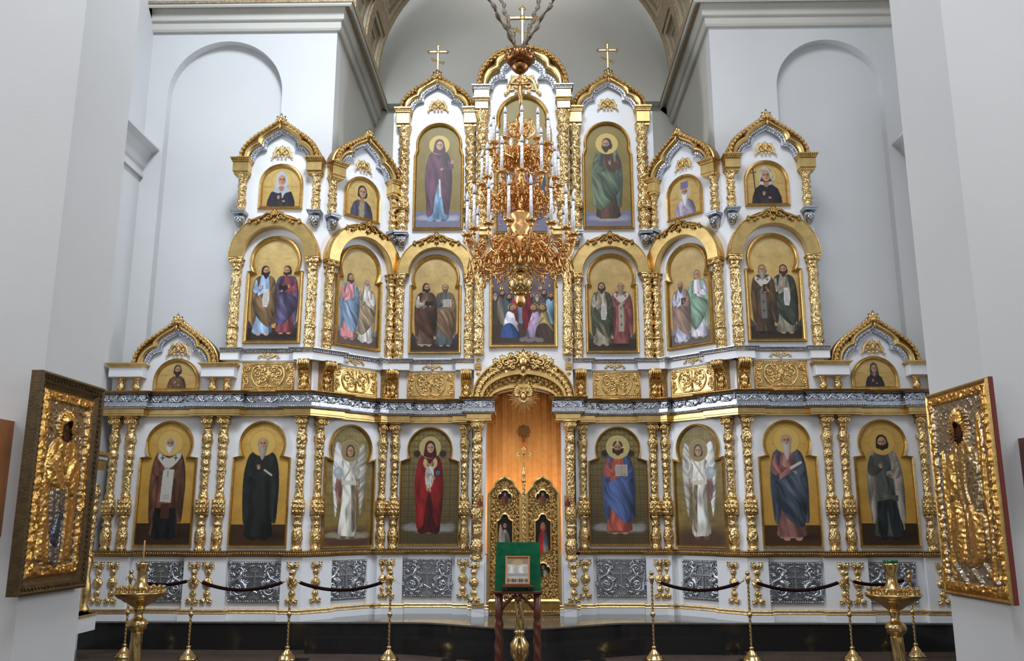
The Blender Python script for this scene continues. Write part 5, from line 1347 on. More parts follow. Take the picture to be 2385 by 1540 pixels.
# ------------------------------------------------------------------ relief plaques
def rope_border(mb, w_, h, r, y=-.03, step=.03):
    for (x0, z0, x1, z1) in ((-w_, 0, w_, 0), (w_, 0, w_, h), (w_, h, -w_, h), (-w_, h, -w_, 0)):
        L = math.hypot(x1-x0, z1-z0); n = int(L/step); a = math.atan2(z1-z0, x1-x0)
        for i in range(n):
            f = (i+.5)/n; mb.blob((x0+(x1-x0)*f, y, z0+(z1-z0)*f), (step*.62, r, r), 5, 2, a+.6)
def silver_plaque_meshes(w_, h):
    out = {}
    out['panel'] = (MB().bbox(-w_, w_, -.03, 0, 0, h, .008), 'silver_dark', False)
    mb = MB(); rope_border(mb, w_-.018, h-.036, .012); mb.xform(Matrix.Translation((0, 0, .018))); 
    for q in (-1, 1):
        for z in (.02, h-.02): mb.blob((q*(w_-.02), -.035, z), (.026, .02, .026), 6, 2)
    out['border'] = (mb, 'silver', True)
    def scr(q):
        mb = MB(); cx = q*w_*.6
        scroll(mb, cx, h*.33, h*.2, PI/2, q*1.7, .026, -.038, 6, 18); scroll(mb, cx, h*.76, h*.13, -PI/2, -q*1.4, .02, -.038, 5, 14)
        mb.tube([(q*w_*.4, -.035, h*.12), (cx+q*h*.2, -.04, h*.2), (cx+q*h*.2, -.04, h*.5), (cx-q*h*.02, -.04, h*.6), (cx-q*h*.1, -.035, h*.8)], [.014, .022, .026, .022, .012], 6)
        for k in range(8):
            a = k*PI/4; leaf_fan(mb, cx+math.cos(a)*h*.19, h*.33+math.sin(a)*h*.19, a+q*.6, h*.15, 3, -.038, .6)
        for k in range(5):
            a = k*PI*.4; leaf_fan(mb, cx+math.cos(a)*h*.12, h*.77+math.sin(a)*h*.12, a, h*.11, 3, -.038, .6)
        for k in range(5): mb.blob((cx+math.cos(k*1.257)*h*.06, -.045, h*.33+math.sin(k*1.257)*h*.06), (h*.04, .012, h*.03), 5, 2, k*1.257)
        for k in range(6): leaf_fan(mb, q*w_*(.36+.02*k), h*(.2+.13*k), PI/2+q*(.5-.3*(k % 3)), h*.13, 3, -.036, .6)
        for k in range(5): leaf_fan(mb, q*w_*.9, h*(.14+.17*k), PI/2+q*.7*(k % 2), h*.12, 3, -.036, .6)
        mb.tube([(q*w_*.03, -.036, h*.9), (q*w_*.2, -.038, h*.88), (q*w_*.3, -.038, h*.8)], .008, 5)
        return mb
    for q in (-1, 1): out['scroll%d' % q] = (scr(q), 'silver', True)
    mb = MB(); 
    mb.bbox(-.011, .011, -.048, -.03, h*.1, h*.84, .004).bbox(-w_*.34, w_*.34, -.048, -.03, h*.6, h*.6+.022, .004).bbox(-w_*.14, w_*.14, -.048, -.03, h*.74, h*.74+.018, .004)
    mb.tube([(-w_*.13, -.04, h*.33), (w_*.13, -.04, h*.24)], .010, 6); mb.bbox(-w_*.2, w_*.2, -.04, -.03, h*.07, h*.11, .004); mb.bbox(-w_*.13, w_*.13, -.04, -.03, h*.11, h*.14, .004)
    mb.tube([(-w_*.25, -.036, h*.16), (-w_*.12, -.036, h*.56)], .005, 5).tube([(w_*.25, -.036, h*.16), (w_*.12, -.036, h*.56)], .005, 5)
    out['cross'] = (mb, 'silver', False)
    return {k: (lambda me: (fix_normals(me), me)[1])(v[0].mesh(k.rstrip('-1') if k[0] == 's' else k, M[v[1]], v[2])) for k, v in out.items()}
def gold_plaque_meshes(w_, h):
    out = {}
    out['panel'] = (MB().bbox(-w_, w_, -.035, 0, 0, h, .006), 'gold_flat', False)
    mb = MB(); rope_border(mb, w_-.025, h-.05, .011, -.036); mb.xform(Matrix.Translation((0, 0, .025)))
    for a in (.0, .045):
        for (x0, x1, z0, z1) in ((-w_+a, w_-a, a, a+.008), (-w_+a, w_-a, h-a-.008, h-a), (-w_+a, -w_+a+.008, a, h-a), (w_-a-.008, w_-a, a, h-a)): mb.box(x0, x1, -.042, -.03, z0, z1)
    out['border'] = (mb, 'gold', True)
    def half(q):
        mb = MB()
        P = [(q*.01, .2), (q*w_*.2, .14), (q*w_*.45, .22), (q*w_*.62, .5), (q*w_*.55, .78), (q*w_*.4, .86), (q*w_*.3, .74)]
        mb.tube([(x, -.04, z*h) for x, z in catmull(P, 4)], .015, 6)
        for cx, cz, r, a, tt in ((.22, .42, .11, 0, 1.3), (.4, .6, .12, 2, -1.3), (.22, .72, .09, 1, 1.2), (.1, .5, .07, 3, -1.1), (.84, .3, .1, 2, 1.2), (.8, .78, .09, 4, -1.2), (.38, .3, .07, 1, 1.2)):
            scroll(mb, q*cx*w_, cz*h, r*h*1.15, a, q*tt, .014, -.04, 5, 12); leaf_fan(mb, q*cx*w_, cz*h+r*h*.9, PI/2+q*.5, h*.14, 3, -.038, .6)
        for k in range(5): leaf_fan(mb, q*w_*.86, h*(.16+.16*k), PI/2+q*(k-2)*.3, h*.15, 3, -.038, .8)
        mb.tube([(q*w_*.03, -.038, h*.15), (q*w_*.015, -.04, h*.88)], [.009, .005], 5)
        return mb
    for q in (-1, 1): out['scroll%d' % q] = (half(q), 'gold', True)
    mb = MB(); leaf_fan(mb, 0, h*.12, PI/2, h*.16, 5, -.04, .5); leaf_fan(mb, 0, h*.86, -PI/2, h*.1, 3, -.04, .5); out['palmette'] = (mb, 'gold', True)
    return {k: (lambda me: (fix_normals(me), me)[1])(v[0].mesh(k.rstrip('-1') if k[0] == 's' else k, M[v[1]], v[2])) for k, v in out.items()}
def plaque(ms, name, bay, sd, s, z0, label, group, d, sc=(1, 1)):
    t = thing(name, label, 'relief panel', bay.w(s, z0, d, sd), bay.rot(sd), group); t.scale = (sc[0], 1, sc[1])
    for k, me in ms.items(): link('scroll' if k.startswith('scroll') else k, me, t)
    return t
SW = cw(A, 530, 655, 1356)*.985; SH = A.hit(600, 1308)[1]-A.hit(600, 1404)[1]
SM = silver_plaque_meshes(SW, SH); GW = cw(A, 565, 687, 880); GH = A.hit(626, 845)[1]-A.hit(626, 912)[1]; GM = gold_plaque_meshes(GW, GH)
zp = A.hit(600, 1404)[1]; zg = A.hit(626, 912)[1]
for sd in (-1, 1):
    n = NM[sd]
    for bay, u, w0, w1, key in ((A, 375, 320, 431, 'L1'), (A, 595, 533, 655.5, 'L2'), (B, 801, 752, 850, 'LB'), (Cb, 996, 939, 1052, 'LC')):
        s0, s1 = hs(bay, w0, 1356), hs(bay, w1, 1356)
        plaque(SM, 'silver_relief', bay, sd, (s0+s1)/2, zp, 'silver relief plaque with cross and vine scrolls below '+n[key], 'silver cross plaques along the pedestal', 0, ((s1-s0)/2/SW, 1))
    for bay, w0, w1, v, key in ((A, 565, 687, 880, 'MA'), (B, 774, 875, 890, 'MB'), (Cb, 949, 1059, 900, 'MC')):
        s0, s1 = hs(bay, w0, v), hs(bay, w1, v)
        plaque(GM, 'gold_relief', bay, sd, (s0+s1)/2, zg, 'gold relief plaque with heart-shaped scrolls below '+n[key], 'gold scroll plaques between the tiers', 0, ((s1-s0)/2/GW, 1))
# gold consoles
def console_meshes(w_, h):
    side = [(0, 0), (-.12, 0), (-.12, .05*h), (-.09, .09*h), (-.085, .2*h), (-.1, .4*h), (-.14, .65*h), (-.2, .8*h), (-.24, .9*h), (-.23, .98*h), (-.2, h), (0, h)]
    mb = MB(); n = len(side)
    mb.add([(-w_, y, z) for y, z in side]+[(w_, y, z) for y, z in side], [tuple(range(n)), tuple(range(2*n-1, n-1, -1))]+[(i, i+n, (i+1) % n+n, (i+1) % n) for i in range(n)])
    m2 = MB()
    for k in range(5): x = -w_*.8+w_*1.6*k/4; m2.tube([(x, -.2, h*.98), (x, -.25, h*.9), (x, -.21, h*.78), (x, -.15, h*.66)], [.012, w_*.2, w_*.2, w_*.12], 6)
    leaf_fan(m2, 0, h*.32, -PI/2, h*.2, 3, -.11, .5); m2.blob((0, -.11, h*.2), (w_*.55, .03, h*.08), 8, 3); leaf_fan(m2, 0, h*.26, PI/2, h*.3, 3, -.11, .35)
    for k in range(5): m2.blob((-w_*.8+w_*1.6*k/4, -.125, h*.03), (w_*.2, .02, h*.035), 6, 2)
    for q in (-1, 1): m2.tube([(q*w_, -.12, .02*h), (q*w_, -.095, .3*h), (q*w_, -.13, .6*h), (q*w_, -.22, .86*h), (q*w_, -.2, .97*h)], .01, 5)
    a = mb.mesh('block', M['gold_carved_dark']); b = m2.mesh('carving', M['gold'], True); fix_normals(a); fix_normals(b); return {'block': a, 'carving': b}
zc0, zc1 = ZE4+.005, ZS0
KM = console_meshes(cw(A, 701, 728, 880)*.95, zc1-zc0)
for sd in (-1, 1):
    n = NM[sd]
    for bay, u, v, txt in ((A, 713, 880, 'inner side of the gold plaque below '+n['MA']), (B, 752, 885, 'outer side of the gold plaque below '+n['MB']), (B, 896, 900, 'inner side of the gold plaque below '+n['MB']), (Cb, 917, 900, 'outer side of the gold plaque below '+n['MC']), (Cb, 1088, 900, 'inner side of the gold plaque below '+n['MC'])):
        t = thing('gold_console', 'gold console on the '+txt, 'console', bay.w(hs(bay, u, v), zc0, .0, sd), bay.rot(sd), 'gold consoles between the tiers')
        for k, me in KM.items(): link(k, me, t)
# gold appliques on the pedestals
def applique(h):
    mb = MB()
    for z, q in ((h*.92, 1), (h*.08, -1)):
        for s_ in (-1, 1): leaf_fan(mb, s_*h*.02, z-q*h*.06, q*PI/2-s_*q*.75, h*.19, 3, -.02, .4)
    for z, r in ((.5, .125), (.76, .085), (.24, .085)): mb.lathe([(-r*h*1.1, .01), (-r*h*.7, r*h*.8), (0, r*h*1.1), (r*h*.7, r*h*.8), (r*h*1.1, .01)], 10, (0, 0, z*h), mod_leaf(.12, 6, 60), .6)
    for z in (.36, .64, .86, .14): mb.lathe([(-h*.03, h*.035), (0, h*.05), (h*.03, h*.035)], 10, (0, 0, z*h), None, .6)
    me = mb.mesh('pedestal_carving', M['gold_carved'], True); fix_normals(me); return me
hp = A.hit(686, 1309)[1]-A.hit(686, 1406)[1]; AP = applique(hp)
for sd in (-1, 1):
    n = NM[sd]
    for bay, u, d, txt in ((A, 235, .09, 'outermost gold pedestal carving on the %s' % SIDE[sd]), (A, 269, .09, 'gold pedestal carving just outside the plaque below '+n['L1']), (A, 457, .09, 'gold pedestal carving just inside the plaque below '+n['L1']),
                      (A, 489, .09, 'gold pedestal carving just outside the plaque below '+n['L2']), (A, 685, .09, 'gold pedestal carving just inside the plaque below '+n['L2']), (B, 726, .09, 'gold pedestal carving just outside the plaque below '+n['LB']),
                      (B, 882, .09, 'gold pedestal carving just inside the plaque below '+n['LB']), (Cb, 908, .09, 'gold pedestal carving just outside the plaque below '+n['LC']), (Cb, 1079, .09, 'gold pedestal carving just inside the plaque below '+n['LC']),
                      (D, 1105, .13, 'gold carving on the pedestal of the %s door post' % SIDE[sd])):
        o = link('pedestal_carving', AP, None, bay.w(hs(bay, u, 1357), A.hit(686, 1406)[1] if bay is not D else D.hit(1105, 1402)[1], d+.005, sd), bay.rot(sd))
        tag(o, txt, 'ornament', 'gold carvings on the white pedestals')
    # square pendant ornament beside the door arch
    t = thing('square_pendant', 'small square gold pendant ornament %s of the door arch' % SIDE[sd], 'ornament', D.w(hs(D, 1113.5, 855), D.hit(1113, 877)[1], .0, sd), 0, 'square pendants beside the door arch')
    h = D.hit(1113, 832)[1]-D.hit(1113, 877)[1]; mb = MB(); mb.bbox(-.052, .052, -.035, 0, h*.34, h*.66, .01); mb.bbox(-.035, .035, -.05, -.03, h*.42, h*.58, .01); obj('plate', mb, 'gold', t)
    for z, sg in ((.85, 1), (.14, -1)):
        mb = MB(); mb.blob((0, -.012, h*z), (.035, .015, .035), 4, 1); leaf_fan(mb, 0, h*(z-.12*sg), sg*PI/2, .05, 3, -.01, .7); obj('finial', mb, 'gold', t)

# ------------------------------------------------------------------ crosses
def cross_thing(loc, h, label, d=0):
    t = thing('orthodox_cross', label, 'cross', loc, 0)
    w_ = h*.028
    mb = MB().bbox(-w_, w_, -w_*.8, w_*.8, h*.14, h*.94, w_*.4); obj('upright', mb, 'gold', t)
    mb = MB().bbox(-h*.26, h*.26, -w_*.8, w_*.8, h*.7, h*.7+2*w_, w_*.4)
    for q in (-1, 1): 
        for dx, dz in ((.31, 0), (.27, .04), (.27, -.04)): mb.blob((q*h*dx, 0, h*.7+w_+h*dz), (h*.03, h*.03, h*.03), 6, 3)
    mb.blob((0, -w_, h*.7+w_), (h*.05, h*.03, h*.05), 6, 3)
    for k in range(8): mb.tube([(0, -w_, h*.7+w_), (math.cos(k*PI/4+PI/8)*h*.11, -w_*.5, h*.7+w_+math.sin(k*PI/4+PI/8)*h*.11)], [h*.012, .002], 4)
    obj('cross_bar', mb, 'gold', t)
    mb = MB(); mb.tube([(-h*.13, 0, h*.47), (h*.13, 0, h*.36)], w_*.9, 6)
    for q in (-1, 1):
        for dx, dz in ((0, 0), (-.03, .035), (.03, .03), (0, -.035)): mb.blob((q*h*.15+h*dx, 0, h*(.415-q*.055)+h*dz), (h*.026, h*.026, h*.026), 6, 3)
    obj('foot_bar', mb, 'gold', t)
    mb = MB()
    for dx, dz in ((0, .97), (-.04, .93), (.04, .93)): mb.blob((h*dx, 0, h*dz), (h*.03, h*.03, h*.03), 6, 3)
    obj('finial', mb, 'gold', t)
    obj('base', MB().lathe([(0, h*.09), (h*.03, h*.05), (h*.05, h*.05), (h*.09, h*.07), (h*.13, h*.045), (h*.15, h*.03)], 12), 'gold', t, True)
    return t
for sd in (-1, 1):
    z = Cb.hit(1020, 179)[1]; cross_thing(Cb.w(sC, z-.0, .08, sd), Cb.hit(1020, 108)[1]-z, 'gold three-barred cross on the high %s gable' % SIDE[sd])
z = D.hit(1217, 122)[1]; cross_thing((0, YD-.05, z-.02), D.hit(1217, 15)[1]-z, 'tallest gold three-barred cross, above the centre gable behind the chains')
# ------------------------------------------------------------------ royal doors, arch, curtain, dove
zspr = D.hit(1217, 932)[1]
def ringband(mb, ro, ri, ho, hi, y0, y1, n=48):
    rows = []
    for k in range(n+1):
        a = PI*k/n; c, s_ = math.cos(a), math.sin(a)
        rows.append([(-ro*c, y1, ho*s_), (-ro*c, y0, ho*s_), (-ri*c, y0, hi*s_), (-ri*c, y1, hi*s_)])
    return mb.rings(rows, cap=True)
t = thing('door_arch', 'wide gold carved leaf arch over the royal doors', 'arch', (0, YD, zspr))
Ro = cw(D, 1098, 1336, 932); Ho = D.hit(1217, 834)[1]-zspr; Ri = cw(D, 1141, 1293, 932); Hi = D.hit(1217, 905)[1]-zspr
lerp = lambda f: (Ri+(Ro-Ri)*f, Hi+(Ho-Hi)*f)
def rb(name, f0, f1, y0, m):
    mb = MB(); (a, b), (c, d) = lerp(f1), lerp(f0); ringband(mb, a, c, b, d, y0, .02); return obj(name, mb, m, t)
rb('outer_fillet', .93, 1.0, -.2, 'gold_flat'); rb('leaf_band', .52, .93, -.17, 'gold_carved_dark'); rb('roll_moulding', .40, .5, -.2, 'gold_flat'); rb('inner_band', .1, .40, -.08, 'gold_carved_dark'); rb('inner_fillet', .0, .1, -.12, 'gold_flat')
rb('roll_moulding', .5, .54, -.19, 'gold')
for f, n, sz in ((.74, 24, .075), (.25, 16, .052)):
    a_, b_ = lerp(f)
    for k in range(n):
        a = PI*(k+.5)/n; o = link('leaf', LEAF, t, (-a_*math.cos(a), -.19 if f > .5 else -.1, b_*math.sin(a)))
        o.rotation_euler = (0, a-PI/2, 0) if True else 0; o.scale = (sz, sz*.6, sz*1.1)
mb = MB()
for k in range(70):
    a = PI*(k+.5)/70; a_, b_ = lerp(.95); mb.blob((-a_*math.cos(a), -.205, b_*math.sin(a)), (.013, .013, .013), 5, 2)
tag(obj('bead_row', mb, 'gold', t, True), kind='stuff')
mb = MB(); leaf_fan(mb, 0, Ho-.08, PI/2, .17, 7, -.22, .42); mb.blob((0, -.24, Ho-.1), (.065, .06, .09), 8, 4); mb.blob((0, -.23, Ho-.2), (.04, .05, .07), 8, 4)
for q in (-1, 1):
    for k, (x, dz, r) in enumerate(((.13, -.08, .065), (.25, -.11, .055), (.35, -.16, .045), (.15, -.17, .045))):
        scroll(mb, q*x, Ho+dz, r, PI/2, q*(1.2 if k % 2 == 0 else -1.2), .02, -.22); leaf_fan(mb, q*(x+.03), Ho+dz+.04, PI/2-q*.6, .1, 4, -.21, .45)
    for k in range(5): leaf_fan(mb, q*(.08+.09*k), Ho-.015-.022*k*k*.5-.01*k, PI/2-q*.2*k, .09, 4, -.2, .45)
leaf_fan(mb, 0, Ho-.24, -PI/2, .1, 3, -.22, .5)
obj('crest', mb, 'gold', t, True)
# white soffit handled by the centre panel; dove in rays
zdv = D.hit(1218, 927)[1]
t = thing('dove_in_rays', 'gold dove in a sunburst hanging under the door arch', 'relief', (0, YD-.12, zdv))
mb = MB(); R = .215
for k in range(36):
    a = 2*PI*k/36+.05; L = R*(1.0 if k % 2 else .82)*(1.12 if abs(math.sin(a)) < .2 or abs(math.cos(a)) < .15 else 1)
    if math.sin(a) > .55: L *= .8
    mb.tube([(math.cos(a)*.05, -.012, math.sin(a)*.05), (math.cos(a)*L, -.006, math.sin(a)*L)], [.011, .004], 5)
    if 0: mb.add([(math.cos(a-.075)*.05, 0, math.sin(a-.075)*.05), (math.cos(a+.075)*.05, 0, math.sin(a+.075)*.05), (math.cos(a)*L, -.004, math.sin(a)*L), (math.cos(a)*.09, -.018, math.sin(a)*.09)], [(0, 3, 2), (3, 1, 2), (0, 1, 3), (0, 2, 1)])
obj('rays', mb, 'gold', t)
mb = MB(); mb.blob((0, -.04, 0), (.035, .03, .06), 10, 5); mb.blob((0, -.06, .065), (.022, .022, .026), 8, 4); mb.blob((0, -.085, .07), (.006, .014, .006), 5, 2)
for q in (-1, 1):
    for k in range(7): aa = 1.15-.2*k; L = .2-.014*k; mb.blob((q*(.03+math.cos(aa)*L*.5), -.04, .01+math.sin(aa)*L*.55), (L*.5, .008, .014), 5, 2, aa if q > 0 else PI-aa)
for k in range(5): mb.blob(((k-2)*.012, -.03, -.075), (.012, .006, .035), 5, 2, (k-2)*-.15)
obj('dove', mb, 'gold', t, True)
# posts between arch and floor, threshold
for sd in (-1, 1):
    pass
yD2 = YD+.12
xl, xr = at_y(1129, 1300, yD2).x, at_y(1307, 1300, yD2).x; XD = (xr-xl)/2
zd0 = at_y(1218, 1403, yD2).z; 
t = thing('door_threshold', 'gold carved threshold strip below the royal doors', 'threshold', (0, yD2-.03, ZD))
obj('board', MB().bbox(-XD, XD, -.02, .06, .0, zd0-ZD, .006), 'gold_dark', t)
mb = MB(); n = 22
for k in range(n): leaf_fan(mb, -XD+2*XD*(k+.5)/n, .025, PI/2, .05, 3, -.022, .6)
obj('leaf_row', mb, 'gold', t, True)
# one leaf of the royal doors
def door_outline(W, H, zsh):
    h = [(W, 0), (W, zsh*.96), (W*.98, zsh), (W*.86, zsh+(H-zsh)*.16), (W*.70, zsh+(H-zsh)*.36), (W*.62, zsh+(H-zsh)*.42), (W*.56, zsh+(H-zsh)*.62), (W*.36, zsh+(H-zsh)*.8), (W*.14, zsh+(H-zsh)*.9), (0, H)]
    return [(-x, z) for x, z in h]+[(x, z) for x, z in h[::-1][1:]]
def quatre(cx, cz, r, sx=1.0, n=32):
    out = []
    for k in range(n):
        a = -2*PI*k/n; rr = r*(.86+.3*abs(math.cos(2*a))**.7); out.append((cx+rr*math.cos(a)*sx, cz+rr*math.sin(a)))
    return out
def lobed(cx, z0, z1, w_, n=10):
    r = w_*.62; out = [(cx-w_, z0+w_*.4), (cx-w_, z1-r*1.5), (cx-w_*.72, z1-r*1.3)]
    out += [(cx-r*.75*math.cos(PI*k/n), z1-r*.9+r*.9*math.sin(PI*k/n)) for k in range(n+1)]
    out += [(cx+w_*.72, z1-r*1.3), (cx+w_, z1-r*1.5), (cx+w_, z0+w_*.4), (cx+w_*.72, z0+w_*.25)]
    out += [(cx+r*.75*math.cos(PI*k/n), z0+r*.6-r*.6*math.sin(PI*k/n)) for k in range(n+1)]
    out += [(cx-w_*.72, z0+w_*.25)]
    return out
def inside(P, x, z):
    c = False; n = len(P)
    for i in range(n):
        (xa, za), (xb, zb) = P[i], P[(i+1) % n]
        if (za > z) != (zb > z) and x < (xb-xa)*(z-za)/(zb-za)+xa: c = not c
    return c
Wd = XD/2-.02; Hd = at_y(1172, 1108, yD2).z-zd0; Zs = at_y(1172, 1150, yD2).z-zd0
q1c = at_y(1172, 1158, yD2).z-zd0; m0, m1 = at_y(1172, 1262+25, yD2).z-zd0, at_y(1172, 1198, yD2).z-zd0; q2c = at_y(1172, 1328, yD2).z-zd0
def p_saintbust(c1, c2, hood=None, wing=False):
    def f(p):
        p.grad((30,28,28), (24,22,22)); H = p.hm
        if wing: p.poly([(-p.wm*.1,H*.5),(-p.wm*.3,H*.75),(-p.wm*.42,H*.5),(-p.wm*.4,H*.2),(-p.wm*.2,H*.15)], (176,150,120), folds=(90,.2,.3))
        p.poly([(-p.wm*.36,0),(-p.wm*.3,H*.4),(-p.wm*.1,H*.58),(p.wm*.12,H*.58),(p.wm*.32,H*.4),(p.wm*.36,0)], c1, folds=(70,.25,.4), shade=.4)
        p.poly([(p.wm*.0,H*.5),(p.wm*.2,H*.5),(p.wm*.34,H*.2),(p.wm*.3,0),(p.wm*.05,0)], c2, folds=(70,.25,.4))
        face(p, 0, H*.7, min(p.wm*.34, H*.3), SK, (60,40,30), None, 0, 0, hood)
    return f
for sd in (-1, 1):
    t = thing('royal_door_leaf', '%s leaf of the carved golden royal doors with inset paintings' % ('left' if sd < 0 else 'right'), 'door', (sd*(Wd+.02), yD2, zd0), 0, 'two leaves of the royal doors')
    O = door_outline(Wd, Hd, Zs)
    obj('door_board', MB().prism(O, -.015, .03), 'gold_carved_dark', t)
    mb = MB(); sweep2d(mb, O, [(0, -.01), (0, -.06), (-.02, -.068), (-.045, -.055), (-.05, -.01)], closed=True); obj('door_frame', mb, 'gold_flat', t)
    holes = [quatre(0, q1c, .082), lobed(0, m0, m1, .105), quatre(0, q2c, .085)]
    for P in holes:
        mb = MB(); sweep2d(mb, P, [(.018, -.01), (.02, -.045), (.0, -.055), (-.006, -.03), (-.006, -.01)], closed=True); obj('picture_frame', mb, 'gold', t)
    paints = [p_saintbust((120,62,50), (90,70,60)), p_saintbust((170,170,160), (120,110,96), None, True) if sd < 0 else p_saintbust((150,36,36), (110,116,124), (168,90,60)), p_saintbust((60,46,40), (150,144,130))]
    for P, f in zip(holes, paints):
        x0, x1 = min(p[0] for p in P), max(p[0] for p in P); z0_, z1_ = min(p[1] for p in P), max(p[1] for p in P)
        pc = Pic(x1-x0, z1_-z0_, .005); f(pc); link('painting', pic_mesh(pc, P, x0, z0_, 'painting', 'paint'), t, (0, -.022, 0))
    holes2 = [[(c[0]*1.25+0, (c[1]-cz)*1.2+cz) for c in P] for P, cz in zip(holes, (q1c, (m0+m1)/2, q2c))]
    mb = MB(); rr = random.Random(5); n = 0
    step = .052; z = .06; row = 0
    while z < Hd-.05:
        x = -Wd+.07+(row % 2)*step*.5
        while x < Wd-.05:
            ok = inside(O, x*1.12, z+.05) and inside(O, x*1.12, z-.0) and not any(inside(P, x, z) for P in holes2)
            if ok:
                if rr.random() < .62: scroll(mb, x, z, step*.5, rr.random()*6, (1 if x > 0 else -1)*1.15, .009, -.03, 5, 9)
                else: leaf_fan(mb, x, z, PI/2+x*3+rr.random(), step*.8, 3, -.03, .6)
            x += step
        z += step*.86; row += 1
    obj('scrollwork', mb, 'gold', t, True)
    mb = MB()
    for zz in (zd0*0+.3, .16): mb.bbox(-Wd+.05, Wd-.05, -.035, -.01, zz, zz+.012, .003)
    obj('rail', mb, 'gold_flat', t)
# meeting post with twisted rod and cross
zx = at_y(1217, 1046, yD2).z
t = thing('door_post_cross', 'slender gold rod and cross standing where the two royal door leaves meet', 'cross', (0, yD2-.05, zd0))
hR = at_y(1217, 1125, yD2).z-zd0; hC = zx-zd0
obj('twisted_rod', MB().lathe([(hR*k/90, .02) for k in range(91)], 12, mod=lambda t_, z: .22*math.sin(2*t_+z*90)), 'gold', t, True)
obj('spire', MB().lathe([(hR, .028), (hR+.03, .034), (hR+.06, .02), (hR+.1, .03), (hR+.14, .03), (hR+.18, .014), (hR+.24, .012)], 12), 'gold', t, True)
mb = MB().bbox(-.012, .012, -.01, .01, hR+.22, hC, .004).bbox(-.09, .09, -.01, .01, hC-.1, hC-.075, .004)
for q in (-1, 1):
    for dx, dz in ((.1, 0), (.085, .02), (.085, -.02)): mb.blob((q*dx, 0, hC-.088+dz), (.016, .014, .016), 6, 3)
for dx, dz in ((0, .01), (-.02, -.01), (.02, -.01)): mb.blob((dx, 0, hC+dz), (.014, .014, .014), 6, 3)
obj('cross', mb, 'gold', t)
# curtain
mb = MB(); nx = 160; X0 = XD+.12
rows = []
for z in np.linspace(ZD, zspr+.42, 12): rows.append([(-X0+2*X0*k/nx, .012*math.sin(k*.4)+.006*math.sin(k*1.1+z), z) for k in range(nx+1)])
mb.strip(rows); o = obj('curtain', mb, 'curtain', None, True, (0, 13.24, 0)); tag(o, 'orange silk curtain hanging behind the royal doors', 'curtain')
o.modifiers.new('thickness', 'SOLIDIFY').thickness = .004
# cross-shaped emblem sewn on the curtain
mb = MB(); h0 = at_y(1217, 1030, 13.2).z; h1 = at_y(1217, 991, 13.2).z
mb.blob((0, 0, h1-.09), (.075, .008, .075), 8, 3)
for k in range(8): mb.blob((math.cos(k*PI/4)*.075, 0, h1-.09+math.sin(k*PI/4)*.075), (.03, .008, .03), 6, 2)
mb.bbox(-.02, .02, -.008, .004, h0, h1-.1, .003)
o = obj('curtain_emblem', mb, mat('brown_embroidery', (150, 104, 50), .6, .2), None, True, (0, 13.2, 0)); tag(o, 'brown embroidered cross emblem on the orange curtain', 'emblem')
# tiny icons fixed on the door columns
for sd in (-1, 1):
    t = thing('small_icon', 'tiny brown framed icon fixed to the column at the %s side of the royal doors' % SIDE[sd], 'icon', D.w(hs(D, 1119, 1168), D.hit(1119, 1181)[1], .1, sd), 0)
    obj('frame', MB().bbox(-.045, .045, -.03, 0, 0, .16, .006), 'wood', t)
    pc = Pic(.066, .13, .004); gold_ground(pc); bust(pc, 0, 0, .12, (110,40,34), halo=((220,180,100),(160,120,60)))
    link('painting', pic_mesh(pc, None, -.033, .015, 'painting', 'paint'), t, (0, -.0315, 0))

# ------------------------------------------------------------------ gilded side shrines, partly hidden behind the piers
for sd in (-1, 1):
    S = SIDE[sd]
    t = thing('side_shrine', 'gilded carved shrine standing against the side wall at the far '+S, 'shrine', (sd*(XW-.02), 10.55, ZD))
    def Q(x0, x1, y0, y1, z0, z1): 
        a, b = sorted((-sd*x0, -sd*x1)); return a, b, y0, y1, z0, z1
    obj('plinth', MB().box(*Q(0, .62, -.55, .55, 0, .2)), 'board', t); obj('body', MB().box(*Q(0, .4, -.5, .5, .2, 1.9)), 'board', t)
    obj('gold_stripe', MB().box(*Q(0, .63, -.56, .56, .17, .2)), 'gold', t)
    obj('entablature', MB().box(*Q(0, .55, -.56, .56, 1.92, 2.02)).box(*Q(0, .6, -.6, .6, 2.1, 2.14)), 'gold_flat', t)
    mb = MB().box(*Q(0, .56, -.57, .57, 2.02, 2.1))
    for k in range(26): mb.blob((-sd*.57, -.55+1.1*k/25, 2.06), (.012, .02, .035), 5, 2)
    obj('silver_frieze', mb, 'silver', t)
    for y in (-.45, .45):
        for n_, me in CP['lower'].items():
            if n_ == 'shaft':
                c = link('column', me, t, (-sd*.5, y, .2)); c.scale = (1.72, 1.72, 1.72)
                mb = MB().lathe([(0, .07), (.05, .07), (.1, .04), (.2, .075), (.32, .07), (.45, .04), (.6, .06), (.7, .045)], 14, mod=mod_leaf(.14, 5, 30)); obj('column_base', mb, 'gold', t, True, (-sd*.5, y, .2))

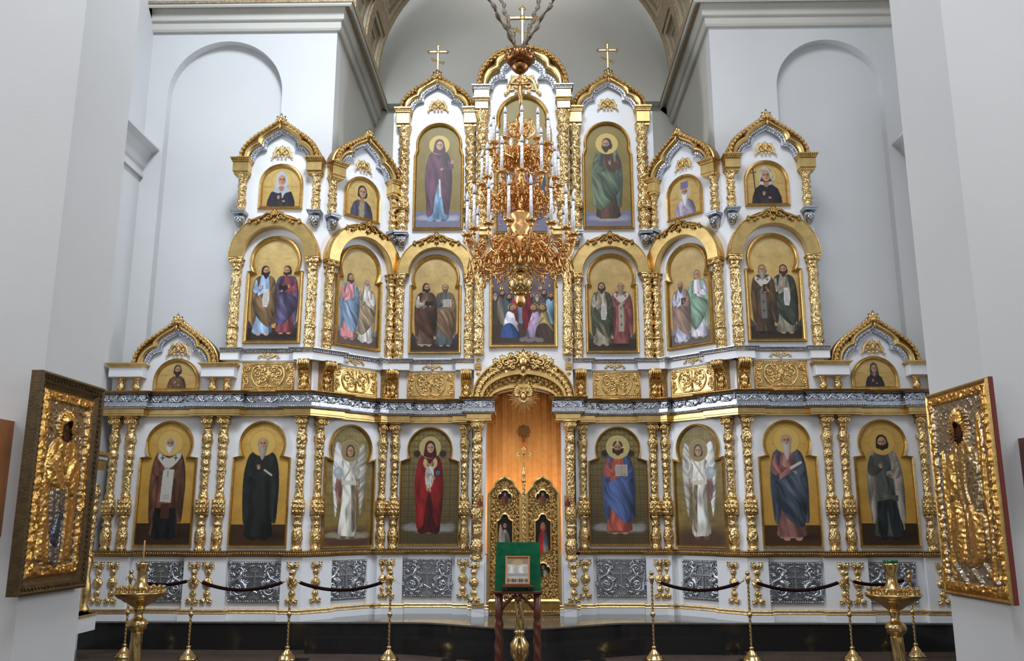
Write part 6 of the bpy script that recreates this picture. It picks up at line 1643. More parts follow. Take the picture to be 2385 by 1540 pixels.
# ------------------------------------------------------------------ chandelier
YH = 9.5
def H_(v, u=1212): return at_y(u, v, YH).z
ch = thing('chandelier', 'three-tiered gilt chandelier with tall white electric candles hanging before the screen', 'chandelier', (at_y(1212, 500, YH).x, YH, 0))
cx0 = ch.location.x
def lath(name, prof, m='rosegold', seg=20, mod=None): return obj(name, MB().lathe(prof, seg, mod=mod), m, ch, True)
z = H_
lath('finial', [(z(716), .01), (z(712), .05), (z(700), .06), (z(692), .045), (z(688), .06), (z(684), .09)], mod=mod_leaf(.1, 6, 40))
rB = 29/FPX*YH*1.02
lath('globe', [(z(662)+rB*math.sin(-PI/2*.9+PI*.9*k/16), rB*math.cos(-PI/2*.9+PI*.9*k/16)) for k in range(17)], 'brass', 32)
mb = MB()
for q in (-1, 1):
    for k in range(10):
        pts = []
        for i in range(13):
            f = -.95+1.9*i/12; a = f*PI/2*.8; t_ = 2*PI*k/10+q*f*1.2
            pts.append((rB*1.01*math.cos(a)*math.cos(t_), rB*1.01*math.cos(a)*math.sin(t_), z(662)+rB*1.01*math.sin(a)))
        mb.tube(pts, .006, 4)
obj('globe_lattice', mb, 'brass', ch, True)
lath('lower_bowl', [(z(634), .05), (z(628), .09), (z(622), .07), (z(618), .12), (z(608), .17), (z(598), .19), (z(592), .17), (z(588), .1)], 'brass', 28)
lath('stem', [(z(590), .06), (z(560), .12), (z(545), .09), (z(532), .14), (z(520), .08), (z(505), .14), (z(496), .12), (z(488), .06), (z(470), .09), (z(455), .07), (z(430), .1), (z(415), .06), (z(400), .08), (z(370), .05), (z(345), .1), (z(335), .05), (z(318), .06), (z(300), .045), (z(285), .05), (z(268), .03)], mod=mod_leaf(.1, 6, 50))
lath('canopy', [(z(172), .02), (z(168), .06), (z(160), .1), (z(152), .1), (z(146), .07), (z(150), .13), (z(140), .175), (z(128), .17), (z(120), .12), (z(116), .05)], 'bronze', 28, lambda t_, zz: .05*math.sin(14*t_))
mb = MB()
for k in range(16):
    a = 2*PI*k/16; 
    for dz in (0,): mb.blob((.165*math.cos(a), .165*math.sin(a), z(134)), (.03, .03, .05), 5, 2)
obj('canopy_leaves', mb, 'bronze', ch, True)
# crucifix under the canopy
mb = MB().bbox(-.014, .014, -.01, .01, z(268), z(172), .003).bbox(-.125, .125, -.01, .01, z(198), z(192), .003); obj('crucifix', mb, 'bronze', ch)
mb = MB(); zc_ = z(198)
mb.tube([(-.115, -.02, zc_+.02), (-.05, -.025, zc_), (0, -.03, zc_-.01), (.05, -.025, zc_), (.115, -.02, zc_+.02)], [.008, .012, .02, .012, .008], 6)
mb.tube([(0, -.03, zc_+.005), (0, -.032, zc_-.08), (0, -.035, zc_-.14), (.008, -.04, zc_-.2), (0, -.03, zc_-.3)], [.022, .03, .028, .022, .01], 8); mb.blob((.004, -.035, zc_+.035), (.017, .018, .022), 8, 4)
obj('crucified_figure', mb, 'rosegold', ch, True)
# curled ornaments on the stem above the top tier
for k in range(6):
    a = k*PI/3+.3; mb = MB(); scroll(mb, .1, 0, .05, 0, 1.2, .009); scroll(mb, .14, .08, .05, PI, -1.2, .008); mb.tube([(.04, 0, -.05), (.1, 0, -.06), (.17, 0, .02), (.19, 0, .09), (.15, 0, .13)], [.01, .012, .012, .01, .006], 5); leaf_fan(mb, .08, .06, PI/2, .08, 3)
    o = obj('upper_scroll', mb, 'rosegold', ch, True, (0, 0, z(310)), a)
def arm_mesh(R, drop, rich):
    mb = MB(); r0 = .06
    P = [(r0, -drop*.35), (R*.3, -drop*.95), (R*.6, -drop*1.0), (R*.86, -drop*.72), (R*1.0, -drop*.3), (R, -.05)]
    mb.tube([(x, 0, z_) for x, z_ in catmull(P, 4)], .012, 6)
    mb.tube([(x, 0, z_) for x, z_ in catmull([(r0, -.04), (R*.25, .0), (R*.5, -drop*.3), (R*.72, -drop*.75)], 4)], .010, 6)
    for x, z_, r, a, tt in ((R*.3, -drop*.5, .07, 1, 1.2), (R*.55, -drop*.62, .08, 3, -1.3), (R*.8, -drop*.38, .06, 0, 1.2), (R*.42, -drop*.15, .05, 2, -1.2), (R*.72, -drop*1.02, .05, 4, 1.2)):
        scroll(mb, x, z_, r, a, tt, .010, 0, 5, 11)
    rr = random.Random(3)
    for k in range(rich):
        f = k/rich; x = R*(.2+.78*f); z_ = -drop*(.1+.9*rr.random()); y = (rr.random()-.5)*.09
        leaf_fan(mb, x, z_, rr.random()*6.28, .07+.04*rr.random(), 3, y, .6)
    for x in (R*.78, R*.98, R*.55): 
        mb.lathe([(-.06, .004), (-.045, .014), (-.02, .011), (0, .005)], 6, (x, 0, -drop*1.05-.02*(x > R*.9)))
    mb.lathe([(-.075, .012), (-.05, .03), (-.03, .018), (-.015, .05), (.0, .062), (.012, .058), (.005, .03)], 12, (R, 0, 0), lambda t_, zz: .12*math.sin(6*t_))
    for k in range(6):
        a = k*PI/3; mb.blob((R+.055*math.cos(a), .055*math.sin(a), .012), (.016, .016, .014), 5, 2)
    me = mb.mesh('arm', M['rosegold'], True); fix_normals(me); return me
def candle_parts(h):
    r = .0165
    c = MB().lathe([(0, r*1.1), (h*.74, r), (h*.74+.002, r*.4)], 12).mesh('candle', M['wax'], True)
    mb = MB(); mb.lathe([(h*.74, r*1.06), (h*.765, r*1.08), (h*.77, r*.6)], 12); k = mb.mesh('collar', M['black'], True)
    mb = MB(); mb.tube([(r*1.03*math.cos(i*.55), r*1.03*math.sin(i*.55), h*(.05+.66*i/60)) for i in range(61)], .0016, 4); s_ = mb.mesh('stripe', M['black'], True)
    hb = h*.23; b = MB().lathe([(h*.765, r*.55), (h*.765+hb*.15, r*1.05), (h*.765+hb*.35, r*1.22), (h*.765+hb*.6, r*.95), (h*.765+hb*.85, r*.4), (h*.765+hb, r*.06)], 12).mesh('bulb', M['bulb'], True)
    for q in (c, k, s_, b): fix_normals(q)
    return c, k, s_, b
tiers = [(16, 131/FPX*YH*1.0, z(545+10), z(440)-z(542), .36, 9, .0), (12, 95/FPX*YH, z(432), z(343)-z(425), .27, 7, .05), (11, 74/FPX*YH, z(347), z(263)-z(335), .24, 6, .06)]
for n, R, zt, hc, drop, rich, ph in tiers:
    am = arm_mesh(R, drop, rich); cp = candle_parts(hc)
    for k in range(n):
        a = -PI/2+2*PI*(k+.5)/n if n == 16 else -PI/2+2*PI*k/n+ph
        o = link('arm', am, ch, (0, 0, zt), a)
        c = link('candle', cp[0], ch, (R*math.cos(a), R*math.sin(a), zt+.005)); 
        for nm, me in zip(('collar', 'spiral_stripe', 'bulb'), cp[1:]): link(nm, me, c)
    mb = MB().lathe([(zt-drop*.55, R*.25), (zt-drop*.45, R*.34), (zt-drop*.3, R*.3), (zt-drop*.15, R*.36), (zt-drop*.05, R*.28)], 28, mod=lambda t_, zz: .12*math.sin(14*t_)); obj('ring_band', mb, 'rosegold', ch, True)
    mb = MB()
    for k in range(n):
        a = 2*PI*k/n+.2
        P = [(R*.95*math.cos(a), R*.95*math.sin(a), zt-drop*.75), (R*.98*math.cos(a+PI/n), R*.98*math.sin(a+PI/n), zt-drop*1.0), (R*.95*math.cos(a+2*PI/n), R*.95*math.sin(a+2*PI/n), zt-drop*.75)]
        mb.tube(P, .006, 4)
    obj('garland', mb, 'rosegold', ch)
    for k in range(n):
        a = 2*PI*k/n+.2+PI/n
        if n == 16: o = obj('pendant', MB().lathe([(-.12, .004), (-.1, .016), (-.075, .02), (-.05, .012), (0, .004)], 8, (R*.98*math.cos(a), R*.98*math.sin(a), zt-drop*1.0)), 'rosegold', ch, True)
# four cord-wrapped chains
zt0 = z(118)
for (u, v), yy in (((1140, 0), -.12), ((1168, 0), .10), ((1257, 0), .12), ((1289, 0), -.10)):
    a = Vector((cx0+(.03 if u > 1212 else -.03), YH+yy*.15, zt0)); bpt = at_y(u, v, YH+yy*3); dirv = (bpt-a)
    top = a+dirv*((12.6-a.z)/dirv.z); Ln = (top-a).length; n = 230; pts = []; rad = []
    for i in range(n+1):
        f = i/n; q = a+(top-a)*f; ph = f*Ln*22
        pts.append((q.x+.012*math.cos(ph), q.y+.012*math.sin(ph), q.z)); rad.append(.020+.009*math.sin(f*Ln*47))
    txt = {1140: 'left outer', 1168: 'left inner', 1257: 'right inner', 1289: 'right outer'}[u]
    mb = MB().tube(pts, rad, 6)
    for i in range(0, n, 3): 
        p_ = pts[i]; aa = i*.9; mb.tube([(p_[0]-.026*math.cos(aa), p_[1], p_[2]-.02), (p_[0]+.026*math.cos(aa), p_[1]-.01, p_[2]+.025)], .008, 4)
    o = obj('hanging_chain', mb, 'rope', None, True); tag(o, '%s of the four cloth-wrapped chains holding the chandelier' % txt, 'chain', 'chandelier chains')
mb = MB().lathe([(12.55, .62), (12.6, .66), (12.7, .66), (12.75, .6)], 32, (cx0, YH, 0)); 
o = obj('ceiling_ring', MB().lathe([(12.55, .9), (12.62, .95), (HT+.01, .3)], 32, (cx0, YH, 0)), 'plaster', None, True); tag(o, kind='structure'); o.name = 'trim_11'

# ------------------------------------------------------------------ stanchions and velvet ropes
def stanchion_meshes():
    h = .99; out = {}
    out['base'] = (MB().lathe([(0, .115), (.015, .12), (.025, .1), (.05, .095), (.06, .07), (.09, .055), (.115, .03), (.13, .022), (.14, .03), (.155, .03), (.165, .016)], 20, mod=lambda t_, z: .04*math.sin(8*t_)), 'brass')
    out['post'] = (MB().lathe([(.165+(h-.165)*k/120, .0135) for k in range(121)], 10, mod=lambda t_, z: .24*math.sin(2*t_+z*130)), 'brass')
    out['knob'] = (MB().lathe([(.5, .014), (.51, .022), (.525, .03), (.54, .03), (.555, .022), (.565, .014)], 14), 'brass')
    out['finial'] = (MB().lathe([(h-.1, .014), (h-.08, .022), (h-.05, .03), (h-.02, .034), (h-.01, .018), (h, .014), (h+.012, .024), (h+.03, .03), (h+.048, .022), (h+.056, .004)], 14), 'brass')
    mb = MB()
    for q in (-1, 1): mb.tube([(q*.02, 0, h-.045), (q*.05, 0, h-.035), (q*.058, 0, h-.055), (q*.045, 0, h-.07)], .0045, 5)
    out['hook'] = (mb, 'brass')
    r = {}
    for k, (m_, mt) in out.items():
        me = m_.mesh(k, M[mt], True); fix_normals(me); r[k] = me
    return r
SMH = stanchion_meshes(); posts = []
feet_px = [(288, 1532, 'leftmost brass rope post, behind the left candle stand'), (437, 1537, 'brass rope post below the space between the bishop and the monk icons'), (668, 1538, 'brass rope post in front of the slanted left wall'), (905, 1538, 'brass rope post nearest the lectern on the left'),
           (1524, 1538, 'brass rope post nearest the lectern on the right'), (1752, 1540, 'brass rope post in front of the slanted right wall'), (1987, 1539, 'brass rope post below the space between the two right gold-ground icons'), (2135, 1530, 'rightmost brass rope post, behind the right candle stand')]
for u, v, lab in feet_px:
    p_ = at_z(u, v, 0); t = thing('rope_post', lab, 'rope post', (p_.x, p_.y, 0), 0, 'brass rope posts')
    for k, me in SMH.items(): link(k, me, t)
    posts.append(p_)
def rope(a, b, sag, lab, r=.021, ends=.045, name='velvet_rope', m='velvet'):
    d = (b-a); d.z = 0; d.normalize(); a2 = Vector((a.x, a.y, .93))+d*ends; b2 = Vector((b.x, b.y, .93))-d*ends
    pts = [a2+(b2-a2)*(i/32)-Vector((0, 0, sag*4*(i/32)*(1-i/32))) for i in range(33)]
    t = thing(name, lab, 'rope' if m == 'velvet' else 'chain', tuple((a2+b2)/2))
    c0 = (a2+b2)/2; P = [p-c0 for p in pts]
    if m == 'velvet':
        obj('cord', MB().tube([tuple(p) for p in P[2:-2]], r, 10), m, t, True)
        for q, i in ((0, 0), (1, -1)):
            o = MB(); ps = P[:3] if q == 0 else P[-3:]; o.tube([tuple(p) for p in ps], [.006, .008, .02] if q == 0 else [.02, .008, .006], 8); obj('end_hook', o, 'brass', t, True)
    else:
        o = MB()
        n = int((b2-a2).length/.03)
        for i in range(n):
            f = (i+.5)/n; p = a2+(b2-a2)*f-Vector((0, 0, sag*4*f*(1-f)))-c0
            o.tube([(p.x-.014, p.y, p.z-.004), (p.x, p.y+(.004 if i % 2 else -.004), p.z), (p.x+.014, p.y, p.z+.004)], .0022, 4)
        tag(obj('chain_links', o, 'silver_dark', t), kind='stuff')
rl = ['velvet rope at the far left behind the candle stand', 'dark velvet rope in front of the plaque below the monk icon', 'dark velvet rope in front of the left slanted wall', None, 'dark velvet rope in front of the right slanted wall', 'dark velvet rope below the white-bearded apostle icon', 'velvet rope at the far right behind the candle stand']
for i in range(7):
    if rl[i]: rope(posts[i], posts[i+1], .115 if i not in (0, 6) else .06, rl[i])
rope(posts[3], posts[4], .42, 'thin metal chain sagging across in front of the royal doors', name='thin_chain', m='chain', ends=.03)

# ------------------------------------------------------------------ floor candle stands
def candlestand(u, v, Yc, lab, cup, taper):
    p_ = at_y(u, v, Yc); zr = p_.z
    t = thing('candle_stand', lab, 'candle stand', (p_.x, Yc, 0)); R = .255
    obj('dish', MB().lathe([(zr-.145, .05), (zr-.12, .09), (zr-.095, .12), (zr-.09, .14), (zr-.06, .18), (zr-.055, .2), (zr-.02, .245), (zr-.005, R), (zr+.008, R), (zr+.004, R*.9), (zr-.01, .14), (zr+.03, .1)], 40), 'brass', t, True)
    obj('neck', MB().lathe([(zr+.02, .11), (zr+.06, .075), (zr+.1, .055), (zr+.13, .045), (zr+.2, .045), (zr+.22, .055), (zr+.27, .068), (zr+.285, .07), (zr+.28, .05)], 28), 'brass', t, True)
    obj('knob', MB().lathe([(zr-.38, .05), (zr-.36, .06), (zr-.34, .085), (zr-.3, .095), (zr-.27, .085), (zr-.25, .06), (zr-.24, .045), (zr-.2, .04), (zr-.16, .055), (zr-.145, .06)], 28), 'brass', t, True)
    n = 110; obj('twisted_post', MB().lathe([(.12+(zr-.5)*k/n, .055) for k in range(n+1)], 24, mod=lambda t_, z: .10*math.sin(5*t_+z*22)), 'brass', t, True)
    obj('base', MB().lathe([(0, .24), (.03, .25), (.05, .2), (.08, .18), (.11, .09), (.15, .06)], 28), 'brass', t, True)
    for k in range(18):
        a = 2*PI*k/18; rr = R-.035; obj_ = link('candle_cup', CUP, t, (rr*math.cos(a), rr*math.sin(a), zr+.0))
    for k in range(9):
        a = 2*PI*k/9+.2; link('candle_cup', CUP, t, (.14*math.cos(a), .14*math.sin(a), zr+.0))
    if cup: obj('glass_cup', MB().lathe([(zr+.275, .05), (zr+.3, .068), (zr+.315, .072), (zr+.31, .06), (zr+.285, .03)], 20, mod=lambda t_, z: .06*math.sin(8*t_)), 'green_glass', t, True)
    if taper: obj('wax_candle', MB().lathe([(zr+.2, .009), (zr+.5, .008), (zr+.505, .002)], 10), mat('yellow_wax', (176, 140, 84), .5), t, True)
    return t
CUP = MB().lathe([(0, .012), (.012, .016), (.02, .012), (.05, .013), (.056, .018), (.06, .016), (.05, .006)], 10).mesh('candle_cup', M['brass'], True); fix_normals(CUP)
ys = 1.65  # eye height used for the stands' distance
candlestand(327, 1380, 9.0, 'brass candle stand with a single thin taper at the left', False, True)
candlestand(2080, 1385, 8.7, 'shiny brass candle stand with a green glass cup at the right', True, False)

# ------------------------------------------------------------------ lectern, its icon, and the brass stand behind
YL = 8.75
c = at_y(1206, 1376, YL); zb = c.z; ztp_ = at_y(1207, 1264, YL+.1).z; hw = cw(Bay(0, YL, 0), 1150, 1262, 1372)
t = thing('lectern', 'carved wooden lectern with a green velvet slanted top', 'lectern', (c.x, YL, 0))
mb = MB(); th = .035; dz = ztp_-zb; dy = .22
mb.add([(-hw*.97, 0, zb), (hw*.97, 0, zb), (hw*.93, dy, zb+dz), (-hw*.93, dy, zb+dz), (-hw*.97, th, zb-.0), (hw*.97, th, zb), (hw*.93, dy+th, zb+dz), (-hw*.93, dy+th, zb+dz)], [(0, 1, 2, 3), (7, 6, 5, 4), (0, 4, 5, 1), (1, 5, 6, 2), (2, 6, 7, 3), (3, 7, 4, 0)])
o = obj('velvet_top', mb, 'green', t); bv = o.modifiers.new('b', 'BEVEL'); bv.width = .008; bv.segments = 2
mb = MB().bbox(-hw*1.02, hw*1.02, -.03, .4, zb-.03, zb, .006); obj('rim_board', mb, 'wood_red', t)
for sx in (-1, 1):
    for y in (.03, .36):
        n = 60; obj('leg', MB().lathe([(0, .03), (.04, .03), (.05, .022)]+[(.08+(zb-.4)*k/n, .033) for k in range(n+1)]+[(zb-.3, .032), (zb-.28, .024), (zb-.25, .034), (zb-.03, .034)], 12, mod=lambda t_, z: .2*math.sin(2*t_+z*42) if .07 < z < zb-.31 else 0), 'wood_red', t, True, (sx*(hw-.045), y, 0))
    mb = MB(); mb.tube([(sx*(hw-.06), .03, zb-.2), (sx*(hw-.12), .02, zb-.12), (sx*(hw-.2), .02, zb-.05), (sx*.02, .02, zb-.035)], [.012, .016, .014, .02], 6); scroll(mb, sx*(hw-.12), zb-.07, .03, 0, sx*1.1, .008, .02); obj('carved_brace', mb, 'wood_red', t, True)
mb = MB(); leaf_fan(mb, 0, zb-.05, -PI/2, .07, 5, 0, .5); obj('carved_drop', mb, 'wood_red', t, True)
for y in (.03, .36): obj('stretcher', MB().bbox(-hw+.05, hw-.05, y-.015, y+.015, .12, .16, .004), 'wood_red', t)
# icon on an easel
a_s = math.atan2(dy, dz); ic = at_y(1206, 1362, YL-.03)
t = thing('picture_easel', 'small dark wooden easel shelf on the green velvet top', 'easel', (c.x, YL-.025, zb+.03))
mb = MB(); mb.bbox(-.15, .15, -.03, .02, 0.0, .02, .004)
for q in (-1, 1): scroll(mb, q*.155, .01, .018, PI/2, q*1.1, .006, -.01); mb.tube([(q*.1, .0, .0), (q*.115, -.01, -.02)], .008, 5)
mb.tube([(0, .03, .02), (0, .14, .24)], .008, 5)
obj('shelf', mb, 'wood_red', t)
Wf = cw(Bay(0, YL, 0), 1177, 1234, 1330); Hf = .285
t = thing('lectern_icon', 'small wood-framed picture of a white church scene on the lectern', 'icon', (c.x+at_y(1205.5, 1330, YL).x-c.x, YL-.035, zb+.052)); t.rotation_euler = (-.38, 0, 0)
P = [(-Wf, 0), (-Wf, Hf), (Wf, Hf), (Wf, 0)]
mb = MB(); sweep2d(mb, P, [(0, .02), (0, -.008), (-.01, -.014), (-.02, -.006), (-.02, .0)], closed=True); obj('frame', mb, 'wood', t)
pc = Pic(Wf*2-.03, Hf-.03, .003, (196,190,186)); pc.noise(.12, 8)
for k in range(6): pc.poly([(-.12+k*.045, .10+.01*(k % 2)), (-.12+k*.045, .16), (-.105+k*.045, .175), (-.09+k*.045, .16), (-.09+k*.045, .10)], (226,222,216) if k % 2 else (186,170,150), smooth=False)
pc.poly([(-.13,.19),(-.13,.25),(.13,.25),(.13,.19)], (150,128,96), smooth=False); pc.ell(.0, .21, .05, .03, (176,150,110))
for k in range(9): pc.ell(-.09+k*.022, .03, .012, .02, ((96,76,50),(150,130,100),(70,70,90))[k % 3]); pc.ell(-.09+k*.022, .055, .007, .007, (190,150,90))
pc.poly([(-.13,.07),(-.13,.1),(.13,.1),(.13,.07)], (150,150,150), smooth=False)
link('painting', pic_mesh(pc, None, -Wf+.015, .015, 'painting', 'paint'), t, (0, -.002, 0))
# tall brass candlestick behind
c2 = at_y(1210, 1500, 9.5)
t = thing('brass_candlestick', 'tall polished brass candlestick standing behind the lectern legs', 'candlestick', (c2.x, 9.5, 0)); zb2 = c2.z
obj('base', MB().lathe([(0, .17), (.02, .18), (.04, .13), (.07, .1), (.1, .06)], 24), 'brass', t, True)
obj('bulb', MB().lathe([(.1, .05), (zb2-.17, .05), (zb2-.14, .075), (zb2-.08, .1), (zb2, .095), (zb2+.05, .06), (zb2+.09, .045), (zb2+.12, .06), (zb2+.14, .045)], 24), 'brass', t, True)
n = 50; obj('twisted_stem', MB().lathe([(zb2+.14+(.42)*k/n, .042) for k in range(n+1)], 16, mod=lambda t_, z: .12*math.sin(4*t_+z*34)), 'brass', t, True)
obj('upper_stem', MB().lathe([(zb2+.56, .05), (zb2+.58, .055), (zb2+.6, .035), (zb2+.75, .035), (zb2+.78, .12), (zb2+.8, .13), (zb2+.79, .05)], 20), 'brass', t, True)

# ------------------------------------------------------------------ large embossed icons on the piers
def emboss(p, seed, man):
    """returns colour picture and height field of an embossed metal cover"""
    r = np.random.RandomState(seed); W, H = p.wm, p.hm
    Hh = np.zeros(p.X.shape); X, Y = p.X, p.Y-H/2
    def bump(cx, cy, rx, ry, h, pw=1.0): 
        d = ((X-cx)/rx)**2+((p.Y-cy)/ry)**2; return h*np.clip(1-d, 0, 1)**pw
    edge = np.minimum(np.minimum(X+W/2, W/2-X), np.minimum(p.Y, H-p.Y))
    bw = .085
    orn = .5+.5*np.sin(X*95+2*np.sin(p.Y*38))*np.sin(p.Y*80+2*np.sin(X*41))
    orn2 = vnoise(X*38+30, p.Y*38+9, seed)+.5*vnoise(X*80+30, p.Y*80+9, seed+1); Hh += np.where(edge < bw, .5+1.1*orn2, .25*orn+.35*orn2)
    for k in range(60):
        a = r.rand()*2*(W+H); e = .045
        if a < W: c_ = (a-W/2, e)
        elif a < 2*W: c_ = (a-W-W/2, H-e)
        elif a < 2*W+H: c_ = (-W/2+e, a-2*W)
        else: c_ = (W/2-e, a-2*W-H)
        Hh = np.maximum(Hh, bump(c_[0], c_[1], .05, .04, .7, .7))
    return Hh, bump
def wall_icon(sd):
    if sd < 0:
        c4 = [at_x(98, 868, -XP+.08), at_x(250, 903, -XP+.08), at_x(190, 1367, -XP+.08), at_x(36, 1394, -XP+.08)]
    else:
        c4 = [at_x(2287, 885, XP-.08), at_x(2148, 918, XP-.08), at_x(2193, 1384, XP-.08), at_x(2350, 1407, XP-.08)]
    y0 = (c4[0].y+c4[3].y)/2; y1 = (c4[1].y+c4[2].y)/2; zt = (c4[0].z+c4[1].z)/2; zb_ = (c4[2].z+c4[3].z)/2
    W = y1-y0; H = zt-zb_
    lab = 'large embossed golden icon in dark wood frame on the left pier' if sd < 0 else 'large embossed golden icon of an enthroned figure on the right pier'
    rz = PI/2 if sd < 0 else -PI/2
    t = thing('embossed_icon', lab, 'icon', (sd*(XP-.0), (y0+y1)/2, zb_), rz)
    P = [(-W/2, 0), (-W/2, H), (W/2, H), (W/2, 0)]
    fw = .12 if sd < 0 else .03
    mb = MB(); sweep2d(mb, P, [(0, -.0), (0, -.09), (-fw*.15, -.1), (-fw*.3, -.085), (-fw*.65, -.075), (-fw*.8, -.06), (-fw, -.05), (-fw, 0)] if sd < 0 else [(0, -.034), (0, -.052), (-fw*.4, -.06), (-fw, -.05), (-fw, -.034)], closed=True)
    obj('frame', mb, 'wood_dark' if sd < 0 else 'gold_frame', t)
    if sd < 0:
        mb = MB(); 
        for (xa, za, xb, zb__) in ((-W/2+.045, .045, -W/2+.045, H-.045), (W/2-.045, .045, W/2-.045, H-.045), (-W/2+.045, .045, W/2-.045, .045), (-W/2+.045, H-.045, W/2-.045, H-.045)):
            L = math.hypot(xb-xa, zb__-za); n = int(L/.045)
            for i in range(n): f = (i+.5)/n; mb.tube(spiral(xa+(xb-xa)*f, za+(zb__-za)*f, .018, .004, i*1.0, 1.0, 6, -.088), .005, 4)
        tag(obj('frame_carving', mb, 'wood_dark', t), kind='stuff')
    else: obj('backing', MB().box(-W/2-.006, W/2+.006, -.034, 0, -.006, H+.006), mat('red_backing', (110, 40, 36), .6), t)
    w2, h2 = W-2*fw+.01, H-2*fw+.01
    p = Pic(w2, h2, .008, (206,160,88)); X = p.X
    Hh, bump = emboss(p, 3 if sd < 0 else 8, sd > 0)
    gold = np.array((222,172,96.)); silver = np.array((176,166,150.))
    p.a[:] = silver if sd > 0 else np.array((170,150,120.))
    edge = np.minimum(np.minimum(p.X+w2/2, w2/2-p.X), np.minimum(p.Y, h2-p.Y))
    p.a[edge < .085] = gold
    cx = 0.02*sd; hd = h2*.8
    # robe
    def region(Pl, base, fr, amp, sl, col):
        nonlocal Hh
        r_ = p._mask(catmull(Pl+[Pl[0]], 4)[:-1])
        if r_ is None: return
        s_, m = r_; xx = p.X[s_]; yy = p.Y[s_]
        hasm = m > .5; xmin = np.where(hasm, xx, 9).min(1, keepdims=True); xmax = np.where(hasm, xx, -9).max(1, keepdims=True)
        tt = np.clip((xx-xmin)/np.maximum(xmax-xmin, 1e-3), 0, 1)
        hh = base*(.35+.65*np.sqrt(np.clip(1-(2*tt-1)**2, 0, 1)))+amp*np.sin(xx*fr+yy*fr*sl+np.sin(yy*9)*1.5)
        Hh[s_] = Hh[s_]*(1-m)+hh*m; p.a[s_] = p.a[s_]*(1-m[..., None])+np.array(col, float)*m[..., None]
    w_ = w2
    if sd < 0:
        region([(cx-w_*.1,hd-.06),(cx-w_*.3,hd-.22),(cx-w_*.34,hd-.7),(cx-w_*.3,.35),(cx-w_*.3,.14),(cx+w_*.32,.14),(cx+w_*.33,.6),(cx+w_*.34,hd-.55),(cx+w_*.28,hd-.2),(cx+w_*.1,hd-.06)], 1.6, 60, .28, .1, (216,168,96))
        region([(cx-w_*.06,hd-.25),(cx-w_*.2,hd-.5),(cx-w_*.14,.3),(cx-w_*.1,.12),(cx+w_*.1,.12),(cx+w_*.1,hd-.5)], 2.1, 75, .22, .03, (150,140,130))
        region([(cx-w_*.02,h2*.38),(cx-w_*.12,h2*.2),(cx+.02,h2*.16),(cx+w_*.06,h2*.3)], 2.2, 60, .2, .03, (96,100,120))
        region([(cx-w_*.3,hd-.3),(cx-w_*.1,hd-.2),(cx+w_*.06,hd-.42),(cx-w_*.02,hd-.5),(cx-w_*.25,hd-.45)], 2.4, 60, .2, .6, (230,184,108))
        region([(cx+w_*.32,hd-.25),(cx+w_*.14,hd-.25),(cx+w_*.05,hd-.4),(cx+w_*.2,hd-.55),(cx+w_*.34,hd-.45)], 2.4, 60, .2, -.6, (214,166,94))
        for k in range(24): 
            yy = .1+.22*r_b[k] if False else .1+.24*((k*37) % 24)/24; xx = -w_*.36+w_*.72*((k*17) % 24)/24
            Hh = np.maximum(Hh, bump(xx, yy, .03, .02, 1.0, .5))
    else:
        region([(-w_*.36,.16),(-w_*.36,h2*.62),(-w_*.28,h2*.66),(-w_*.28,.16)], 1.0, 90, .3, .0, gold); region([(w_*.36,.16),(w_*.36,h2*.78),(w_*.28,h2*.8),(w_*.28,.16)], 1.0, 90, .3, .0, gold)
        region([(cx-w_*.08,hd-.1),(cx-w_*.25,hd-.25),(cx-w_*.28,hd-.55),(cx-w_*.3,hd-.9),(cx-w_*.26,.3),(cx,.22),(cx+w_*.26,.3),(cx+w_*.3,hd-.9),(cx+w_*.28,hd-.55),(cx+w_*.25,hd-.25),(cx+w_*.08,hd-.1)], 1.7, 55, .3, .2, (190,160,112))
        for q in (-1, 1): region([(cx+q*w_*.04,h2*.42),(cx+q*w_*.16,h2*.45),(cx+q*w_*.24,h2*.38),(cx+q*w_*.2,.3),(cx+q*w_*.05,.28)], 3.0, 60, .3, q*.12, (222,172,100))
        region([(cx-w_*.3,hd-.35),(cx-w_*.14,hd-.2),(cx-w_*.1,hd-.5),(cx-w_*.24,hd-.6)], 2.4, 60, .2, .6, (216,172,100))
        region([(cx+w_*.28,hd-.3),(cx+w_*.1,hd-.22),(cx+w_*.06,hd-.55),(cx+w_*.24,hd-.7)], 2.4, 60, .2, -.6, (176,156,124))
        Hh = np.maximum(Hh, bump(cx+w_*.14, h2*.5, .09, .09, 2.4, .5))
        for k in range(40):
            yy = .1+.2*((k*29) % 40)/40; xx = -w_*.38+w_*.76*((k*17) % 40)/40; Hh = np.maximum(Hh, bump(xx, yy, .035, .028, 1.4, .5))
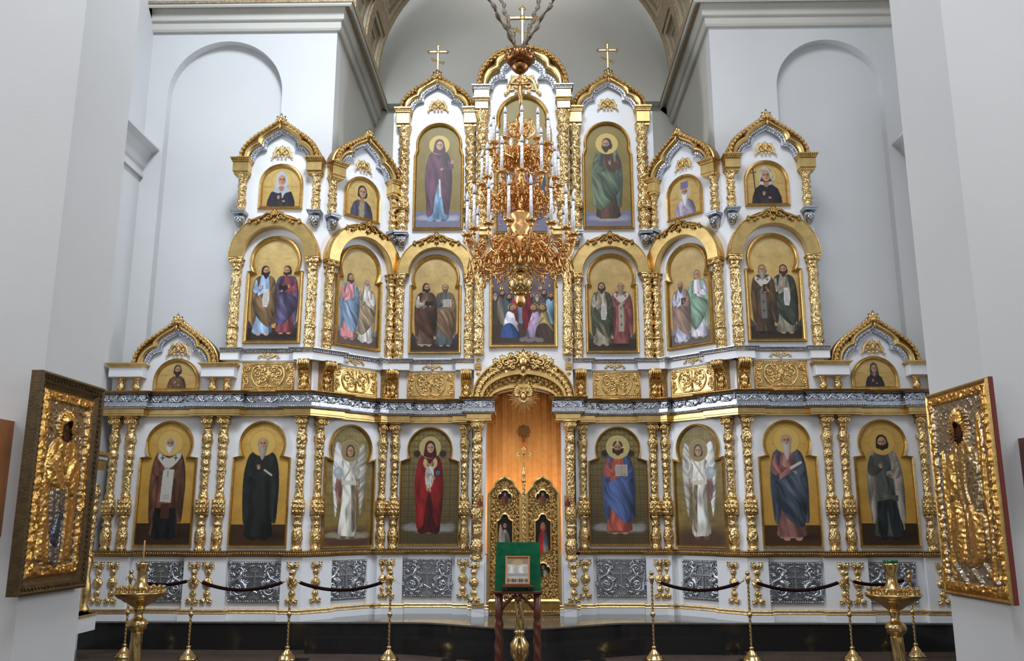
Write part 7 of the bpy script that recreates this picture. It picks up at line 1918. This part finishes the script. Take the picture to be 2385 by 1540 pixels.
    # nimbus and crown
    d = np.hypot(p.X-cx, p.Y-hd-.02); a_ = np.arctan2(p.Y-hd-.02, p.X-cx)
    Rn = .135 if sd < 0 else .15
    ray_ = (np.sin(a_*(26 if sd > 0 else 18)) > 0) if sd > 0 else np.ones_like(a_, bool)
    m = (d < Rn*(1.0 if sd < 0 else 1.15))*ray_ | (d < Rn*.85)
    Hh = np.where(m, 1.2+.4*np.sin(a_*26), Hh); p.a[m] = gold*1.03
    Hh = np.maximum(Hh, bump(cx, hd+.06, .085, .075, 2.8, .5))
    face(p, cx, hd-.03, .16, (110,74,52), (50,34,28), (52,36,30) if sd > 0 else None, .2)
    mm = np.hypot((p.X-cx)/.06, (p.Y-hd+.03)/.085) < 1; Hh[mm] = .9
    Hh = (Hh+.45*vnoise(p.X*70+30, p.Y*70+5, 21)*(Hh > .5))*np.clip(np.minimum(np.minimum(p.X+w2/2, w2/2-p.X), np.minimum(p.Y, h2-p.Y))/.025, 0, 1)
    me = pic_mesh(p, None, -w2/2, fw-.005, 'metal_cover', 'emboss', Hh, .018)
    link('metal_cover', me, t, (0, -.045 if sd < 0 else -.038, 0))
r_b = None
wall_icon(-1); wall_icon(1)
# wooden icon cases at the frame's edges, on the piers' front faces
for sd in (-1, 1):
    Yw = 6.88 if sd < 0 else 7.2
    if sd < 0: a = at_y(35, 982, Yw); b = at_y(2, 1250, Yw)
    else: a = at_y(2377, 1022, Yw); b = at_y(2385, 1190, Yw)
    x = (abs(a.x)+abs(b.x))/2
    x0, x1 = sorted((sd*x, sd*(x+.75)))
    t = thing('icon_case', 'oak brown wooden icon case cut by the left edge of the photo' if sd < 0 else 'dark red wooden icon case cut by the right edge of the photo', 'icon case', ((x0+x1)/2, Yw, b.z))
    h = a.z-b.z; w_ = (x1-x0)/2
    obj('case', MB().bbox(-w_, w_, -.32, 0, 0, h, .01), 'wood' if sd < 0 else 'wood_red', t)
    obj('door', MB().bbox(-w_+.05, w_-.05, -.335, -.32, .05, h-.05, .006), 'wood_dark', t)
